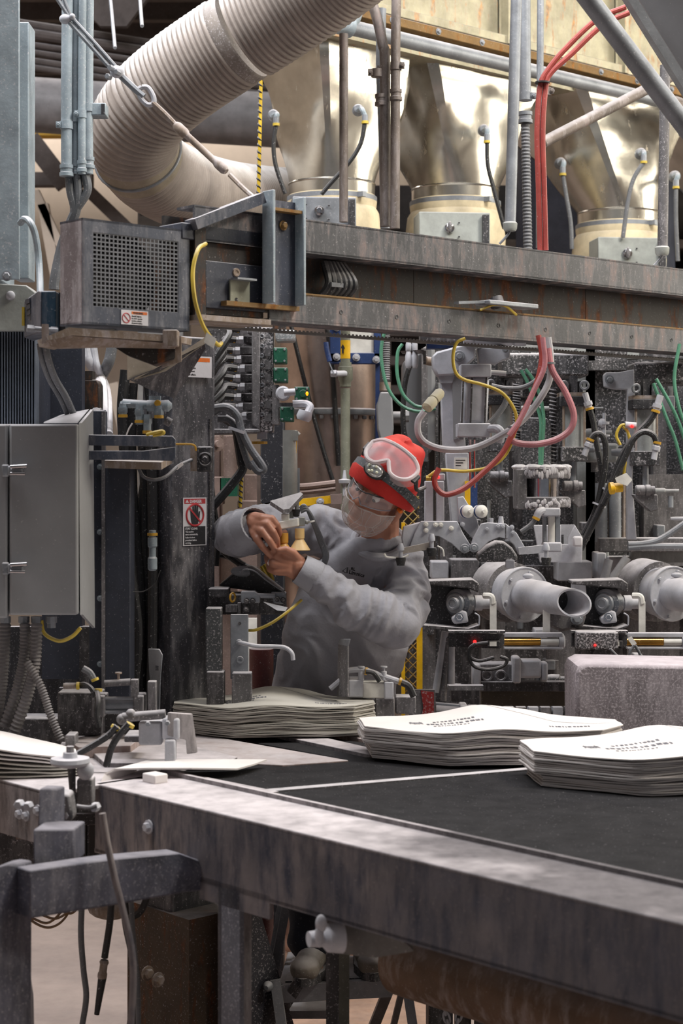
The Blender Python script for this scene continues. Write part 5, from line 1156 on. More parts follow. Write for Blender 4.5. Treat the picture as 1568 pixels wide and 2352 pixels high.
part(sa, 'rating_label', G().fbox(1043, 1051, 1073, 1077, Ya + .016, .004), m_whitep)
for k in range(3):
    part(sa, 'label_line', G().fbox(1046, 1056 + k * 6, 1068 - k * 5, 1058 + k * 6, Ya + .0155, .001), m_signblack)
part(sa, 'yellow_strap', G().fbox(1068, 1105, 1080, 1172, Ya + .0, .02), m_yellowp)
part(sa, 'blue_strap', G().fbox(1080, 1090, 1096, 1172, Ya + .0, .02), m_blue)
ac = thing('air_cylinder', 'grey square air cylinder with tie rods under the swing arm clevis', 'cylinder', P(1090, 1005, 5.25))
part(ac, 'top_cap', G().fbox(1058, 836, 1128, 866, 5.22, .1), m_wmach, bev=.003)
part(ac, 'barrel', G().fprism([(1064, 866), (1124, 866), (1119, 974), (1060, 974)], 5.235, .08), m_wmach, bev=.012)
part(ac, 'bottom_cap', G().fbox(1051, 972, 1126, 1004, 5.22, .1), m_wmach, bev=.003)
for x in (1083, 1116, 1063):
    part(ac, 'tie_rod', G().cyl(P(x + 1, 866, 5.23), P(x - 3, 974, 5.23), px(2.2, 5.2), n=8), m_dirtydark)
for x in (1058, 1080, 1112):
    part(ac, 'nut', G().hexnut(P(x, 1004, 5.24), -ZV, px(6, 5.2), .008), m_steel)
for x in (1080, 1090):
    part(ac, 'piston_rod', G().cyl(P(x, 1004, 5.26), P(x, 1120, 5.26), px(3, 5.2), n=8), m_chrome)
part(ac, 'port_elbow', G().tube([P(1124, 985, 5.23), P(1142, 985, 5.2), P(1150, 995, 5.2), P(1148, 1012, 5.22)], px(10, 5.2), 10), m_wmach)
part(ac, 'top_port', G().cyl(P(1126, 855, 5.24), P(1162, 858, 5.24), px(6, 5.2)), m_whiteish)
# hoses in front of the packer
def hose(lab, pts, r, Y, m, grp='hoses in front of the packer', nm='hose'):
    return solo(nm, lab, 'hose', G().tube([P(q[0], q[1], q[2] if len(q) > 2 else Y) for q in pts], px(r, Y), 10, 8), m, grp)
wh = thing('white_hose', 'white hose looping wide from a beige plug up to the hose bundle', 'hose', P(1040, 1030, 5.1))
part(wh, 'hose', G().tube([P(x, y, 5.08) for x, y in ((974, 945), (960, 968), (962, 1000), (985, 1022), (1030, 1033), (1090, 1028), (1150, 1000), (1200, 965), (1240, 915), (1262, 870), (1264, 820), (1258, 775))], px(8, 5.1), 10, 8), mat('white tubing', (164, 162, 166), .55, dust=.5, speck=.05))
part(wh, 'beige_plug', G().lathe(P(1012, 900, 5.14), P(970, 948, 5.08) - P(1012, 900, 5.14), [(0, px(10, 5.1)), (.01, px(13, 5.1)), (.04, px(13, 5.1)), (.042, px(11, 5.1)), (.05, px(14, 5.1)), (.08, px(13, 5.1)), (.085, px(8, 5.1))], 16), mat('beige plug', (180, 172, 146), .7, dust=.4, speck=.1))
hose('thin yellow hose swinging around the grey air cylinder', ((1068, 777), (1048, 788), (1040, 820), (1046, 855), (1066, 872), (1110, 884), (1152, 902), (1178, 935), (1186, 965), (1180, 1000), (1160, 1045), (1125, 1072), (1070, 1082), (1010, 1080), (984, 1094)), 4, 5.05, m_yellow)
hose('red hose dropping from the beam and curling to the red lamp sensor', ((1236, 770), (1244, 820), (1232, 880), (1205, 940), (1175, 1000), (1150, 1045), (1110, 1085), (1065, 1122), (1025, 1136), (1003, 1122), (998, 1100), (1008, 1075)), 6.5, 5.03, m_red)
hose('faded pink hose in a big loop beside the press cylinder', ((1258, 800), (1268, 850), (1298, 900), (1317, 950), (1310, 985), (1280, 1008), (1235, 1020), (1190, 1018), (1165, 1005)), 7.5, 5.04, m_pink)
hose('second faded hose lying along the red one', ((1246, 775), (1250, 840), (1222, 905), (1196, 960), (1168, 1000)), 6, 5.0, m_pink)
hose('grey hose from the top port into the bundle', ((1128, 886), (1160, 892), (1200, 890), (1235, 870), (1254, 835)), 6, 5.12, m_rubbergrey)
hose('dark hose bending behind the air cylinder', ((1166, 910), (1158, 930), (1140, 955), (1118, 978)), 7, 5.3, m_rubbergrey)
for x, y in ((1258, 832), (1182, 982)):
    solo('cable_tie', 'grey tie around the %s' % ('upper red and white hoses' if y < 900 else 'crossing red and yellow hoses'), 'tie', G().lathe(P(x, y, 5.05), (-.3 if y > 900 else 0, 0, -1), [(0, px(17, 5.05)), (.006, px(17, 5.05))], 14), m_rubbergrey)
def bhose(lab, pts, r, Y, ring=None):
    t = thing('pressure_hose', lab, 'hose', P(pts[-1][0], pts[-1][1], Y), 'black pressure hoses on the packer')
    part(t, 'hose', G().tube([P(x, y, Y) for x, y in pts], px(r, Y), 10, 8), m_rubber)
    for (x, y, dx, dy) in ring or ():
        part(t, 'clamp_ring', G().lathe(P(x, y, Y), (dx, 0, dy), [(0, px(r + 2.5, Y)), (.008, px(r + 2.5, Y))], 12), m_gold)
        part(t, 'fitting', G().cyl(P(x, y, Y), P(x, y, Y) - Vector((dx, 0, dy)).normalized() * .05, px(r, Y), n=10).hexnut(P(x, y, Y) - Vector((dx, 0, dy)).normalized() * .02, (dx, 0, dy), px(r + 3, Y), .015), m_whiteish)
bhose('black hose falling from the first press cylinder head', ((1353, 936), (1362, 968), (1368, 1010), (1378, 1060), (1382, 1100), (1374, 1150), (1362, 1185), (1338, 1230)), 7, 5.55, [(1353, 936, .3, -1)])
bhose('black hose arching from the first press cylinder foot', ((1354, 1013), (1366, 998), (1382, 1000), (1391, 1030), (1388, 1080), (1378, 1130), (1368, 1170), (1346, 1240)), 7, 5.5, [(1354, 1013, .4, 1)])
bhose('black hose slanting from the second press cylinder head', ((1506, 942), (1490, 968), (1462, 998), (1432, 1040), (1412, 1090), (1390, 1140), (1368, 1190), (1332, 1262)), 8, 5.48, [(1506, 942, -.3, -1)])
bhose('black hose arching to the second press cylinder foot', ((1508, 1020), (1500, 1000), (1478, 992), (1455, 1008), (1435, 1050), (1408, 1110), (1385, 1160)), 7, 5.46, [(1508, 1020, .2, 1)])
for x, y in ((1376, 1158), (1396, 1124)):
    solo('cable_tie', 'white cable tie on the black pressure hoses, %s' % ('lower' if y > 1140 else 'upper'), 'tie', G().lathe(P(x, y, 5.5), (-.4, 0, -1), [(0, px(16, 5.5)), (.006, px(16, 5.5))], 14), m_whiteish)
yk = thing('sensor_plug', 'yellow ringed sensor plug with blank white tag on the pressure hoses', 'plug', P(1418, 1120, 5.42))
part(yk, 'plug', G().lathe(P(1400, 1122, 5.42), (1, .1, .1), [(0, px(14, 5.42)), (.012, px(14, 5.42)), (.014, px(11, 5.42)), (.04, px(11, 5.42))], 16), m_yellowp)
part(yk, 'tag', G().prism([P(1412, 1098, 5.4), P(1438, 1086, 5.4), P(1452, 1102, 5.4), P(1440, 1116, 5.4), P(1416, 1108, 5.4)], (0, .003, 0)), m_whitep)
for pts in (((1440, 976), (1425, 978), (1415, 1000), (1424, 1022)), ((1430, 980), (1440, 990), (1447, 1012)), ((1436, 1060), (1432, 1090))):
    part(yk, 'yellow_wire', G().tube([P(x, y, 5.5) for x, y in pts], px(3.5, 5.5), 8), m_yellow)
part(yk, 'lamp_body', G().cyl(P(1435, 976, 5.5), P(1460, 978, 5.5), px(8, 5.5)), m_whiteish)
part(yk, 'red_lamp', G().ball(P(1451, 979, 5.485), px(4, 5.5)), m_led)
sl_ = thing('lamp_sensor', 'small white sensor with red lamp beside the red cap', 'sensor', P(1005, 1110, 5.2))
part(sl_, 'body', G().fbox(994, 1088, 1022, 1104, 5.2, .03), m_wmach, bev=.003)
part(sl_, 'red_lamp', G().ball(P(1006, 1096, 5.195), px(3.5, 5.2)), m_led)
part(sl_, 'yellow_nut', G().lathe(P(978, 1098, 5.2), (1, 0, 0), [(0, px(6, 5.2)), (.015, px(7, 5.2))], 8), m_yellow)
part(sl_, 'dusty_post', G().fbox(975, 1105, 995, 1200, 5.24, .03).fbox(1002, 1105, 1020, 1200, 5.24, .03), m_whiteish, bev=.003)
for i, pts in enumerate((((1442, 1250), (1480, 1248), (1520, 1236), (1580, 1196)), ((1442, 1258), (1500, 1254), (1580, 1254)))):
    solo('grey_hose', 'smooth grey hose tied to the cross rail, %s' % ('rising one' if i == 0 else 'level one'), 'hose', G().tube([P(x, y, 5.6) for x, y in pts], px(7, 5.6), 10), m_steel, 'grey hoses on the cross rail')
# ------------------------------------------------------------------ gripper plates
Yg = 5.0
gp_ = thing('bag_gripper', 'light grey arched gripper plates with rubber feet and bolts', 'gripper', P(1070, 1265, Yg))
part(gp_, 'left_plate', G().fprism([(966, 1197), (1050, 1197), (1064, 1226), (1084, 1258), (1076, 1268), (1056, 1266), (1036, 1248), (1008, 1232), (990, 1230), (984, 1250), (940, 1256), (952, 1224)], Yg, .012), m_wmach, bev=.002)
part(gp_, 'left_end', G().fprism([(926, 1210), (940, 1206), (966, 1199), (952, 1226), (940, 1256), (926, 1262), (922, 1236)], Yg + .01, .04), m_whiteish, bev=.003)
part(gp_, 'right_plate', G().fprism([(1104, 1203), (1120, 1200), (1162, 1203), (1186, 1224), (1206, 1258), (1190, 1272), (1180, 1252), (1166, 1238), (1146, 1234), (1122, 1244), (1100, 1266), (1076, 1266), (1086, 1236)], Yg - .02, .012), m_wmach, bev=.002)
part(gp_, 'plate_seam', G().fbox(1160, 1204, 1162, 1238, Yg - .0206, .002), m_dirtydark)
part(gp_, 'link_plate', G().fprism([(1050, 1142), (1064, 1140), (1096, 1194), (1100, 1212), (1086, 1238), (1064, 1214), (1052, 1196)], Yg + .02, .012), m_wmach, bev=.002)
for x in (1067, 1098):
    r = part(gp_, 'roller', G().lathe(P(x, 1175, Yg + .02), (.5, -1, .05), [(0, px(15, Yg)), (.022, px(15, Yg)), (.026, px(12, Yg)), (.028, px(5, Yg)), (.034, px(4, Yg))], 24), m_whitep)
    part(r, 'blue_tread', G().lathe(P(x, 1175, Yg + .02) + Vector((.5, -1, .05)).normalized() * .006, (.5, -1, .05), [(0, px(15.4, Yg)), (.008, px(15.4, Yg))], 24), m_blue)
for x, y in ((978, 1204), (1000, 1205), (1012, 1205), (978, 1218), (1036, 1213), (1118, 1215), (1143, 1208), (1154, 1209), (1175, 1211), (1177, 1223), (1062, 1204)):
    part(gp_, 'bolt', G().bolt(P(x, y, Yg - (.021 if x > 1100 else .001)), (0, -1, 0), px(4, Yg)), m_whitep if x < 1050 else m_wmach)
for x, y in ((1067, 1260), (1088, 1258)):
    part(gp_, 'pivot', G().lathe(P(x, y, Yg - .02), (0, -1, 0), [(0, px(11, Yg)), (.006, px(10, Yg)), (.006, px(6, Yg)), (.012, px(5, Yg))], 16), m_steel)
part(gp_, 'left_bar', G().fprism([(910, 1262), (984, 1246), (986, 1262), (926, 1272)], Yg - .03, .02), mat('beige bar', (146, 138, 130), .6, dust=.6, speck=.08))
part(gp_, 'right_bar', G().fprism([(1190, 1258), (1248, 1252), (1248, 1270), (1192, 1274)], Yg - .03, .02), m_whiteish)
part(gp_, 'bent_wire', G().tube([P(882, 1272, Yg - .03), P(890, 1280, Yg - .03), P(925, 1280, Yg - .03), P(938, 1274, Yg - .03)], px(2.5, Yg), 8), m_whitep)
part(gp_, 'hook_wire', G().tube([P(1004, 1254, Yg - .02), P(1016, 1262, Yg - .02), P(1019, 1278, Yg - .02)], px(2, Yg), 8), m_whitep)
for x, y in ((920, 1262), (991, 1240), (1254, 1262)):
    f = part(gp_, 'foot_stem', G().lathe(P(x, y - 14, Yg - .03), -ZV, [(0, px(5, Yg)), (.012, px(8, Yg)), (.02, px(8, Yg)), (.022, px(5, Yg)), (.05, px(5, Yg))], 12), m_wmach)
    part(f, 'rubber_foot', G().lathe(P(x, y + 18, Yg - .03), -ZV, [(0, px(11, Yg)), (.006, px(12, Yg)), (.022, px(9, Yg)), (.024, px(9, Yg))], 14), m_rubber)
part(gp_, 'black_jaw', G().fprism([(1096, 1275), (1118, 1254), (1140, 1243), (1158, 1244), (1176, 1258), (1190, 1280), (1186, 1290), (1100, 1292)], Yg + .02, .08), m_spk, bev=.01)
part(gp_, 'jaw_feet', G().fbox(1162, 1286, 1182, 1306, Yg, .03), m_whiteish, bev=.004)
part(gp_, 'side_stud', G().lathe(P(1127, 1190, Yg), -ZV, [(0, px(6, Yg)), (.02, px(6, Yg))], 10).lathe(P(1150, 1186, Yg), -ZV, [(0, px(5, Yg)), (.02, px(7, Yg))], 10), m_whiteish)
# small air cylinder with slotted plate
sc_ = thing('small_air_cylinder', 'small white dusted air cylinder on a slotted plate', 'cylinder', P(1265, 1255, 5.1))
part(sc_, 'top_block', G().fbox(1246, 1167, 1287, 1186, 5.08, .06), m_whiteish, bev=.004)
part(sc_, 'barrel', G().cyl(P(1267, 1186, 5.11), P(1267, 1252, 5.11), px(9, 5.1), n=14), m_whitep)
part(sc_, 'guide', G().cyl(P(1250, 1186, 5.11), P(1250, 1250, 5.11), px(5, 5.1), n=12).fbox(1276, 1186, 1286, 1248, 5.1, .03), m_steel)
part(sc_, 'bottom_block', G().fbox(1248, 1246, 1290, 1268, 5.08, .06), m_whiteish, bev=.004)
part(sc_, 'elbow', G().tube([P(1248, 1172, 5.09), P(1238, 1176, 5.08), P(1232, 1188, 5.08)], px(9, 5.1), 10), m_whiteish)
part(sc_, 'clamp_ring', G().lathe(P(1232, 1188, 5.08), (-.5, 0, -1), [(0, px(9, 5.1)), (.008, px(9, 5.1))], 12), m_gold)
part(sc_, 'hose', G().tube([P(1231, 1190, 5.08), P(1218, 1206, 5.08), P(1196, 1222, 5.08)], px(6, 5.1), 10), m_rubbergrey)
slp = thing('slotted_plate', 'powder flecked plate with notch beside the small air cylinder', 'plate', P(1300, 1290, 5.3))
part(slp, 'plate', G().fprism([(1225, 1206), (1288, 1206), (1288, 1250), (1304, 1250), (1304, 1234), (1320, 1206), (1338, 1236), (1336, 1292), (1240, 1292)], 5.25, .012), m_whiteish, bev=.002)
part(slp, 'back_tab', G().fbox(1280, 1205, 1320, 1262, 5.3, .012), m_whiteish)
part(slp, 'slot', G().fbox(1289, 1228, 1294, 1260, 5.298, .002), m_black)
part(slp, 'front_cap', G().fbox(1316, 1232, 1338, 1256, 5.22, .02), m_powder, bev=.006)
# ------------------------------------------------------------------ filling spouts
def spout(cx, cy, Y, lab, full=True):
    t = thing('filling_spout', lab, 'spout', P(cx, cy + 60, Y), 'filling spouts')
    ax = Vector((.45, -1, -.02)).normalized()
    c = P(cx, cy, Y)
    part(t, 'flange', G().lathe(c + ax * .0, -ax, [(0, px(62, Y)), (.004, px(64, Y)), (.02, px(64, Y)), (.03, px(58, Y)), (.09, px(56, Y))], 40), m_whiteish)
    part(t, 'rim', G().torus(c, ax, px(62, Y), px(2.2, Y), 44, 6), m_wmach)
    part(t, 'housing', G().lathe(c - ax * .08, -ax, [(0, px(70, Y)), (.1, px(74, Y))], 32), m_dirty)
    L = .30 if full else .06
    g = G(); n = 32; x = ax.cross(ZV).normalized(); y = ax.cross(x)
    rings = []
    ccut = .030
    for tt, r in ((0, 38), (.12, 37), (.14, 33), (L, 31)):
        ring = []
        for i in range(n):
            a = 2 * math.pi * i / n
            p = c + ax * tt + x * (math.cos(a) * px(r, Y)) + y * (math.sin(a) * px(r, Y))
            if tt == L and full: p = p + ax * (ccut * (-math.cos(a)) + .01 * math.sin(a))
            ring.append(g.bm.verts.new(p))
        rings.append(ring)
    inner = []
    for tt, r in ((L, 27), (L - .12, 26)):
        ring = []
        for i in range(n):
            a = 2 * math.pi * i / n
            p = c + ax * tt + x * (math.cos(a) * px(r, Y)) + y * (math.sin(a) * px(r, Y))
            if tt == L and full: p = p + ax * (ccut * (-math.cos(a)) + .01 * math.sin(a))
            ring.append(g.bm.verts.new(p))
        inner.append(ring)
    g.skin(rings + inner, caps=True)
    part(t, 'tube', g, m_whiteish)
    part(t, 'inner_plug', G().lathe(c + ax * (L - .1), ax, [(0, px(26, Y)), (.003, px(26, Y))], 24), m_rubber)
    part(t, 'lug', G().ball(c + ZV * px(44, Y) + ax * .02, px(8, Y), (1.6, .8, .8)), m_wmach)
    for k in range(6):
        a = k * math.pi / 3 + .3
        part(t, 'flange_bolt', G().hexnut(c + x * math.cos(a) * px(52, Y) + y * math.sin(a) * px(52, Y), ax, px(4, Y), .008), m_wmach)
    return t
spout(1205, 1366, 5.55, 'white filling spout with slant cut open end')
spout(1545, 1364, 5.6, 'filling spout cut off beyond the second bearing')
# bearing plates
def bearing(x, Y, lab):
    t = thing('bearing_stand', lab, 'bearing', P(x, 1445, Y), 'shaft bearings on the packer')
    part(t, 'back_plate', G().fbox(x - 95, 1340, x + 10, 1442, Y + .03, .012), m_black)
    part(t, 'top_shelf', G().prism([P(x - 96, 1334, Y - .04), P(x + 20, 1330, Y - .04), P(x + 34, 1340, Y - .04), P(x + 34, 1362, Y - .04), P(x + 10, 1352, Y - .04), P(x - 96, 1342, Y - .04)], (0, .09, 0)), m_dirtydark, bev=.004)
    part(t, 'bottom_shelf', G().prism([P(x - 96, 1436, Y - .05), P(x + 10, 1444, Y - .05), P(x + 34, 1436, Y - .05), P(x + 34, 1440, Y - .05), P(x + 10, 1449, Y - .05), P(x - 96, 1442, Y - .05)], (0, .09, 0)), m_dirtydark)
    ax = Vector((-.75, -1, 0)).normalized(); c = P(x - 20, 1386, Y - .01)
    part(t, 'housing', G().lathe(c + ax * .0, -ax, [(0, px(26, Y)), (.01, px(33, Y)), (.04, px(34, Y)), (.05, px(26, Y))], 28), mat('gloss dusted casting', (84, 88, 96), .35, .3, dust=.9, speck=.2))
    part(t, 'race', G().lathe(c, ax, [(0, px(24, Y)), (.008, px(22, Y)), (.008, px(15, Y)), (.02, px(14, Y)), (.021, px(10, Y)), (.018, px(9, Y))], 28), m_steel)
    part(t, 'foot', G().fprism([(x - 6, 1400), (x + 6, 1405), (x + 10, 1430), (x - 24, 1434), (x - 30, 1420)], Y - .03, .04), m_whiteish, bev=.006)
    part(t, 'foot_bolt', G().bolt(P(x - 12, 1418, Y - .034), (0, -1, .1), px(7, Y)), m_chrome)
    part(t, 'shaft', G().lathe(P(x + 8, 1385, Y + .02), (1, .1, 0), [(0, px(15, Y)), (.02, px(15, Y)), (.021, px(18, Y)), (.045, px(18, Y)), (.046, px(14, Y)), (.075, px(14, Y))], 20), m_whiteish)
    part(t, 'strap', G().tube([P(x + 44, 1368, Y - .02), P(x + 62, 1370, Y - .03), P(x + 66, 1386, Y - .03)], px(7, Y), 8).fbox(x + 59, 1382, x + 74, 1456, Y - .035, .012), m_whitep)
    part(t, 'hook', G().tube([P(x + 24, 1408, Y - .04), P(x + 34, 1416, Y - .04), P(x + 34, 1436, Y - .04)], px(2, Y), 6), m_wmach)
bearing(1066, 5.45, 'dark shaft bearing with white strap beside the worker')
bearing(1408, 5.45, 'dark shaft bearing between the two spouts')
part(pk, 'side_column', G().fbox(1720, 760, 1800, 2300, 6.3, .2), m_dirty)
mo = thing('pivot_block', 'rounded dusty pivot block below the spout mouth', 'block', P(1318, 1445, 5.4))
part(mo, 'body', G().fprism([(1265, 1400), (1300, 1388), (1336, 1388), (1348, 1410), (1340, 1440), (1290, 1452), (1262, 1440)], 5.4, .1), m_dirty, bev=.01)
part(mo, 'bolt', G().bolt(P(1324, 1420, 5.395), (0, -1, 0), px(10, 5.4)), m_steel)
part(mo, 'tall_lug', G().fprism([(1318, 1340), (1345, 1338), (1348, 1380), (1330, 1390), (1318, 1380)], 5.42, .08), m_whiteish, bev=.004)
for x in (1252,):
    solo('white_strap', 'white upright strap below the first spout', 'strap', G().fbox(x - 5, 1390, x + 11, 1458, 5.38, .01), m_whitep)
# photo eye plates and brass rods
def eye(x, lab, lab2):
    t = thing('photo_eye', lab, 'sensor', P(x + 60, 1490, 5.3), 'photo eyes on the packer')
    part(t, 'plate', G().fprism([(x, 1452), (x + 128, 1456), (x + 128, 1480), (x + 118, 1490), (x, 1486)], 5.3, .008), m_black, bev=.002)
    part(t, 'edge', G().fbox(x, 1449, x + 130, 1454, 5.27, .04), m_spk)
    part(t, 'sensor_body', G().fbox(x + 88, 1472, x + 118, 1486, 5.28, .02), m_black, bev=.002)
    part(t, 'white_label', G().fbox(x + 94, 1474, x + 110, 1484, 5.277, .004), m_whitep)
    part(t, 'red_lamp', G().ball(P(x + 60, 1474, 5.29), px(4, 5.3)), m_led)
    for pts in (((x + 90, 1476), (x + 60, 1482), (x + 46, 1505), (x + 58, 1530), (x + 90, 1538), (x + 125, 1530), (x + 134, 1515), (x + 118, 1508)), ((x + 62, 1478), (x + 48, 1490), (x + 50, 1510), (x + 72, 1518), (x + 104, 1510))):
        part(t, 'cable', G().tube([P(a, b, 5.26) for a, b in pts], px(4, 5.3), 8), m_rubber)
    q = thing('sight_tube', lab2, 'tube', P(x + 200, 1490, 5.35), 'brass sight tubes')
    part(q, 'frame', G().fbox(x + 128, 1454, x + 262, 1464, 5.34, .03).fbox(x + 128, 1486, x + 262, 1492, 5.34, .03), m_whiteish, bev=.002)
    part(q, 'end', G().lathe(P(x + 252, 1473, 5.36), (1, 0, 0), [(0, px(19, 5.3)), (.015, px(18, 5.3)), (.02, px(12, 5.3))], 20), m_whiteish)
    part(q, 'brass_rod', G().cyl(P(x + 126, 1474, 5.35), P(x + 210, 1474, 5.35), px(9.5, 5.3), n=20), m_brass)
    part(q, 'clear_end', G().cyl(P(x + 211, 1474, 5.35), P(x + 252, 1474, 5.35), px(9, 5.3), n=20), m_whitep)
eye(1030, 'photo eye plate with looping black cables beside the first brass rod', 'brass rod sight tube below the first spout')
eye(1372 - 60, 'powder splashed photo eye plate with white tag below the second bearing', 'brass rod sight tube at the picture edge')
sm = thing('splashed_box', 'powder splashed sensor box with tiny red lamp', 'box', P(1380, 1520, 5.25))
part(sm, 'body', G().fbox(1325, 1452, 1420, 1492, 5.22, .06), mat('powder splashed', (60, 58, 60), .6, dust=1, speck=.5), bev=.004)
part(sm, 'red_lamp', G().ball(P(1366, 1482, 5.218), px(3, 5.2)), m_led)
part(sm, 'tag', G().prism([P(1440, 1466, 5.2), P(1450, 1462, 5.2), P(1462, 1478, 5.2), P(1452, 1484, 5.2)], (0, .003, 0)), m_whitep)
for pts in (((1456, 1482), (1446, 1500), (1450, 1530), (1440, 1545)), ((1458, 1482), (1470, 1505), (1476, 1535)), ((1400, 1490), (1420, 1510), (1440, 1520))):
    part(sm, 'wire', G().tube([P(a, b, 5.2) for a, b in pts], px(3.5, 5.2), 8), m_rubbergrey)
# lower machine details
for i, (a, b, r, lab) in enumerate((((1022, 1450), (1000, 1590), 8, 'white slanting tube beside the yellow mesh'), ((1036, 1460), (1036, 1585), 8, 'white upright tube beside the photo eye'), ((1026, 1465), (1018, 1610), 7, 'grey tube between the white tubes'))):
    solo('white_tube', lab, 'pipe', G().cyl(P(*a, 5.5), P(*b, 5.5), px(r, 5.5)), m_whiteish if i < 2 else m_dirty, 'white tubes under the photo eye')
vb2 = thing('valve_block', 'ribbed powder coated valve block below the brass rod', 'valve', P(1170, 1565, 5.6))
part(vb2, 'cover', G().fbox(1190, 1516, 1244, 1558, 5.58, .06), m_whiteish, bev=.008)
part(vb2, 'end_cap', G().fbox(1178, 1510, 1196, 1570, 5.57, .08), m_whiteish, bev=.006)
part(vb2, 'end_cap', G().fbox(1244, 1522, 1258, 1565, 5.58, .06), m_whiteish, bev=.006)
part(vb2, 'base', G().fbox(1086, 1524, 1180, 1568, 5.62, .08), m_dirty, bev=.005)
for x in (1118, 1150):
    part(vb2, 'roundel', G().torus(P(x, 1552, 5.615), (0, 1, 0), px(11, 5.6), px(3, 5.6), 18, 6), m_dirty)
part(vb2, 'side_link', G().fbox(1084, 1526, 1104, 1576, 5.58, .04), m_whiteish, bev=.006)
lc = thing('ram_cylinder', 'grey ram cylinder lying behind the front bag stack', 'cylinder', P(1050, 1650, 5.3))
part(lc, 'barrel', G().cyl(P(1000, 1636, 5.32), P(1060, 1640, 5.32), px(18, 5.3), n=20), m_dirty)
part(lc, 'rod', G().cyl(P(1000, 1617, 5.32), P(1056, 1622, 5.32), px(5, 5.3), n=10), m_steel)
part(lc, 'end_block', G().fbox(1056, 1620, 1074, 1656, 5.28, .08).fbox(1074, 1624, 1100, 1652, 5.3, .06), m_whiteish, bev=.005)
part(lc, 'foot_post', G().box((P(1062, 0, 5.33).x, 5.33, .54), (.05, .05, 1.06)), m_dirtydark)
part(lc, 'support', G().fbox(1030, 1575, 1110, 1586, 5.4, .04).fbox(1036, 1586, 1060, 1612, 5.42, .04), m_dirty)
rm = thing('red_marker_plate', 'grey plate with worn red paint beside the ram cylinder', 'plate', P(975, 1650, 5.12))
part(rm, 'plate', G().fbox(948, 1584, 998, 1700, 5.14, .012), m_dirty)
part(rm, 'red_patch', G().fprism([(966, 1586), (996, 1590), (996, 1655), (964, 1660), (972, 1625)], 5.136, .005), mat('worn red paint', (150, 34, 34), .5, dust=.2, speck=.3))
pb_ = thing('powdered_block', 'rounded guard block frosted with pink white powder', 'block', P(1450, 1690, 4.9))
g = G().fprism([(1322, 1700), (1321, 1548), (1328, 1532), (1346, 1523), (1700, 1530), (1700, 1700)], 4.86, .25)
part(pb_, 'shell', g, mat('frosted block', (132, 124, 128), .9, dust=1.0, speck=.45, dustcol=(200, 190, 196), streak=.5), bev=.012)
for x0, x1 in ((1455, 1475), (1476, 1560)):
    solo('far_bracket', 'powdered bracket %s behind the frosted block' % ('post' if x0 == 1455 else 'plate'), 'bracket', G().fbox(x0, 1502 if x0 == 1455 else 1510, x1, 2390, 5.5, .05), m_whiteish, bev=.004)
# yellow mesh guard behind the worker's back
ym = thing('yellow_mesh_guard', 'yellow framed diamond mesh guard behind the worker', 'guard', P(955, 1650, 5.9))
part(ym, 'frame', G().fbox(957, 1430, 970, 1700, 5.88, .03).fbox(922, 1200, 930, 1700, 5.88, .03), m_yellowp)
g = G()
for k in range(-12, 14):
    y0 = 1330 + k * 22
    for sgn in (1, -1):
        a = P(926, y0, 5.9); b = P(962, y0 + sgn * 36, 5.9)
        g.cyl(a, b, px(1.6, 5.9), n=5)
part(ym, 'mesh', g, mat('dull yellow wire', (150, 122, 40), .6, dust=.4, speck=.1))
# ------------------------------------------------------------------ conveyor
ZT = 1.10
def Pz(x, y, z=ZT):
    Y = F * (CZ - z) / (y - HY); return P(x, y, Y)
def slab(g, poly, z, h):
    return g.prism([Pz(x, y, z) for x, y in poly], (0, 0, -h))
O0 = Pz(228, 1802)
cv = thing('conveyor', 'powder dusted conveyor side rail with streaked blue face and legs', 'conveyor', Vector((O0.x, O0.y, 0)) + U * .5)
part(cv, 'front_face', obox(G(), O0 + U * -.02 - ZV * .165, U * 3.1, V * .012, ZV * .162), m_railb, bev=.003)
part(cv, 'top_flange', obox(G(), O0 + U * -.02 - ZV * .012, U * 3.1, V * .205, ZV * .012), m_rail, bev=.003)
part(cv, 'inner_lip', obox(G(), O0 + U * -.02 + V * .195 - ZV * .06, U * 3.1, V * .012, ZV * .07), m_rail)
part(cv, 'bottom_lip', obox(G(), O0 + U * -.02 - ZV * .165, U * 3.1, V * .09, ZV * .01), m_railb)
for s in (.20,):
    part(cv, 'bolt', G().bolt(O0 + U * s - ZV * .07, -V, .011), m_whiteish)
OL = Pz(98, 1815)
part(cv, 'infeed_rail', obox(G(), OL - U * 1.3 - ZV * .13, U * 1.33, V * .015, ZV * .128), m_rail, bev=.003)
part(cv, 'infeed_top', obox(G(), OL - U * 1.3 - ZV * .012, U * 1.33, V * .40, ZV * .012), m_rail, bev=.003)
for s in (-.10, -.07, -.02):
    part(cv, 'rail_bolt', G().bolt(OL + U * s - ZV * (.05 + .02 * (s < -.05)), -V, .009), m_whiteish)
lw = O0 + U * .51
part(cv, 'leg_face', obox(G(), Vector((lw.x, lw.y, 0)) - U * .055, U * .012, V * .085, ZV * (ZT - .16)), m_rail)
part(cv, 'leg_face', obox(G(), Vector((lw.x, lw.y, 0)) - U * .055, U * .075, V * .012, ZV * (ZT - .16)), mat('mottled leg', (96, 98, 108), .7, dust=.8, speck=.3, dustcol=(170, 170, 178)))
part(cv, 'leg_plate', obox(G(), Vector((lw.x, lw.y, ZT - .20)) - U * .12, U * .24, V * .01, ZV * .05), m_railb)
m_mot = mat('mottled blue steel', (78, 78, 90), .65, .1, dust=.7, speck=.26, var=.4, streak=.3, dustcol=(150, 146, 152))
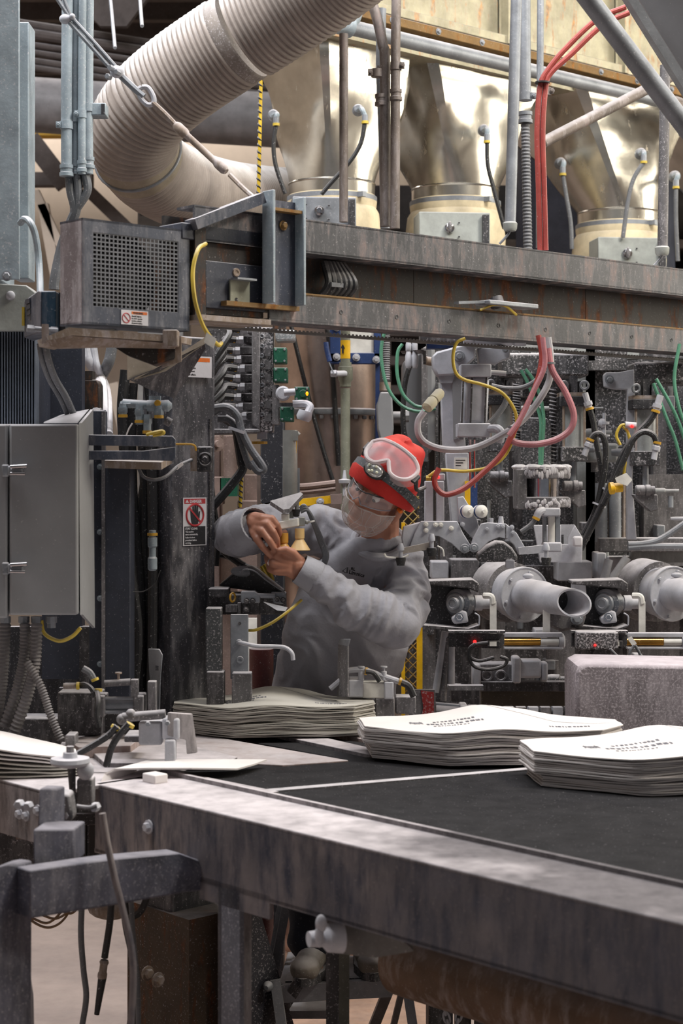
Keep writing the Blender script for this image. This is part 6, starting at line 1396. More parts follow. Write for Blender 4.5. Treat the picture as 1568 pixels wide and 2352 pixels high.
part(cv, 'cross_beam', G().prism([P(38, 1990, 3.5), P(172, 1970, 3.6), P(235, 1962, 3.65), P(380, 1950, 3.8), P(480, 1986, 3.86), P(515, 2028, 3.88), P(400, 2040, 3.8), P(230, 2070, 3.65), P(38, 2100, 3.5)], U * .05), m_mot, bev=.004)
part(cv, 'upright_block', G().prism([P(76, 1905, 3.56), P(170, 1905, 3.62), P(170, 1985, 3.62), P(76, 1992, 3.56)], (.01, .09, 0)), m_mot, bev=.004)
part(cv, 'clamp_plate', G().prism([P(90, 1810, 3.62), P(132, 1812, 3.66), P(132, 1905, 3.66), P(86, 1905, 3.62)], (.01, .04, 0)), m_mot, bev=.004)
part(cv, 'end_leg', G().prism([P(-40, 2060, 3.42), P(-10, 1990, 3.46), P(16, 1984, 3.48), P(42, 1988, 3.5), P(40, 2450, 3.5), P(-40, 2450, 3.42)], (.02, .05, 0)), m_mot, bev=.004)
part(cv, 'rear_leg', G().prism([P(36, 2160, 3.72), P(58, 2230, 3.72), P(68, 2300, 3.72), P(72, 2450, 3.72), P(30, 2450, 3.72)], (.0, .05, 0)), m_railb, bev=.004)
part(cv, 'skirt_panel', G().fbox(-60, 1870, 300, 2030, 4.75, .02), m_dirtydark)
for x in (170, 205, 238):
    part(cv, 'skirt_slat', G().fbox(x, 1895, x + 28, 2010, 4.6, .02), m_rustdark)
part(cv, 'notice', G().fbox(36, 1893, 64, 1928, 4.7, .004), mat('faded notice', (120, 104, 96), .8, dust=.2, speck=.2))
# belts
bt = thing('conveyor_belt', 'black dusty conveyor belt with a pale cross seam', 'belt', Pz(1000, 1830))
part(bt, 'near_belt', slab(G(), [(612, 1818), (1240, 1764), (2800, 1630), (2600, 2243)], ZT - .008, .03), m_belt)
part(bt, 'far_belt', slab(G(), [(395, 1772), (544, 1755), (870, 1738), (1300, 1712), (2800, 1616), (2800, 1627), (1240, 1760), (604, 1812)], ZT - .008, .03), m_belt)
part(bt, 'seam', slab(G(), [(600, 1813), (1240, 1760), (2800, 1627), (2800, 1630), (1240, 1765), (612, 1818)], ZT - .004, .02), m_dirty)
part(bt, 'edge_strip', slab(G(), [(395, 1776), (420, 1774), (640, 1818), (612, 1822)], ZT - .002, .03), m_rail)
tb = thing('roller_table', 'dusty slatted transfer table behind the belt', 'table', Pz(640, 1710))
for nm, poly, z, m in (('wide_slat', [(425, 1716), (445, 1684), (800, 1746), (650, 1757), (560, 1752)], ZT - .004, m_wood), ('dark_belt_strip', [(470, 1684), (560, 1666), (880, 1712), (870, 1737), (800, 1745)], ZT - .014, m_belt),
                       ('pale_slat', [(630, 1687), (690, 1681), (880, 1724), (850, 1733)], ZT - .004, m_rail), ('brown_slat', [(735, 1676), (800, 1668), (900, 1684), (880, 1708)], ZT - .006, m_wood),
                       ('far_deck', [(485, 1686), (1000, 1684), (1800, 1664), (1800, 1690), (900, 1712), (485, 1692)], ZT - .03, m_dirtydark),
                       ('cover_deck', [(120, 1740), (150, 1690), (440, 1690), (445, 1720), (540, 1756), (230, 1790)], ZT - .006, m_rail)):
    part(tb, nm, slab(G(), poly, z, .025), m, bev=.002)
part(tb, 'apron', G().box((P(700, 0, 4.9).x, 4.95, .90), (1.5, .02, .30)), m_dirtydark)
for x in (-.30, .95):
    part(tb, 'table_leg', G().box((x, 4.9, .53), (.07, .07, 1.04)), m_dirtydark)
# end post between belt front and floor
tp = thing('support_post', 'thin two faced steel post below the conveyor rail', 'post', Vector((P(775, 0, 4.45).x, 4.45, 0)))
part(tp, 'dark_face', G().box((P(764, 0, 4.45).x, 4.47, .5), (px(31, 4.45), .05, 1.0)), m_dirtydark)
part(tp, 'grey_face', G().box((P(790, 0, 4.44).x, 4.465, .5), (px(24, 4.44), .05, 1.0)), mat('olive grey post', (84, 84, 76), .7, dust=.4, speck=.14))
wb = thing('wing_bolt', 'frosted wing bolt clamp under the conveyor rail', 'clamp', P(760, 2150, 3.55))
part(wb, 'bracket', G().prism([P(760, 2110, 3.55), P(860, 2100, 3.5), P(950, 2185, 3.42), P(860, 2200, 3.5), P(775, 2190, 3.55)], (0, .05, 0)), mat('soft grey bracket', (108, 106, 104), .8, dust=.6, speck=.1))
part(wb, 'bolt_head', G().lathe(P(782, 2150, 3.5), (-1, -.4, 0), [(0, .035), (.03, .03), (.04, .018), (.07, .016)], 16), m_whiteish)
part(wb, 'wing', G().ball(P(737, 2122, 3.46), .012, (1, .6, 1.6)).ball(P(733, 2150, 3.46), .012, (.8, .6, 2)), m_whiteish)
rl = thing('return_roller', 'wide brown dusted return drum slung under the rail', 'roller', Pz(1200, 2290, .9))
a = P(925, 2200, 4.15)
part(rl, 'drum', G().lathe(a, U, [(0, .08), (.004, .088), (2.2, .088)], 32), mat('brown drum', (104, 80, 62), .65, dust=.3, speck=.05, streak=.3))
# clutter under the packer
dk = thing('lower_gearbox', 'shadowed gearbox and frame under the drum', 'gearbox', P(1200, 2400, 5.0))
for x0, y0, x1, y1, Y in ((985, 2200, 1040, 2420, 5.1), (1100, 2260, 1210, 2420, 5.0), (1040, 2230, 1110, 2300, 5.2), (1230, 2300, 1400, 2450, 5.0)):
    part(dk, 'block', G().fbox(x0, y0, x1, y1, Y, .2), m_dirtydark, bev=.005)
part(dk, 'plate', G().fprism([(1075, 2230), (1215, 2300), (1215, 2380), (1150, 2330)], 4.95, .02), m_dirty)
ch = thing('plastic_chain', 'pale plastic chain hanging in a loop under the drum', 'chain', P(1035, 2400, 4.6))
lpts = catmull([P(1010, 2228, 4.6), P(1014, 2290, 4.6), P(1026, 2340, 4.6), P(1040, 2372, 4.6), P(1052, 2340, 4.6), P(1060, 2290, 4.6), P(1066, 2250, 4.6)], 12)
k = 0; acc = 0; last = lpts[0]
for i in range(1, len(lpts)):
    acc += (lpts[i] - lpts[i - 1]).length
    if acc > .021:
        d = (lpts[i] - last).normalized(); c = (lpts[i] + last) / 2
        sd = d.cross(Vector((0, 1, 0))).normalized() if k % 2 else Vector((0, 1, 0))
        lp = [c + d * .016 * math.cos(t) + sd * .008 * math.sin(t) for t in [j * math.pi / 5 for j in range(10)]]
        part(ch, 'link', G().tube(lp + lp[:1], .0032, 6, 2), m_whiteish); acc = 0; last = lpts[i]; k += 1
# hanging cables under the infeed
hang = 'hoses hanging under the infeed'
for i, (pts, r, Y, m, lab) in enumerate(((((235, 1868), (245, 1930), (262, 2010), (282, 2090), (302, 2180), (306, 2250), (300, 2360)), 8, 3.55, m_railb, 'grey blue hose hanging in front of the cross beam'),
        (((188, 2070), (186, 2150), (192, 2230), (198, 2290), (188, 2360)), 7, 4.3, m_rubbergrey, 'lone grey hose hanging to the floor'),
        (((256, 2060), (252, 2120), (240, 2200)), 8, 4.3, m_rubber, 'black hose ending in a brown coupling'),
        (((288, 2060), (290, 2120), (304, 2190), (312, 2260), (300, 2360)), 10, 4.4, m_rubber, 'thick black hose beside the rusty base'),
        (((300, 2060), (306, 2150), (316, 2260), (318, 2360)), 6, 4.35, m_rubbergrey, 'slim grey hose touching the rusty base'),
        (((340, 2055), (325, 2090), (305, 2105), (285, 2100)), 8, 4.4, m_rubber, 'short black hose curling under the beam'))):
    solo('hanging_hose', lab, 'hose', G().tube([P(x, y, Y) for x, y in pts], px(r, Y), 10), m, hang)
cp_ = thing('hose_coupling', 'brown ringed coupling with tapered black end', 'fitting', P(232, 2330, 4.3))
part(cp_, 'rings', G().lathe(P(240, 2205, 4.3), P(222, 2330, 4.3) - P(240, 2205, 4.3), [(0, px(9, 4.3)), (.006, px(11, 4.3)), (.012, px(9, 4.3)), (.03, px(9, 4.3)), (.034, px(11, 4.3)), (.044, px(11, 4.3)), (.048, px(9, 4.3))], 14), m_rustplate)
part(cp_, 'tail', G().cyl(P(235, 2245, 4.3), P(222, 2330, 4.3), px(10, 4.3), px(6, 4.3)), m_rubber)
for i, (a, b, dip) in enumerate((((40, 2085), (175, 2060), 2130), ((50, 2090), (190, 2060), 2110), ((40, 2100), (160, 2065), 2120), ((100, 2080), (210, 2075), 2098), ((110, 2078), (200, 2060), 2090))):
    solo('loose_wire', ['lowest tan wire drooping under the cross beam', 'tan wire drooping just above the lowest one', 'tan wire crossing the droop of the others', 'shallow tan wire reaching the black hoses', 'shortest tan wire tucked under the beam'][i], 'wire',
         G().tube([P(*a, 4.5), P(a[0] * .7 + b[0] * .3, dip - 10, 4.5), P((a[0] + b[0]) / 2 + 8, dip, 4.5), P(a[0] * .2 + b[0] * .8, dip - 20, 4.5), P(*b, 4.5)], px(3, 4.5), 6), mat('tan wire', (120, 92, 58), .7, dust=.5, speck=.1), 'loose wires under the cross beam')
jx = thing('rubble_lump', 'crusted lumps of caked powder under the cross beam', 'lump', P(255, 2100, 4.6))
part(jx, 'crust', G().ball(P(80, 2080, 4.55), px(34, 4.5), (1.4, .8, .5)).ball(P(255, 2085, 4.6), px(46, 4.5), (1.2, .8, .6)), m_rustplate)
# ------------------------------------------------------------------ sacks
def sack_mesh(name, L, W, th, seed, lift=.0, nu=26, nv=8):
    rnd = random.Random(seed); g = G()
    def y0(u): return W * (max(0, .42 - u * 1.5) + .10 * max(0, u - .55) / .45 + (.28 * max(0, u - .88) / .12 if u > .88 else 0))
    def y1(u): return W * (1 - .06 * math.sin(u * 9) * .4 - .35 * max(0, u - .70) / .30 - .12 * max(0, .1 - u) / .1)
    ph = rnd.random() * 6
    def hz(u, v):
        b = lift * (math.exp(-((u - .48) / .13) ** 2) * (.4 + .6 * v) + .45 * math.exp(-((u - .66) / .10) ** 2) * v)
        return b + .0010 * math.sin(u * 22 + ph) + .0008 * math.sin(v * 9 + ph * 2 + u * 8)
    top, bot = [], []
    for i in range(nu + 1):
        u = i / nu; rt, rb = [], []
        for j in range(nv + 1):
            v = j / nv; y = y0(u) + (y1(u) - y0(u)) * v; z = hz(u, v)
            rt.append(g.bm.verts.new((u * L, y, z + th))); rb.append(g.bm.verts.new((u * L, y, z)))
        top.append(rt); bot.append(rb)
    for i in range(nu):
        for j in range(nv):
            g.bm.faces.new((top[i][j], top[i + 1][j], top[i + 1][j + 1], top[i][j + 1]))
            g.bm.faces.new((bot[i][j], bot[i][j + 1], bot[i + 1][j + 1], bot[i + 1][j]))
    for i in range(nu):
        g.bm.faces.new((top[i][0], bot[i][0], bot[i + 1][0], top[i + 1][0])); g.bm.faces.new((top[i][nv], top[i + 1][nv], bot[i + 1][nv], bot[i][nv]))
    for j in range(nv):
        g.bm.faces.new((top[0][j], top[0][j + 1], bot[0][j + 1], bot[0][j])); g.bm.faces.new((top[nu][j], bot[nu][j], bot[nu][j + 1], top[nu][j + 1]))
    return g.mesh(name), hz, y0, y1
def sack_stack(base, yaw, L, W, n, label, toplabel, m, group, lift, th=.0031, gap=.0006, split=None, seed=0):
    rnd = random.Random(seed); z = base.z; top = None
    step = th + gap
    for i in range(n):
        lf = lift * (.35 + .65 * i / n)
        me, hz, y0, y1 = sack_mesh('paper_sack', L, W, th * .9, seed * 100 + i, lf)
        o = link('paper_sack', me, m)
        up = i >= (split or n)
        dx = (.020 if not up and split else 0) + rnd.uniform(-.0035, .0035); dy = rnd.uniform(-.003, .003)
        R = rotz(yaw + rnd.uniform(-.006, .006))
        o.location = Vector((base.x, base.y, z)) + R @ Vector((dx, dy, 0)); o.rotation_euler = (0, 0, yaw + rnd.uniform(-.005, .005))
        tag(o, toplabel if i == n - 1 else label, 'sack', group)
        z += step + (.003 if split and i == split - 1 else 0)
        top = (o, hz, y0, y1, L, th)
    return top
def sack_print(top, marks, m):
    o, hz, y0, y1, L, th = top; rnd = random.Random(len(marks))
    for nm, ua, va, ub, vb, wd in marks:
        g = G()
        def pt(u, v):
            return Vector((u * L, y0(u) + (y1(u) - y0(u)) * v, hz(u, v) + th + .0004))
        if nm == 'fold_line':
            segs = [(k / 12, (k + 1) / 12) for k in range(12)]
        else:
            segs = []; q = 0
            while q < 1:
                w = rnd.uniform(.03, .08); segs.append((q, min(1, q + w))); q += w + rnd.uniform(.015, .05)
        for p, q in segs:
            ja = 0 if nm == 'fold_line' else rnd.uniform(-.2, .2) * wd
            a0, a1 = ua + (ub - ua) * p, ua + (ub - ua) * q; b0, b1 = va + (vb - va) * p + ja, va + (vb - va) * q + ja
            vs = [g.bm.verts.new(pt(u, v)) for u, v in ((a0, b0 - wd / 2), (a1, b1 - wd / 2), (a1, b1 + wd / 2), (a0, b0 + wd / 2))]
            g.bm.faces.new(vs)
        p = link(nm, g.mesh(nm), m); p.parent = o
        if nm != 'fold_line': p['kind'] = 'stuff'
marks = [('print_line', .24, .42, .46, .42, .06), ('print_line', .27, .54, .44, .54, .05), ('print_line', .26, .32, .40, .32, .03), ('print_mark', .18, .50, .23, .50, .12), ('fold_line', .52, .98, .74, .50, .012), ('fold_line', .74, .50, .96, .42, .012), ('print_line', .70, .24, .86, .28, .05)]
b1 = Pz(398, 1690, ZT); b1 = P(400, 1688, 4.92); b1.z = ZT + .002
t1 = sack_stack(Vector((P(398, 0, 4.78).x, 4.76, ZT)), math.radians(4), .575, .28, 22, 'grey paper sack in the pile before the worker', 'top grey paper sack of the pile before the worker', m_papergrey, 'grey sacks piled before the worker', .026, split=10, seed=1)
sack_print(t1, marks, m_ink)
t2 = sack_stack(Vector((P(846, 0, 4.38).x, 4.30, ZT)), math.radians(5), .68, .335, 22, 'white paper sack in the middle pile on the belt', 'printed top white sack of the middle pile', m_paper, 'white sacks in the middle pile', .026, split=10, seed=2)
sack_print(t2, marks, m_ink)
t3 = sack_stack(Vector((P(1244, 0, 4.05).x, 3.93, ZT - .005)), math.radians(6), .74, .36, 22, 'white paper sack in the pile by the frosted block', 'printed top white sack of the pile by the frosted block', m_paper, 'white sacks in the near pile', .026, split=7, seed=3)
sack_print(t3, marks, m_ink)
# fanned sacks at the infeed
for i in range(7):
    me, hz, y0, y1 = sack_mesh('paper_sack', .60, .30, .0035, 900 + i, .004)
    o = link('paper_sack', me, m_paper if i > 3 else m_papergrey)
    tip = P(178 - i * 6, 1742 - i * 4.0, 4.28)
    R = Matrix.Rotation(math.radians(186 + i), 3, 'Z') @ Matrix.Rotation(math.radians(-(.6 + i * 1.5)), 3, 'Y')
    o.matrix_world = Matrix.Translation(Vector((tip.x, tip.y + .17, ZT + .003 + i * .0062))) @ R.to_4x4()
    tag(o, 'top white sack of the fanned sacks at the infeed' if i == 6 else 'sack in the fanned handful lying on the infeed rail', 'sack', 'fanned sacks at the infeed')
# single folded sack on the rail
fs = thing('folded_sack', 'single white sack folded over a small white block beside the belt', 'sack', Pz(380, 1785))
g = G(); rows = []
prof = [(232, 1796, .0), (240, 1792, .016), (262, 1790, .026), (340, 1790, .028), (440, 1788, .026), (545, 1778, .014)]
base = [Pz(x, y, ZT) for x, y, h in prof]
for (x, y, h), b in zip(prof, base):
    rows.append([b + ZV * h, b + ZV * h + V * .05 + Vector((0, .03, 0)), b + ZV * (h * .9) + V * .09 + Vector((0, .08, 0))])
th = Vector((0, 0, -.004))
for a, b in zip(rows, rows[1:]):
    for j in range(2):
        g.hexa([a[j] + th, b[j] + th, b[j + 1] + th, a[j + 1] + th, a[j], b[j], b[j + 1], a[j + 1]])
bmesh.ops.remove_doubles(g.bm, verts=g.bm.verts[:], dist=1e-5)
part(fs, 'sheet', g, m_paper)
part(fs, 'block', G().box(Pz(356, 1796) + ZV * .010, (.05, .04, .022), rotz(-ANG)), m_paper, bev=.003)
# ------------------------------------------------------------------ pneumatic fixtures around the table
def stubs(t, pts, Y, r=8):
    for (x, y, dx, dz) in pts:
        part(t, 'fitting', G().lathe(P(x, y, Y), (dx, 0, dz), [(0, px(r, Y)), (.01, px(r + 2, Y)), (.02, px(r + 2, Y)), (.022, px(r - 1, Y)), (.035, px(r - 1, Y))], 10), m_whiteish)
p1 = thing('pusher_cylinder', 'dusty air cylinder with throttle knob beside the bent strap', 'cylinder', P(270, 1660, 4.6))
Y1 = 4.55
part(p1, 'mount', G().fbox(132, 1590, 232, 1690, Y1 + .06, .08), m_dirtydark, bev=.004)
part(p1, 'cap', G().fbox(210, 1598, 240, 1648, Y1, .08), m_dirty, bev=.004)
part(p1, 'barrel', G().cyl(P(238, 1620, Y1 + .04), P(308, 1618, Y1 + .04), px(17, Y1), n=20), m_steel)
for y in (1604, 1636):
    part(p1, 'tie_rod', G().cyl(P(236, y, Y1 + .02), P(312, y, Y1 + .02), px(4, Y1), n=8), m_steel)
part(p1, 'head', G().fbox(306, 1598, 330, 1644, Y1, .08), m_dirty, bev=.004)
part(p1, 'manifold', G().cyl(P(240, 1570, Y1 + .02), P(300, 1566, Y1 + .02), px(8, Y1), n=12).fbox(300, 1562, 316, 1600, Y1, .03), m_dirty)
part(p1, 'throttle_knob', G().lathe(P(272, 1544, Y1 + .02), -ZV, [(0, px(8, Y1)), (.004, px(8, Y1)), (.005, px(3, Y1)), (.03, px(3, Y1))], 14), m_rustplate)
part(p1, 'black_hose', G().tube([P(222, 1590, Y1 - .02), P(225, 1610, Y1 - .04), P(222, 1640, Y1 - .05), P(228, 1670, Y1 - .05)], px(7, Y1), 8), m_rubber)
part(p1, 'black_hose', G().tube([P(180, 1574, Y1), P(195, 1572, Y1 - .01), P(210, 1582, Y1 - .02), P(218, 1600, Y1 - .02)], px(6, Y1), 8), m_rubber)
part(p1, 'dusty_hose', G().tube([P(190, 1535, Y1), P(206, 1545, Y1), P(216, 1562, Y1)], px(8, Y1), 8), m_rubbergrey)
for x, y, d in ((176, 1575, (1, 0, 0)), (217, 1558, (.4, 0, -1)), (226, 1582, (0, 0, -1))):
    part(p1, 'clamp_ring', G().lathe(P(x, y, Y1 - .01), d, [(0, px(9, Y1)), (.007, px(9, Y1))], 12), m_yellow)
part(p1, 'brass_end', G().cyl(P(146, 1576, Y1), P(176, 1575, Y1), px(7, Y1)), m_rustplate)
bst = thing('bent_strap', 'tall bent grey strap with a slotted hole beside the dark column', 'bracket', P(358, 1640, 4.62))
part(bst, 'strap', G().prism([P(340, 1490, 4.66), P(366, 1491, 4.62), P(373, 1504, 4.6), P(368, 1560, 4.6), P(366, 1640, 4.6), P(346, 1640, 4.66), P(346, 1580, 4.66), P(342, 1540, 4.66)], (0, .008, 0)), m_steel, bev=.002)
part(bst, 'slot', G().fbox(357, 1528, 364, 1540, 4.60, .002), m_black)
part(bst, 'lower_arm', G().fbox(338, 1565, 358, 1650, 4.56, .03), m_dirty, bev=.003)
p2 = thing('clamp_cylinder', 'pink dusted compact cylinder with yellow ringed black hoses', 'cylinder', P(350, 1760, 4.3))
Y2 = 4.28
part(p2, 'base_plate', slab(G(), [(215, 1730), (330, 1700), (440, 1712), (545, 1738), (520, 1752), (380, 1752), (240, 1752)], ZT + .012, .018), m_rail, bev=.002)
part(p2, 'slab', slab(G(), [(150, 1700), (230, 1682), (330, 1690), (300, 1712), (180, 1716)], ZT + .03, .03), m_wood, bev=.002)
part(p2, 'lower_block', G().fbox(150, 1688, 172, 1712, Y2 + .1, .06), m_dirty, bev=.003)
part(p2, 'lower_block', G().fbox(285, 1690, 340, 1705, Y2 + .08, .1), m_dirty, bev=.003)
part(p2, 'body', G().fbox(318, 1658, 372, 1712, Y2, .08), m_whiteish, bev=.006)
part(p2, 'side_body', G().fbox(372, 1650, 412, 1700, Y2 - .02, .06), m_whiteish, bev=.006)
part(p2, 'foot', G().fbox(378, 1700, 402, 1750, Y2 - .03, .04), m_whiteish, bev=.004)
part(p2, 'top_pipe', G().cyl(P(282, 1648, Y2), P(380, 1640, Y2), px(11, Y2), n=12).ball(P(280, 1652, Y2), px(13, Y2)).ball(P(300, 1640, Y2), px(12, Y2)), m_dirty)
for x, y in ((340, 1662), (385, 1660)):
    part(p2, 'cap_screw', G().hexnut(P(x, y, Y2 - .03), (0, -1, 0), px(6, Y2), .012), m_steel)
part(p2, 'pusher_plate', G().prism([P(384, 1636, Y2 - .03), P(436, 1640, Y2 + .01), P(448, 1730, Y2 + .01), P(428, 1732, Y2 + .01), P(426, 1700, Y2), P(384, 1690, Y2 - .03)], (.006, .012, 0)), m_rail, bev=.002)
for pts in (((268, 1668), (250, 1688), (220, 1708), (178, 1732)), ((296, 1662), (272, 1690), (255, 1720), (244, 1760))):
    part(p2, 'black_hose', G().tube([P(x, y, Y2 - .05) for x, y in pts], px(8, Y2), 10), m_rubber)
for x, y in ((267, 1668), (300, 1662)):
    part(p2, 'clamp_ring', G().lathe(P(x, y, Y2 - .045), (-.6, 0, -1), [(0, px(11, Y2)), (.008, px(11, Y2))], 12), m_yellow)
p3 = thing('stop_cylinder', 'white dusted stop cylinder with black hoses behind the grey sacks', 'cylinder', P(865, 1640, 4.9))
Y3 = 4.95
part(p3, 'body', G().fbox(832, 1568, 884, 1604, Y3, .07), m_whitep, bev=.004)
part(p3, 'cap', G().fbox(800, 1562, 834, 1602, Y3 - .01, .09), m_whiteish, bev=.004)
part(p3, 'cap', G().fbox(882, 1566, 904, 1606, Y3 - .01, .09), m_whiteish, bev=.004)
part(p3, 'lower_block', G().fbox(862, 1604, 906, 1660, Y3, .08), m_dirty, bev=.004)
part(p3, 'side_block', G().fbox(908, 1600, 955, 1640, Y3 + .05, .06), m_dirty, bev=.004)
part(p3, 'cross_pipe', G().tube([P(796, 1540, Y3), P(830, 1538, Y3), P(870, 1550, Y3), P(918, 1566, Y3)], px(7, Y3), 10), m_whiteish)
for x in (829, 881):
    part(p3, 'riser', G().lathe(P(x, 1530, Y3), -ZV, [(0, px(8, Y3)), (.004, px(8, Y3)), (.005, px(3, Y3)), (.014, px(3, Y3)), (.015, px(7, Y3)), (.04, px(7, Y3))], 12), m_whiteish)
part(p3, 'black_hose', G().tube([P(840, 1542, Y3 - .02), P(858, 1546, Y3 - .02), P(872, 1565, Y3 - .02)], px(6, Y3), 8), m_rubber)
part(p3, 'black_hose', G().tube([P(918, 1566, Y3), P(938, 1576, Y3), P(950, 1600, Y3)], px(8, Y3), 8), m_rubber)
part(p3, 'black_hose', G().tube([P(784, 1560, Y3 - .02), P(770, 1572, Y3 - .02), P(758, 1582, Y3 - .02)], px(6, Y3), 8), m_whiteish)
for x, y, d in ((838, 1541, (1, 0, -.2)), (916, 1564, (1, 0, -.3))):
    part(p3, 'clamp_ring', G().lathe(P(x, y, Y3 - .005), d, [(0, px(9, Y3)), (.007, px(9, Y3))], 12), m_gold)
bsp = thing('stop_plate', 'thin bent steel stop plate standing behind the grey sacks', 'plate', P(795, 1600, 4.88))
part(bsp, 'plate', G().prism([P(776, 1480, 4.94), P(798, 1484, 4.86), P(798, 1600, 4.86), P(774, 1600, 4.94)], (.004, .004, 0)), m_dirty)
part(bsp, 'bent_tip', G().prism([P(776, 1480, 4.94), P(798, 1484, 4.86), P(803, 1468, 4.84), P(781, 1468, 4.92)], (.003, .004, 0)), m_steel)
# clamp knob on the rail
kb = thing('rail_clamp', 'dusty flanged clamp knob with threaded stem on the infeed rail', 'clamp', P(170, 1800, 3.95))
Yb = 3.9
part(kb, 'stem', G().cyl(P(161, 1714, Yb), P(161, 1730, Yb), px(9, Yb), n=12), m_dirty)
part(kb, 'cap', G().lathe(P(161, 1728, Yb), -ZV, [(0, px(16, Yb)), (.012, px(17, Yb)), (.013, px(44, Yb)), (.022, px(46, Yb)), (.028, px(42, Yb)), (.034, px(22, Yb))], 24), m_whiteish)
part(kb, 'dark_stem', G().cyl(P(164, 1758, Yb), P(168, 1850, Yb), px(10, Yb), px(6, Yb)), m_black)
part(kb, 'side_lug', G().ball(P(196, 1770, Yb), px(20, Yb), (1, .8, 1.1)), m_whiteish)
part(kb, 'post', G().fbox(176, 1790, 212, 1850, Yb, .05), m_dirty, bev=.004)
for x, y in ((48, 1846), (68, 1850), (148, 1845), (156, 1870), (222, 1852)):
    part(kb, 'nut', G().hexnut(P(x, y, 3.74), (-.2, -1, 0), px(11, 3.74), .02), m_whiteish)
part(kb, 'clamp_body', G().fprism([(130, 1820), (160, 1826), (168, 1880), (150, 1905), (132, 1900)], 3.72, .06), m_dirty, bev=.006)
part(kb, 'rail_hook', G().tube([P(176, 1852, 3.72), P(205, 1855, 3.72), P(222, 1850, 3.72)], px(5, 3.7), 8), m_dirty)
# frames standing behind, left
lf = thing('left_floor_frame', 'dark lower machine frame behind the infeed', 'frame', Vector((P(150, 0, 5.0).x, 5.0, 0)))
part(lf, 'beam', G().fbox(40, 1650, 150, 1720, 4.75, .1), m_dirtydark, bev=.004)
part(lf, 'back_plate', G().fbox(-60, 1440, 190, 1720, 5.1, .04), m_black)
for x in (-1.25, -.50):
    part(lf, 'leg', G().box((x, 5.15, .55), (.08, .08, 1.1)), m_dirtydark)
# ------------------------------------------------------------------ step ladder under the worker
Yl = 5.2
sl2 = thing('step_stool', 'grey folding step stool carrying the worker', 'stool', Vector((P(790, 0, Yl).x, Yl, 0)))
zp = P(0, 2232, Yl).z
m_alu = mat('worn aluminium', (128, 128, 132), .5, .3, dust=.6, speck=.14)
part(sl2, 'platform', G().prism([Vector((P(640, 0, 5.1).x, 5.06, zp)), Vector((P(900, 0, 5.1).x, 5.12, zp)), Vector((P(930, 0, 5.3).x, 5.34, zp)), Vector((P(660, 0, 5.4).x, 5.42, zp))], (0, 0, -.035)), m_alu, bev=.004)
part(sl2, 'tread', G().prism([Vector((P(655, 0, 5.1).x, 5.09, zp + .004)), Vector((P(890, 0, 5.1).x, 5.14, zp + .004)), Vector((P(915, 0, 5.3).x, 5.32, zp + .004)), Vector((P(675, 0, 5.4).x, 5.39, zp + .004))], (0, 0, -.006)), m_black)
zb_ = -.0
for a, b, w in ((((665, 2040), 5.28), ((606, 2352), 5.28), 20), (((650, 2040), 5.32), ((598, 2352), 5.32), 14), (((632, 2250), 5.05), ((660, 2452), 5.0), 22), (((928, 2225), 5.2), ((962, 2452), 5.1), 22), (((905, 2240), 5.3), ((820, 2452), 5.5), 24), (((935, 2225), 5.3), ((880, 2452), 5.4), 14)):
    part(sl2, 'rail', G().bar(P(*a[0], a[1]), P(*b[0], b[1]), px(w, 5.2), .03, Vector((0, 1, 0))), m_alu)
part(sl2, 'front_lip', G().prism([Vector((P(640, 0, 5.1).x, 5.052, zp + .002)), Vector((P(900, 0, 5.1).x, 5.112, zp + .002)), Vector((P(900, 0, 5.1).x, 5.112, zp - .05)), Vector((P(640, 0, 5.1).x, 5.052, zp - .05))], (0, .006, 0)), m_alu)
part(sl2, 'lower_step', G().fbox(640, 2322, 770, 2340, 5.3, .1), m_alu)
for x, y in ((616, 2265), (920, 2240)):
    part(sl2, 'rivet', G().lathe(P(x, y, 5.03), (-.3, -1, 0), [(0, .016), (.012, .014), (.02, .006)], 12), m_steel)
part(sl2, 'hinge_arm', G().bar(P(690, 2250, 5.04), P(640, 2330, 5.1), .035, .012, Vector((0, 1, 0))), m_dirtydark)
solo('warm_floor_light', 'tan sheet painting in warm light on the floor under the stool', 'mat', G().prism([(-.45, 5.0, .006), (.30, 4.9, .006), (.45, 7.6, .006), (-.55, 7.4, .006)], (0, 0, -.004)), m_floor2)  # added sheet; its tan colour stands in for warm light on the floor
# ------------------------------------------------------------------ the worker
def vox(g, size, it=4, name='body'):
    me = bpy.data.meshes.new(name); g.bm.to_mesh(me); g.bm.free()
    o = bpy.data.objects.new(name, me); COL.objects.link(o)
    r = o.modifiers.new('r', 'REMESH'); r.mode = 'VOXEL'; r.voxel_size = size; r.use_smooth_shade = True
    if it:
        s = o.modifiers.new('s', 'SMOOTH'); s.iterations = it; s.factor = .5
    dg = bpy.context.evaluated_depsgraph_get(); dg.update()
    out = bpy.data.meshes.new_from_object(o.evaluated_get(dg)); out.name = name
    bpy.data.objects.remove(o); bpy.data.meshes.remove(me)
    for p in out.polygons: p.use_smooth = True
    return out
def cap_(g, pts, n=12):
    """chain of rounded, tapering limbs: list of (point, radius)"""
    for (a, ra), (b, rb) in zip(pts, pts[1:]):
        d = (b - a)
        if d.length > 1e-5: g.lathe(a, d, [(0, ra), (d.length, rb)], n)
        g.ball(a, ra, seg=n)
    g.ball(pts[-1][0], pts[-1][1], seg=n)
    return g
wk = thing('person', 'worker in grey sweatshirt and red cap leaning to service the suction head', 'person', Vector((P(780, 0, 5.22).x, 5.22, zp + .004)))
fwd = Vector((-.52, -.83, -.20)).normalized()
lft = Vector((.78, -.35, -.52)); lft = (lft - fwd * lft.dot(fwd)).normalized()
upv = fwd.cross(lft).normalized()
Hc = P(877, 1116, 5.0)
def H(l, f, u): return Hc + lft * l + fwd * f + upv * u
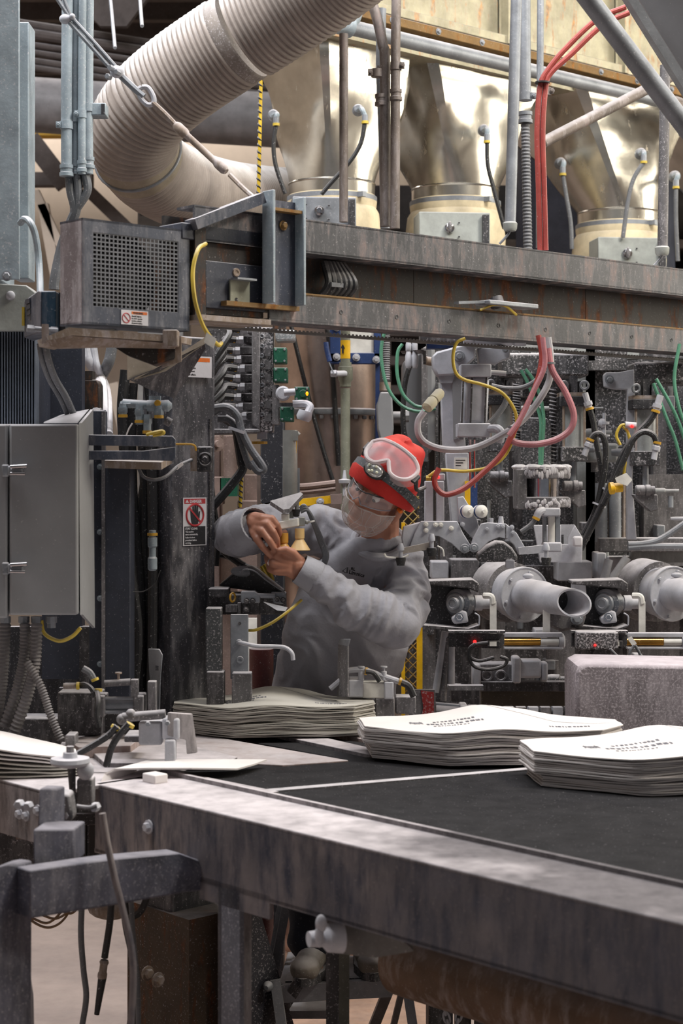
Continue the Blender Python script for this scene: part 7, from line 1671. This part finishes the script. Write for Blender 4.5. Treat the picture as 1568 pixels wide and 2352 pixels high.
RH = basis(lft, fwd, upv)
m_skin = mat('tanned skin', (164, 112, 90), .5, dust=.12, speck=0, var=.10, sss=.15, bump=.12)
g = G()
# head
g.ball(H(0, -.012, .020), 1, (.078, .096, .108), RH, 24)
g.ball(H(0, .030, -.055), 1, (.062, .066, .068), RH, 20)
g.ball(H(0, .050, -.112), 1, (.038, .038, .028), RH, 16)
for s in (-1, 1):
    g.ball(H(s * .040, .052, -.038), 1, (.027, .028, .026), RH, 14)
    g.ball(H(s * .030, .080, .020), 1, (.026, .014, .010), RH, 12)
    ear = H(s * .079, -.010, -.048)
    g.ball(ear, 1, (.010, .021, .034), RH, 14)
    g.ball(H(s * .078, -.004, -.078), 1, (.008, .012, .012), RH, 10)
cap_(g, [(H(0, .086, .012), .009), (H(0, .104, -.018), .012), (H(0, .108, -.030), .015)])
for s in (-1, 1): g.ball(H(s * .013, .097, -.032), .0105, seg=10)
g.ball(H(0, .088, -.064), 1, (.024, .010, .006), RH, 10); g.ball(H(0, .087, -.075), 1, (.021, .010, .007), RH, 10)
# neck, trunk, limbs (mostly under the clothes)
nb = P(872, 1246, 5.11)
cap_(g, [(H(0, -.03, -.05), .058), (nb, .056), (P(862, 1290, 5.18), .055), (P(845, 1330, 5.2), .075), (P(815, 1400, 5.23), .09), (P(790, 1500, 5.26), .09), (P(775, 1630, 5.3), .10)], 18)
hipL, hipR = P(722, 1660, 5.3), P(828, 1660, 5.33)
cap_(g, [(hipL, .085), (P(712, 1920, 5.25), .058), (P(716, 2160, 5.20), .040), (P(716, 2215, 5.14), .035)])
cap_(g, [(hipR, .085), (P(846, 1920, 5.3), .058), (P(846, 2160, 5.25), .040), (P(846, 2210, 5.19), .035)])
shL, elL, wrL = P(928, 1306, 5.15), P(896, 1426, 5.02), P(700, 1311, 4.935)
shR, elR, wrR = P(742, 1218, 5.2), P(545, 1226, 5.10), P(584, 1200, 4.965)
cap_(g, [(P(850, 1300, 5.18), .06), (shL, .048), (elL, .042), (wrL, .030)])
cap_(g, [(P(850, 1300, 5.18), .06), (shR, .048), (elR, .042), (wrR, .031)])
# lower hand, back towards the eye, fingers curling away round the cups
KL = [P(650, 1266, 4.905), P(636, 1277, 4.90), P(629, 1294, 4.90), P(633, 1312, 4.905)]
cap_(g, [(wrL, .028), (P(680, 1300, 4.925), .030)])
for k, K in enumerate(KL):
    cap_(g, [(P(690 - k * 2, 1298 + k * 8, 4.93), .018), (P(664 - k, 1283 + k * 9, 4.912), .0175), (K, .0125)])
fl = [[(627, 1262, 4.92), (622, 1256, 4.945), (634, 1250, 4.962)], [(619, 1272, 4.918), (614, 1264, 4.945), (628, 1259, 4.965)], [(615, 1289, 4.918), (612, 1279, 4.948), (626, 1272, 4.968)], [(620, 1308, 4.92), (617, 1297, 4.948), (629, 1290, 4.965)]]
for K, f_ in zip(KL, fl):
    pts = [P(*q) for q in f_]; cap_(g, [(K, .0118), (pts[0], .0100), (pts[1], .0090), (pts[2], .0080)])
cap_(g, [(P(688, 1290, 4.925), .018), (P(672, 1270, 4.90), .0135), (P(656, 1262, 4.888), .0110), (P(642, 1264, 4.885), .0090)])
# upper hand, fingers pointing down to the amber cup
KR = [P(624, 1192, 4.905), P(614, 1204, 4.895), P(602, 1220, 4.893), P(590, 1238, 4.90)]
cap_(g, [(wrR, .030), (P(594, 1204, 4.94), .028)])
for k, K in enumerate(KR):
    cap_(g, [(P(586 - k * 1, 1190 + k * 9, 4.955), .019), (P(604 - k * 5, 1192 + k * 12, 4.915), .0165), (K, .0120)])
fr = [[(636, 1206, 4.905), (641, 1220, 4.915), (643, 1231, 4.925)], [(628, 1222, 4.888), (636, 1238, 4.895), (638, 1250, 4.905)], [(617, 1240, 4.885), (627, 1256, 4.892), (631, 1266, 4.900)], [(603, 1257, 4.892), (613, 1268, 4.897), (620, 1276, 4.902)]]
for K, f_ in zip(KR, fr):
    pts = [P(*q) for q in f_]; cap_(g, [(K, .0115), (pts[0], .0100), (pts[1], .0092), (pts[2], .0080)])
cap_(g, [(P(588, 1206, 4.975), .018), (P(606, 1222, 4.985), .0135), (P(626, 1232, 4.975), .0105), (P(640, 1238, 4.96), .009)])
part(wk, 'body', vox(g, .0031, 3, 'body'), m_skin)
# eyes
for s in (-1, 1):
    e = part(wk, 'eye', G().ball(H(s * .031, .0785, -.004), .0125, seg=14), mat('eye white', (220, 214, 208), .25, dust=0, speck=0))
    part(e, 'iris', G().ball(H(s * .031, .0865, -.009), .0062, seg=10), mat('dark iris', (50, 34, 24), .2, dust=0, speck=0))
    part(wk, 'eyebrow', G().tube([H(s * .014, .098, .024), H(s * .030, .094, .028), H(s * .046, .082, .022)], .0035, 6), m_rubber)
# ------------------------------------------------------------------ sweatshirt
m_shirt = mat('heather grey sweatshirt', (142, 141, 148), .95, dust=.30, speck=.05, var=.08, bump=.35, dustcol=(160, 160, 166))
g = G(); rings = []
for (y, x, rx, ry, Y) in ((1720, 762, .182, .13, 5.31), (1660, 764, .188, .135, 5.30), (1590, 768, .192, .138, 5.28), (1500, 786, .196, .138, 5.25), (1410, 806, .192, .135, 5.22), (1340, 828, .178, .128, 5.20), (1290, 844, .158, .118, 5.18), (1258, 858, .118, .10, 5.15), (1238, 868, .078, .078, 5.12)):
    c = P(x, y, Y); rings.append(g.ring_pts(c, Vector((1, .12, .04)), Vector((0, 1, -.1)), rx, 30, ry))
g.skin(rings)
cap_(g, [(P(875, 1275, 5.15), .075), (P(918, 1294, 5.15), .076), (P(930, 1330, 5.13), .076), (P(926, 1390, 5.07), .075), (P(905, 1428, 5.01), .070), (P(870, 1420, 4.98), .070), (P(802, 1390, 4.95), .062), (P(746, 1346, 4.94), .049), (P(718, 1325, 4.935), .043)], 20)
cap_(g, [(P(835, 1280, 5.18), .085), (P(742, 1222, 5.20), .075), (P(640, 1205, 5.18), .064), (P(560, 1222, 5.10), .062), (P(540, 1230, 5.06), .064), (P(556, 1224, 5.0), .062)], 20)
shirt = vox(g, .0062, 5, 'sweatshirt')
arms = [([P(930, 1330, 5.13), P(905, 1428, 5.01), P(800, 1378, 4.95), P(718, 1324, 4.935)], 26.0), ([P(742, 1222, 5.2), P(600, 1212, 5.15), P(545, 1228, 5.06)], 24.0)]
nrms = [v.normal.copy() for v in shirt.vertices]
for v, n in zip(shirt.vertices, nrms):
    co = v.co.copy()
    best = 9; fr_ = 0; ax = None; L0 = 0
    for chain, fq in arms:
        acc = 0
        for a, b in zip(chain, chain[1:]):
            d = b - a; L = d.length; t = max(0, min(1, (co - a).dot(d) / (L * L)))
            q = (co - (a + d * t)).length
            if q < best: best = q; L0 = acc + t * L; ax = d.normalized()
            acc += L
    w1 = mnoise.noise(co * 9) ; w2 = mnoise.noise(co * 4 + Vector((3, 1, 7)))
    if best < .095:
        q = Vector((L0 * 15, co.z * 5, co.x * 5)) + Vector((w1, w2, w1)) * .9
        rd = 1 - 2 * abs(mnoise.noise(q)); r2 = 1 - 2 * abs(mnoise.noise(q * 2.1 + Vector((5, 5, 5))))
        dsp = .014 * (rd - .45) + .008 * (r2 - .4) + .005 * w2
    else:
        q = Vector((co.x * 6 + co.z * 3.5, co.z * 2.2 - co.x * 2, co.y * 3)) + Vector((w1, w2, w1)) * .5
        dsp = .013 * (.5 - 2 * abs(mnoise.noise(q))) + .007 * (.5 - 2 * abs(mnoise.noise(q * 2.3))) + .008 * w2
    v.co = co + n * dsp
part(wk, 'sweatshirt', shirt, m_shirt)
m_cuff = mat('ribbed grey cuff', (148, 148, 155), .95, dust=.3, speck=.04, var=.06, bump=.3, dustcol=(160, 160, 166))
def ribcuff(A, B, r0, r1):
    A, B = Vector(A), Vector(B); d = (B - A).normalized(); x = d.cross(ZV).normalized(); y = d.cross(x); g = G(); rings = []
    n = 56
    for t, r, inn in ((0, r0, 0), (.15, r0 * 1.03, 0), (.9, r1 * 1.02, 0), (1, r1, 0), (1, r1 - .006, 1), (.5, r1 - .008, 1)):
        rings.append([g.bm.verts.new(A + (B - A) * t + (x * math.cos(2 * math.pi * i / n) + y * math.sin(2 * math.pi * i / n)) * (r + (.0012 if i % 2 else 0))) for i in range(n)])
    return g.skin(rings, caps=False)
part(wk, 'cuff', ribcuff(P(726, 1328, 4.937), P(688, 1306, 4.93), .047, .043), m_cuff)
part(wk, 'cuff', ribcuff(P(552, 1226, 5.01), P(590, 1205, 4.945), .062, .056), m_cuff)
cg = G()
cn = (H(0, -.03, -.05) - nb).normalized()
part(wk, 'collar', G().torus(nb + cn * .004 + Vector((-.004, -.006, 0)), (cn + Vector((0, -.25, 0))).normalized(), .074, .013, 36, 10), m_cuff)
# chest print
pr = [(808, 1306), (838, 1320)]
def chest(x, y):
    """nearest point of the shirt front along the view ray"""
    d = (P(x, y, 5.0) - Vector((0, 0, CZ))).normalized()
    best = None
    for v in shirt.vertices:
        r = v.co - Vector((0, 0, CZ)); t = r.dot(d)
        if (r - d * t).length < .008 and (best is None or t < best): best = t
    return Vector((0, 0, CZ)) + d * (best or 5.03)
cs = [chest(x, 1312) for x in (806, 814, 822, 830)]
yc_ = min(q.y for q in cs)
xd = Vector((1, (cs[3].y - cs[0].y) / (cs[3].x - cs[0].x), -.24)).normalized()
zd = Vector((.16, -.22, 1)); zd = (zd - xd * zd.dot(xd)).normalized()
Mx = Matrix.Identity(4); Mx.col[0][:3] = xd; Mx.col[1][:3] = zd; Mx.col[2][:3] = xd.cross(zd)
Mx.col[3][:3] = P(792, 1312, yc_ - .008)
m_print = mat('black chest print', (28, 28, 32), .9, dust=0, speck=.05)
part(wk, 'chest_lettering', text_mesh('Limnics', .0160, Mx @ Matrix.Translation((.012, -.004, 0)), .0004, depth=.001), m_print)
part(wk, 'chest_lettering', text_mesh('RL', .012, Mx @ Matrix.Translation((.016, .009, 0)), .0004, depth=.001), m_print)
part(wk, 'chest_emblem', G().tube([Mx @ Vector(q) for q in ((-.008, -.002, 0), (.003, .012, 0), (.005, -.004, 0), (-.008, -.002, 0))], .0011, 6, 1).tube([Mx @ Vector(q) for q in ((.0075, -.004, 0), (.0055, .014, 0))], .0011, 6, 1), m_print)
# ------------------------------------------------------------------ trousers and boots
m_jean = mat('dark navy trousers', (30, 33, 44), .9, dust=.25, speck=.03)
g = G()
cap_(g, [(P(770, 1640, 5.3), .150), (P(772, 1690, 5.31), .15)], 18)
cap_(g, [(P(735, 1680, 5.3), .115), (P(712, 1920, 5.25), .085), (P(714, 2080, 5.21), .074), (P(714, 2160, 5.2), .072)], 16)
cap_(g, [(P(815, 1680, 5.33), .115), (P(846, 1920, 5.3), .085), (P(846, 2080, 5.26), .074), (P(846, 2150, 5.25), .070)], 16)
tr = vox(g, .008, 4, 'trousers')
nrms = [v.normal.copy() for v in tr.vertices]
for v, n in zip(tr.vertices, nrms): v.co = v.co + n * (.006 * mnoise.noise(v.co * 9) + .004 * math.sin(v.co.z * 60 + mnoise.noise(v.co * 6) * 5) * (1 if v.co.z < .75 else 0))
part(wk, 'trousers', tr, m_jean)
m_boot = mat('dust grey leather', (110, 102, 94), .8, dust=.7, speck=.16, var=.3)
for bx, Yb2, yaw in ((P(726, 0, 5.14).x, 5.16, -.22), (P(840, 0, 5.2).x, 5.22, .12)):
    R = rotz(yaw); z0 = zp + .004
    def B(x, y, z): return Vector((bx, Yb2 + .06, z0)) + R @ Vector((x, y, z))
    g = G()
    cap_(g, [(B(0, .06, .055), .042), (B(0, -.02, .055), .044), (B(0, -.12, .045), .042)], 14)
    g.ball(B(0, -.15, .042), 1, (.046, .05, .038), R, 14)
    cap_(g, [(B(0, .06, .06), .045), (B(0, .065, .16), .050)], 14)
    bt_ = part(wk, 'boot', vox(g, .006, 3, 'boot'), m_boot)
    g = G(); out = []
    for i in range(24):
        a = 2 * math.pi * i / 24; rx = .050 if math.sin(a) < 0 else .042
        out.append(B(rx * math.cos(a), -.055 + .145 * math.sin(a), 0))
    g.prism(out, (0, 0, .026))
    part(bt_, 'sole', g, m_dirtydark)
    for yy, zz in ((-.06, .095), (-.03, .112), (0, .126)):
        part(bt_, 'lace', G().tube([B(-.03, yy, zz), B(0, yy - .014, zz + .007), B(.03, yy, zz)], .004, 6), m_rubber)
# ------------------------------------------------------------------ cap
m_cap = mat('red fleece cap', (190, 46, 40), .95, dust=.28, speck=.02, var=.10, bump=.3, dustcol=(226, 130, 116))
g = G(); rings = []; n = 48
for k in range(19):
    ph = -.10 + (math.pi / 2 + .08) * k / 18
    ring = []
    for i in range(n):
        a = 2 * math.pi * i / n
        low = (-.10 * (1 - math.cos(a)) * .5) * max(0, 1 - k / 10)
        ro = 1.0
        p = H(.097 * ro * math.cos(ph) * math.sin(a), .114 * ro * math.cos(ph) * math.cos(a) - .012, .046 + .102 * math.sin(ph) + low)
        d = (p - H(0, -.01, .05)).normalized()
        bulge = .012 * math.exp(-((k - 12) / 4) ** 2) * max(0, -math.cos(a)) + .016 * mnoise.noise(p * 13) * (k / 18) + .010 * math.sin(k * .9 + a * 2) * max(0, -math.cos(a)) * (k / 18)
        ring.append(g.bm.verts.new(p + d * bulge))
    rings.append(ring)
g.skin(rings)
cap_o = part(wk, 'cap', g, m_cap)
g = G(); rings = []
for r_, dz in ((.000, -.014), (.007, -.016), (.010, -.004), (.010, .020), (.006, .030), (.0, .032)):
    ring = []
    for i in range(n):
        a = 2 * math.pi * i / n
        low = -.10 * (1 - math.cos(a)) * .5
        p = H((.098 + r_) * math.sin(a), (.115 + r_) * math.cos(a) - .012, .038 + dz + low)
        ring.append(g.bm.verts.new(p))
    rings.append(ring)
part(cap_o, 'cap_brim', g.skin(rings, caps=False, closed=True), m_cap)
# ------------------------------------------------------------------ headlamp
nh = (fwd * .83 + upv * .56).normalized(); vh = lft.cross(nh) * -1
vh = (upv - nh * upv.dot(nh)).normalized()
m_strap = mat('charcoal strap', (62, 66, 70), .8, dust=.3, speck=.2)
def bandpt(a, w, r):
    d = (nh * math.cos(a) + lft * math.sin(a)); 
    rad = 1 / math.sqrt((d.dot(lft) / .106) ** 2 + (d.dot(fwd) / .124) ** 2 + (d.dot(upv) / .135) ** 2)
    return H(.006, -.012, .006) + d * (rad + r) + vh * w
g = G(); rows = []
for k in range(41):
    a = -1.75 + 3.5 * k / 40
    rows.append([g.bm.verts.new(bandpt(a, w, r)) for w, r in ((-.013, .004), (.013, .004), (.013, .008), (-.013, .008))])
g.skin(rows)
hl = part(wk, 'headlamp_strap', g, m_strap)
for k in range(10):
    a = .42 + k * .085
    for w in (-.007, 0, .007):
        part(hl, 'strap_hole', G().box(bandpt(a, w, .0082), (.0035, .0035, .0006), basis((bandpt(a + .02, w, .008) - bandpt(a - .02, w, .008)).normalized(), vh, nh)), m_signblack)
lc0 = bandpt(-.03, -.004, .012)
lb2 = part(hl, 'lamp_body', G().ball(lc0, 1, (.036, .024, .014), basis(lft, vh, nh), 20), m_rubber)
part(lb2, 'lamp_face', G().ball(lc0 + nh * .006, 1, (.030, .020, .012), basis(lft, vh, nh), 20), mat('silver reflector', (190, 192, 190), .15, .7, dust=.1, speck=.05, bump=0))
for l_, v_ in ((-.017, .004), (0, -.006), (.015, -.003), (.004, .010), (-.008, -.011)):
    part(lb2, 'lamp_bead', G().ball(lc0 + lft * l_ + vh * v_ + nh * .0175, .0042, seg=10), mat('lens bead', (214, 214, 190), .1, dust=0, speck=0, bump=0))
# ------------------------------------------------------------------ goggles
ng = (fwd * .62 + upv * .78).normalized(); vg = (upv - ng * upv.dot(ng)).normalized()
gc = H(0, -.012, .010) + ng * .150 + lft * .022
def GG(a, b, d=0): return gc + lft * a + vg * b + ng * (d - 2.6 * a * a)
outl = [(-.082, .022), (-.078, -.014), (-.056, -.036), (-.030, -.038), (-.012, -.022), (0, -.010), (.012, -.022), (.030, -.038), (.056, -.036), (.078, -.014), (.082, .022), (.060, .040), (.030, .045), (0, .046), (-.030, .045), (-.060, .040)]
oc = catmull([Vector((a, b, 0)) for a, b in outl + outl[:1]], 4)[:-1]
m_gog = mat('dusty clear goggle rubber', (214, 204, 206), .45, dust=.3, speck=.15, alpha=.62, bump=.05)
gg = part(wk, 'goggle_frame', G().tube([GG(p.x, p.y, .004) for p in oc] + [GG(oc[0].x, oc[0].y, .004)], .0062, 8, 1), m_gog)
g = G(); a_ = [g.bm.verts.new(GG(p.x, p.y, .004)) for p in oc]; b_ = [g.bm.verts.new(GG(p.x * 1.04, p.y * 1.08 + .002, -.030 - 1.2 * p.x * p.x)) for p in oc]
for i in range(len(oc)):
    j = (i + 1) % len(oc); g.bm.faces.new((a_[i], a_[j], b_[j], b_[i]))
part(gg, 'goggle_skirt', g, mat('goggle skirt', (200, 176, 176), .5, dust=.3, speck=.2, alpha=.45, bump=0))
g = G(); c = g.bm.verts.new(GG(0, .012, .006)); inner = [g.bm.verts.new(GG(p.x * .5, .012 + (p.y - .012) * .5, .006)) for p in oc]; edge = [g.bm.verts.new(GG(p.x, p.y, .006)) for p in oc]
for i in range(len(oc)):
    j = (i + 1) % len(oc); g.bm.faces.new((edge[i], edge[j], inner[j], inner[i])); g.bm.faces.new((inner[i], inner[j], c))
part(gg, 'goggle_lens', g, mat('hazy goggle lens', (214, 190, 196), .2, dust=.12, speck=.22, alpha=.34, bump=0))
part(gg, 'vent_strip', G().tube([GG(x * .01, .046 + .0002 * x, .002) for x in (-3, 0, 3, 5.5)], .0045, 8), m_strap)
for s in (-1, 1):
    part(gg, 'strap_lug', G().box(GG(s * .088, .004, -.006), (.014, .026, .012), basis(lft, vg, ng)), m_rubber)
    part(gg, 'goggle_strap', G().tube([GG(s * .090, .004, -.008), GG(s * .098, -.004, -.040), H(s * .106, -.045, .05)], .006, 8), m_rubber)
# ------------------------------------------------------------------ safety glasses
g = G(); rows = []
for k in range(31):
    a = -1.15 + 2.3 * k / 30
    nose = max(0, 1 - abs(a) / .16)
    rr = .114 - .010 * abs(a)
    d = fwd * math.cos(a) + lft * math.sin(a) * .80
    rows.append([g.bm.verts.new(Hc + d * rr * (1.06 if abs(a) < .2 else 1) + upv * z + fwd * .008) for z in (-.026 + .020 * nose, .016)])
for a, b in zip(rows, rows[1:]): g.bm.faces.new((a[0], b[0], b[1], a[1]))
gl_ = part(wk, 'safety_glasses', g, mat('clear lens', (222, 226, 236), .08, dust=0, speck=.03, alpha=.20, bump=0))
top_ = []; bot_ = []
for k in range(31):
    a = -1.15 + 2.3 * k / 30; nose = max(0, 1 - abs(a) / .16); rr = .114 - .010 * abs(a)
    d = fwd * math.cos(a) + lft * math.sin(a) * .80
    q = Hc + d * rr * (1.06 if abs(a) < .2 else 1) + fwd * .009
    top_.append(q + upv * .016); bot_.append(q + upv * (-.026 + .020 * nose))
m_gf = mat('grey lens rim', (150, 150, 160), .25, dust=0, speck=.02, bump=0)
part(gl_, 'lens_rim', G().tube(bot_, .0018, 6, 1), m_gf)
part(gl_, 'brow_bar', G().tube(top_, .0024, 6, 1), m_rubber)
for s in (-1, 1):
    part(gl_, 'temple', G().tube([H(s * .086, .052, .004), H(s * .090, .01, .004), H(s * .088, -.03, .0)], .003, 6), m_rubber)
# ------------------------------------------------------------------ beard net and ear plug
m_net = mat('white beard net', (214, 208, 206), .8, dust=0, speck=0, alpha=.32, bump=0)
m_netl = mat('net elastic', (206, 196, 192), .8, dust=0, speck=0, alpha=.6, bump=0)
g = G(); rows = []; cn0 = H(0, .020, -.066)
def netpt(a, t):
    r = 1 + .05 * math.sin(a * 9 + t * 3) * (1 - abs(t - .5))
    ph = -.05 + 1.35 * t
    return cn0 + (lft * math.sin(a) * .080 * math.cos(ph) + fwd * math.cos(a) * .098 * math.cos(ph)) * r + upv * (.022 - .110 * math.sin(ph) - .012 * (1 - math.cos(a)))
for k in range(33):
    a = -1.7 + 3.4 * k / 32
    rows.append([g.bm.verts.new(netpt(a, t / 10)) for t in range(11)])
for a, b in zip(rows, rows[1:]):
    for j in range(10): g.bm.faces.new((a[j], b[j], b[j + 1], a[j + 1]))
nt_ = part(wk, 'beard_net', g, m_net)
part(nt_, 'net_elastic', G().tube([netpt(-1.7 + 3.4 * k / 32, 0) for k in range(33)] + [H(.084, -.012, .005)], .0022, 6, 1), m_netl)
for k in range(15):
    a = -1.5 + 3.0 * k / 11 + random.uniform(-.1, .1)
    part(nt_, 'net_crease', G().tube([netpt(a + random.uniform(-.12, .12) * t, t / 6) + fwd * .001 for t in range(7)], .0008, 5, 2), m_netl)
for k in range(2):
    t0 = .35 + k * .35
    part(nt_, 'net_crease', G().tube([netpt(-1.2 + j * .4, t0 + .05 * math.sin(j * 2 + k)) + fwd * .001 for j in range(7)], .0007, 5, 2), m_netl)
part(wk, 'ear_plug', G().lathe(H(.080, .010, -.028), lft + fwd * .35, [(0, .005), (.010, .007), (.016, .006)], 12), mat('orange foam plug', (246, 120, 24), .7, dust=0, speck=0))
part(wk, 'finger_ring', G().torus(P(622, 1291, 4.909), P(615, 1289, 4.918) - P(629, 1294, 4.90), .0112, .0016, 18, 6), m_chrome)
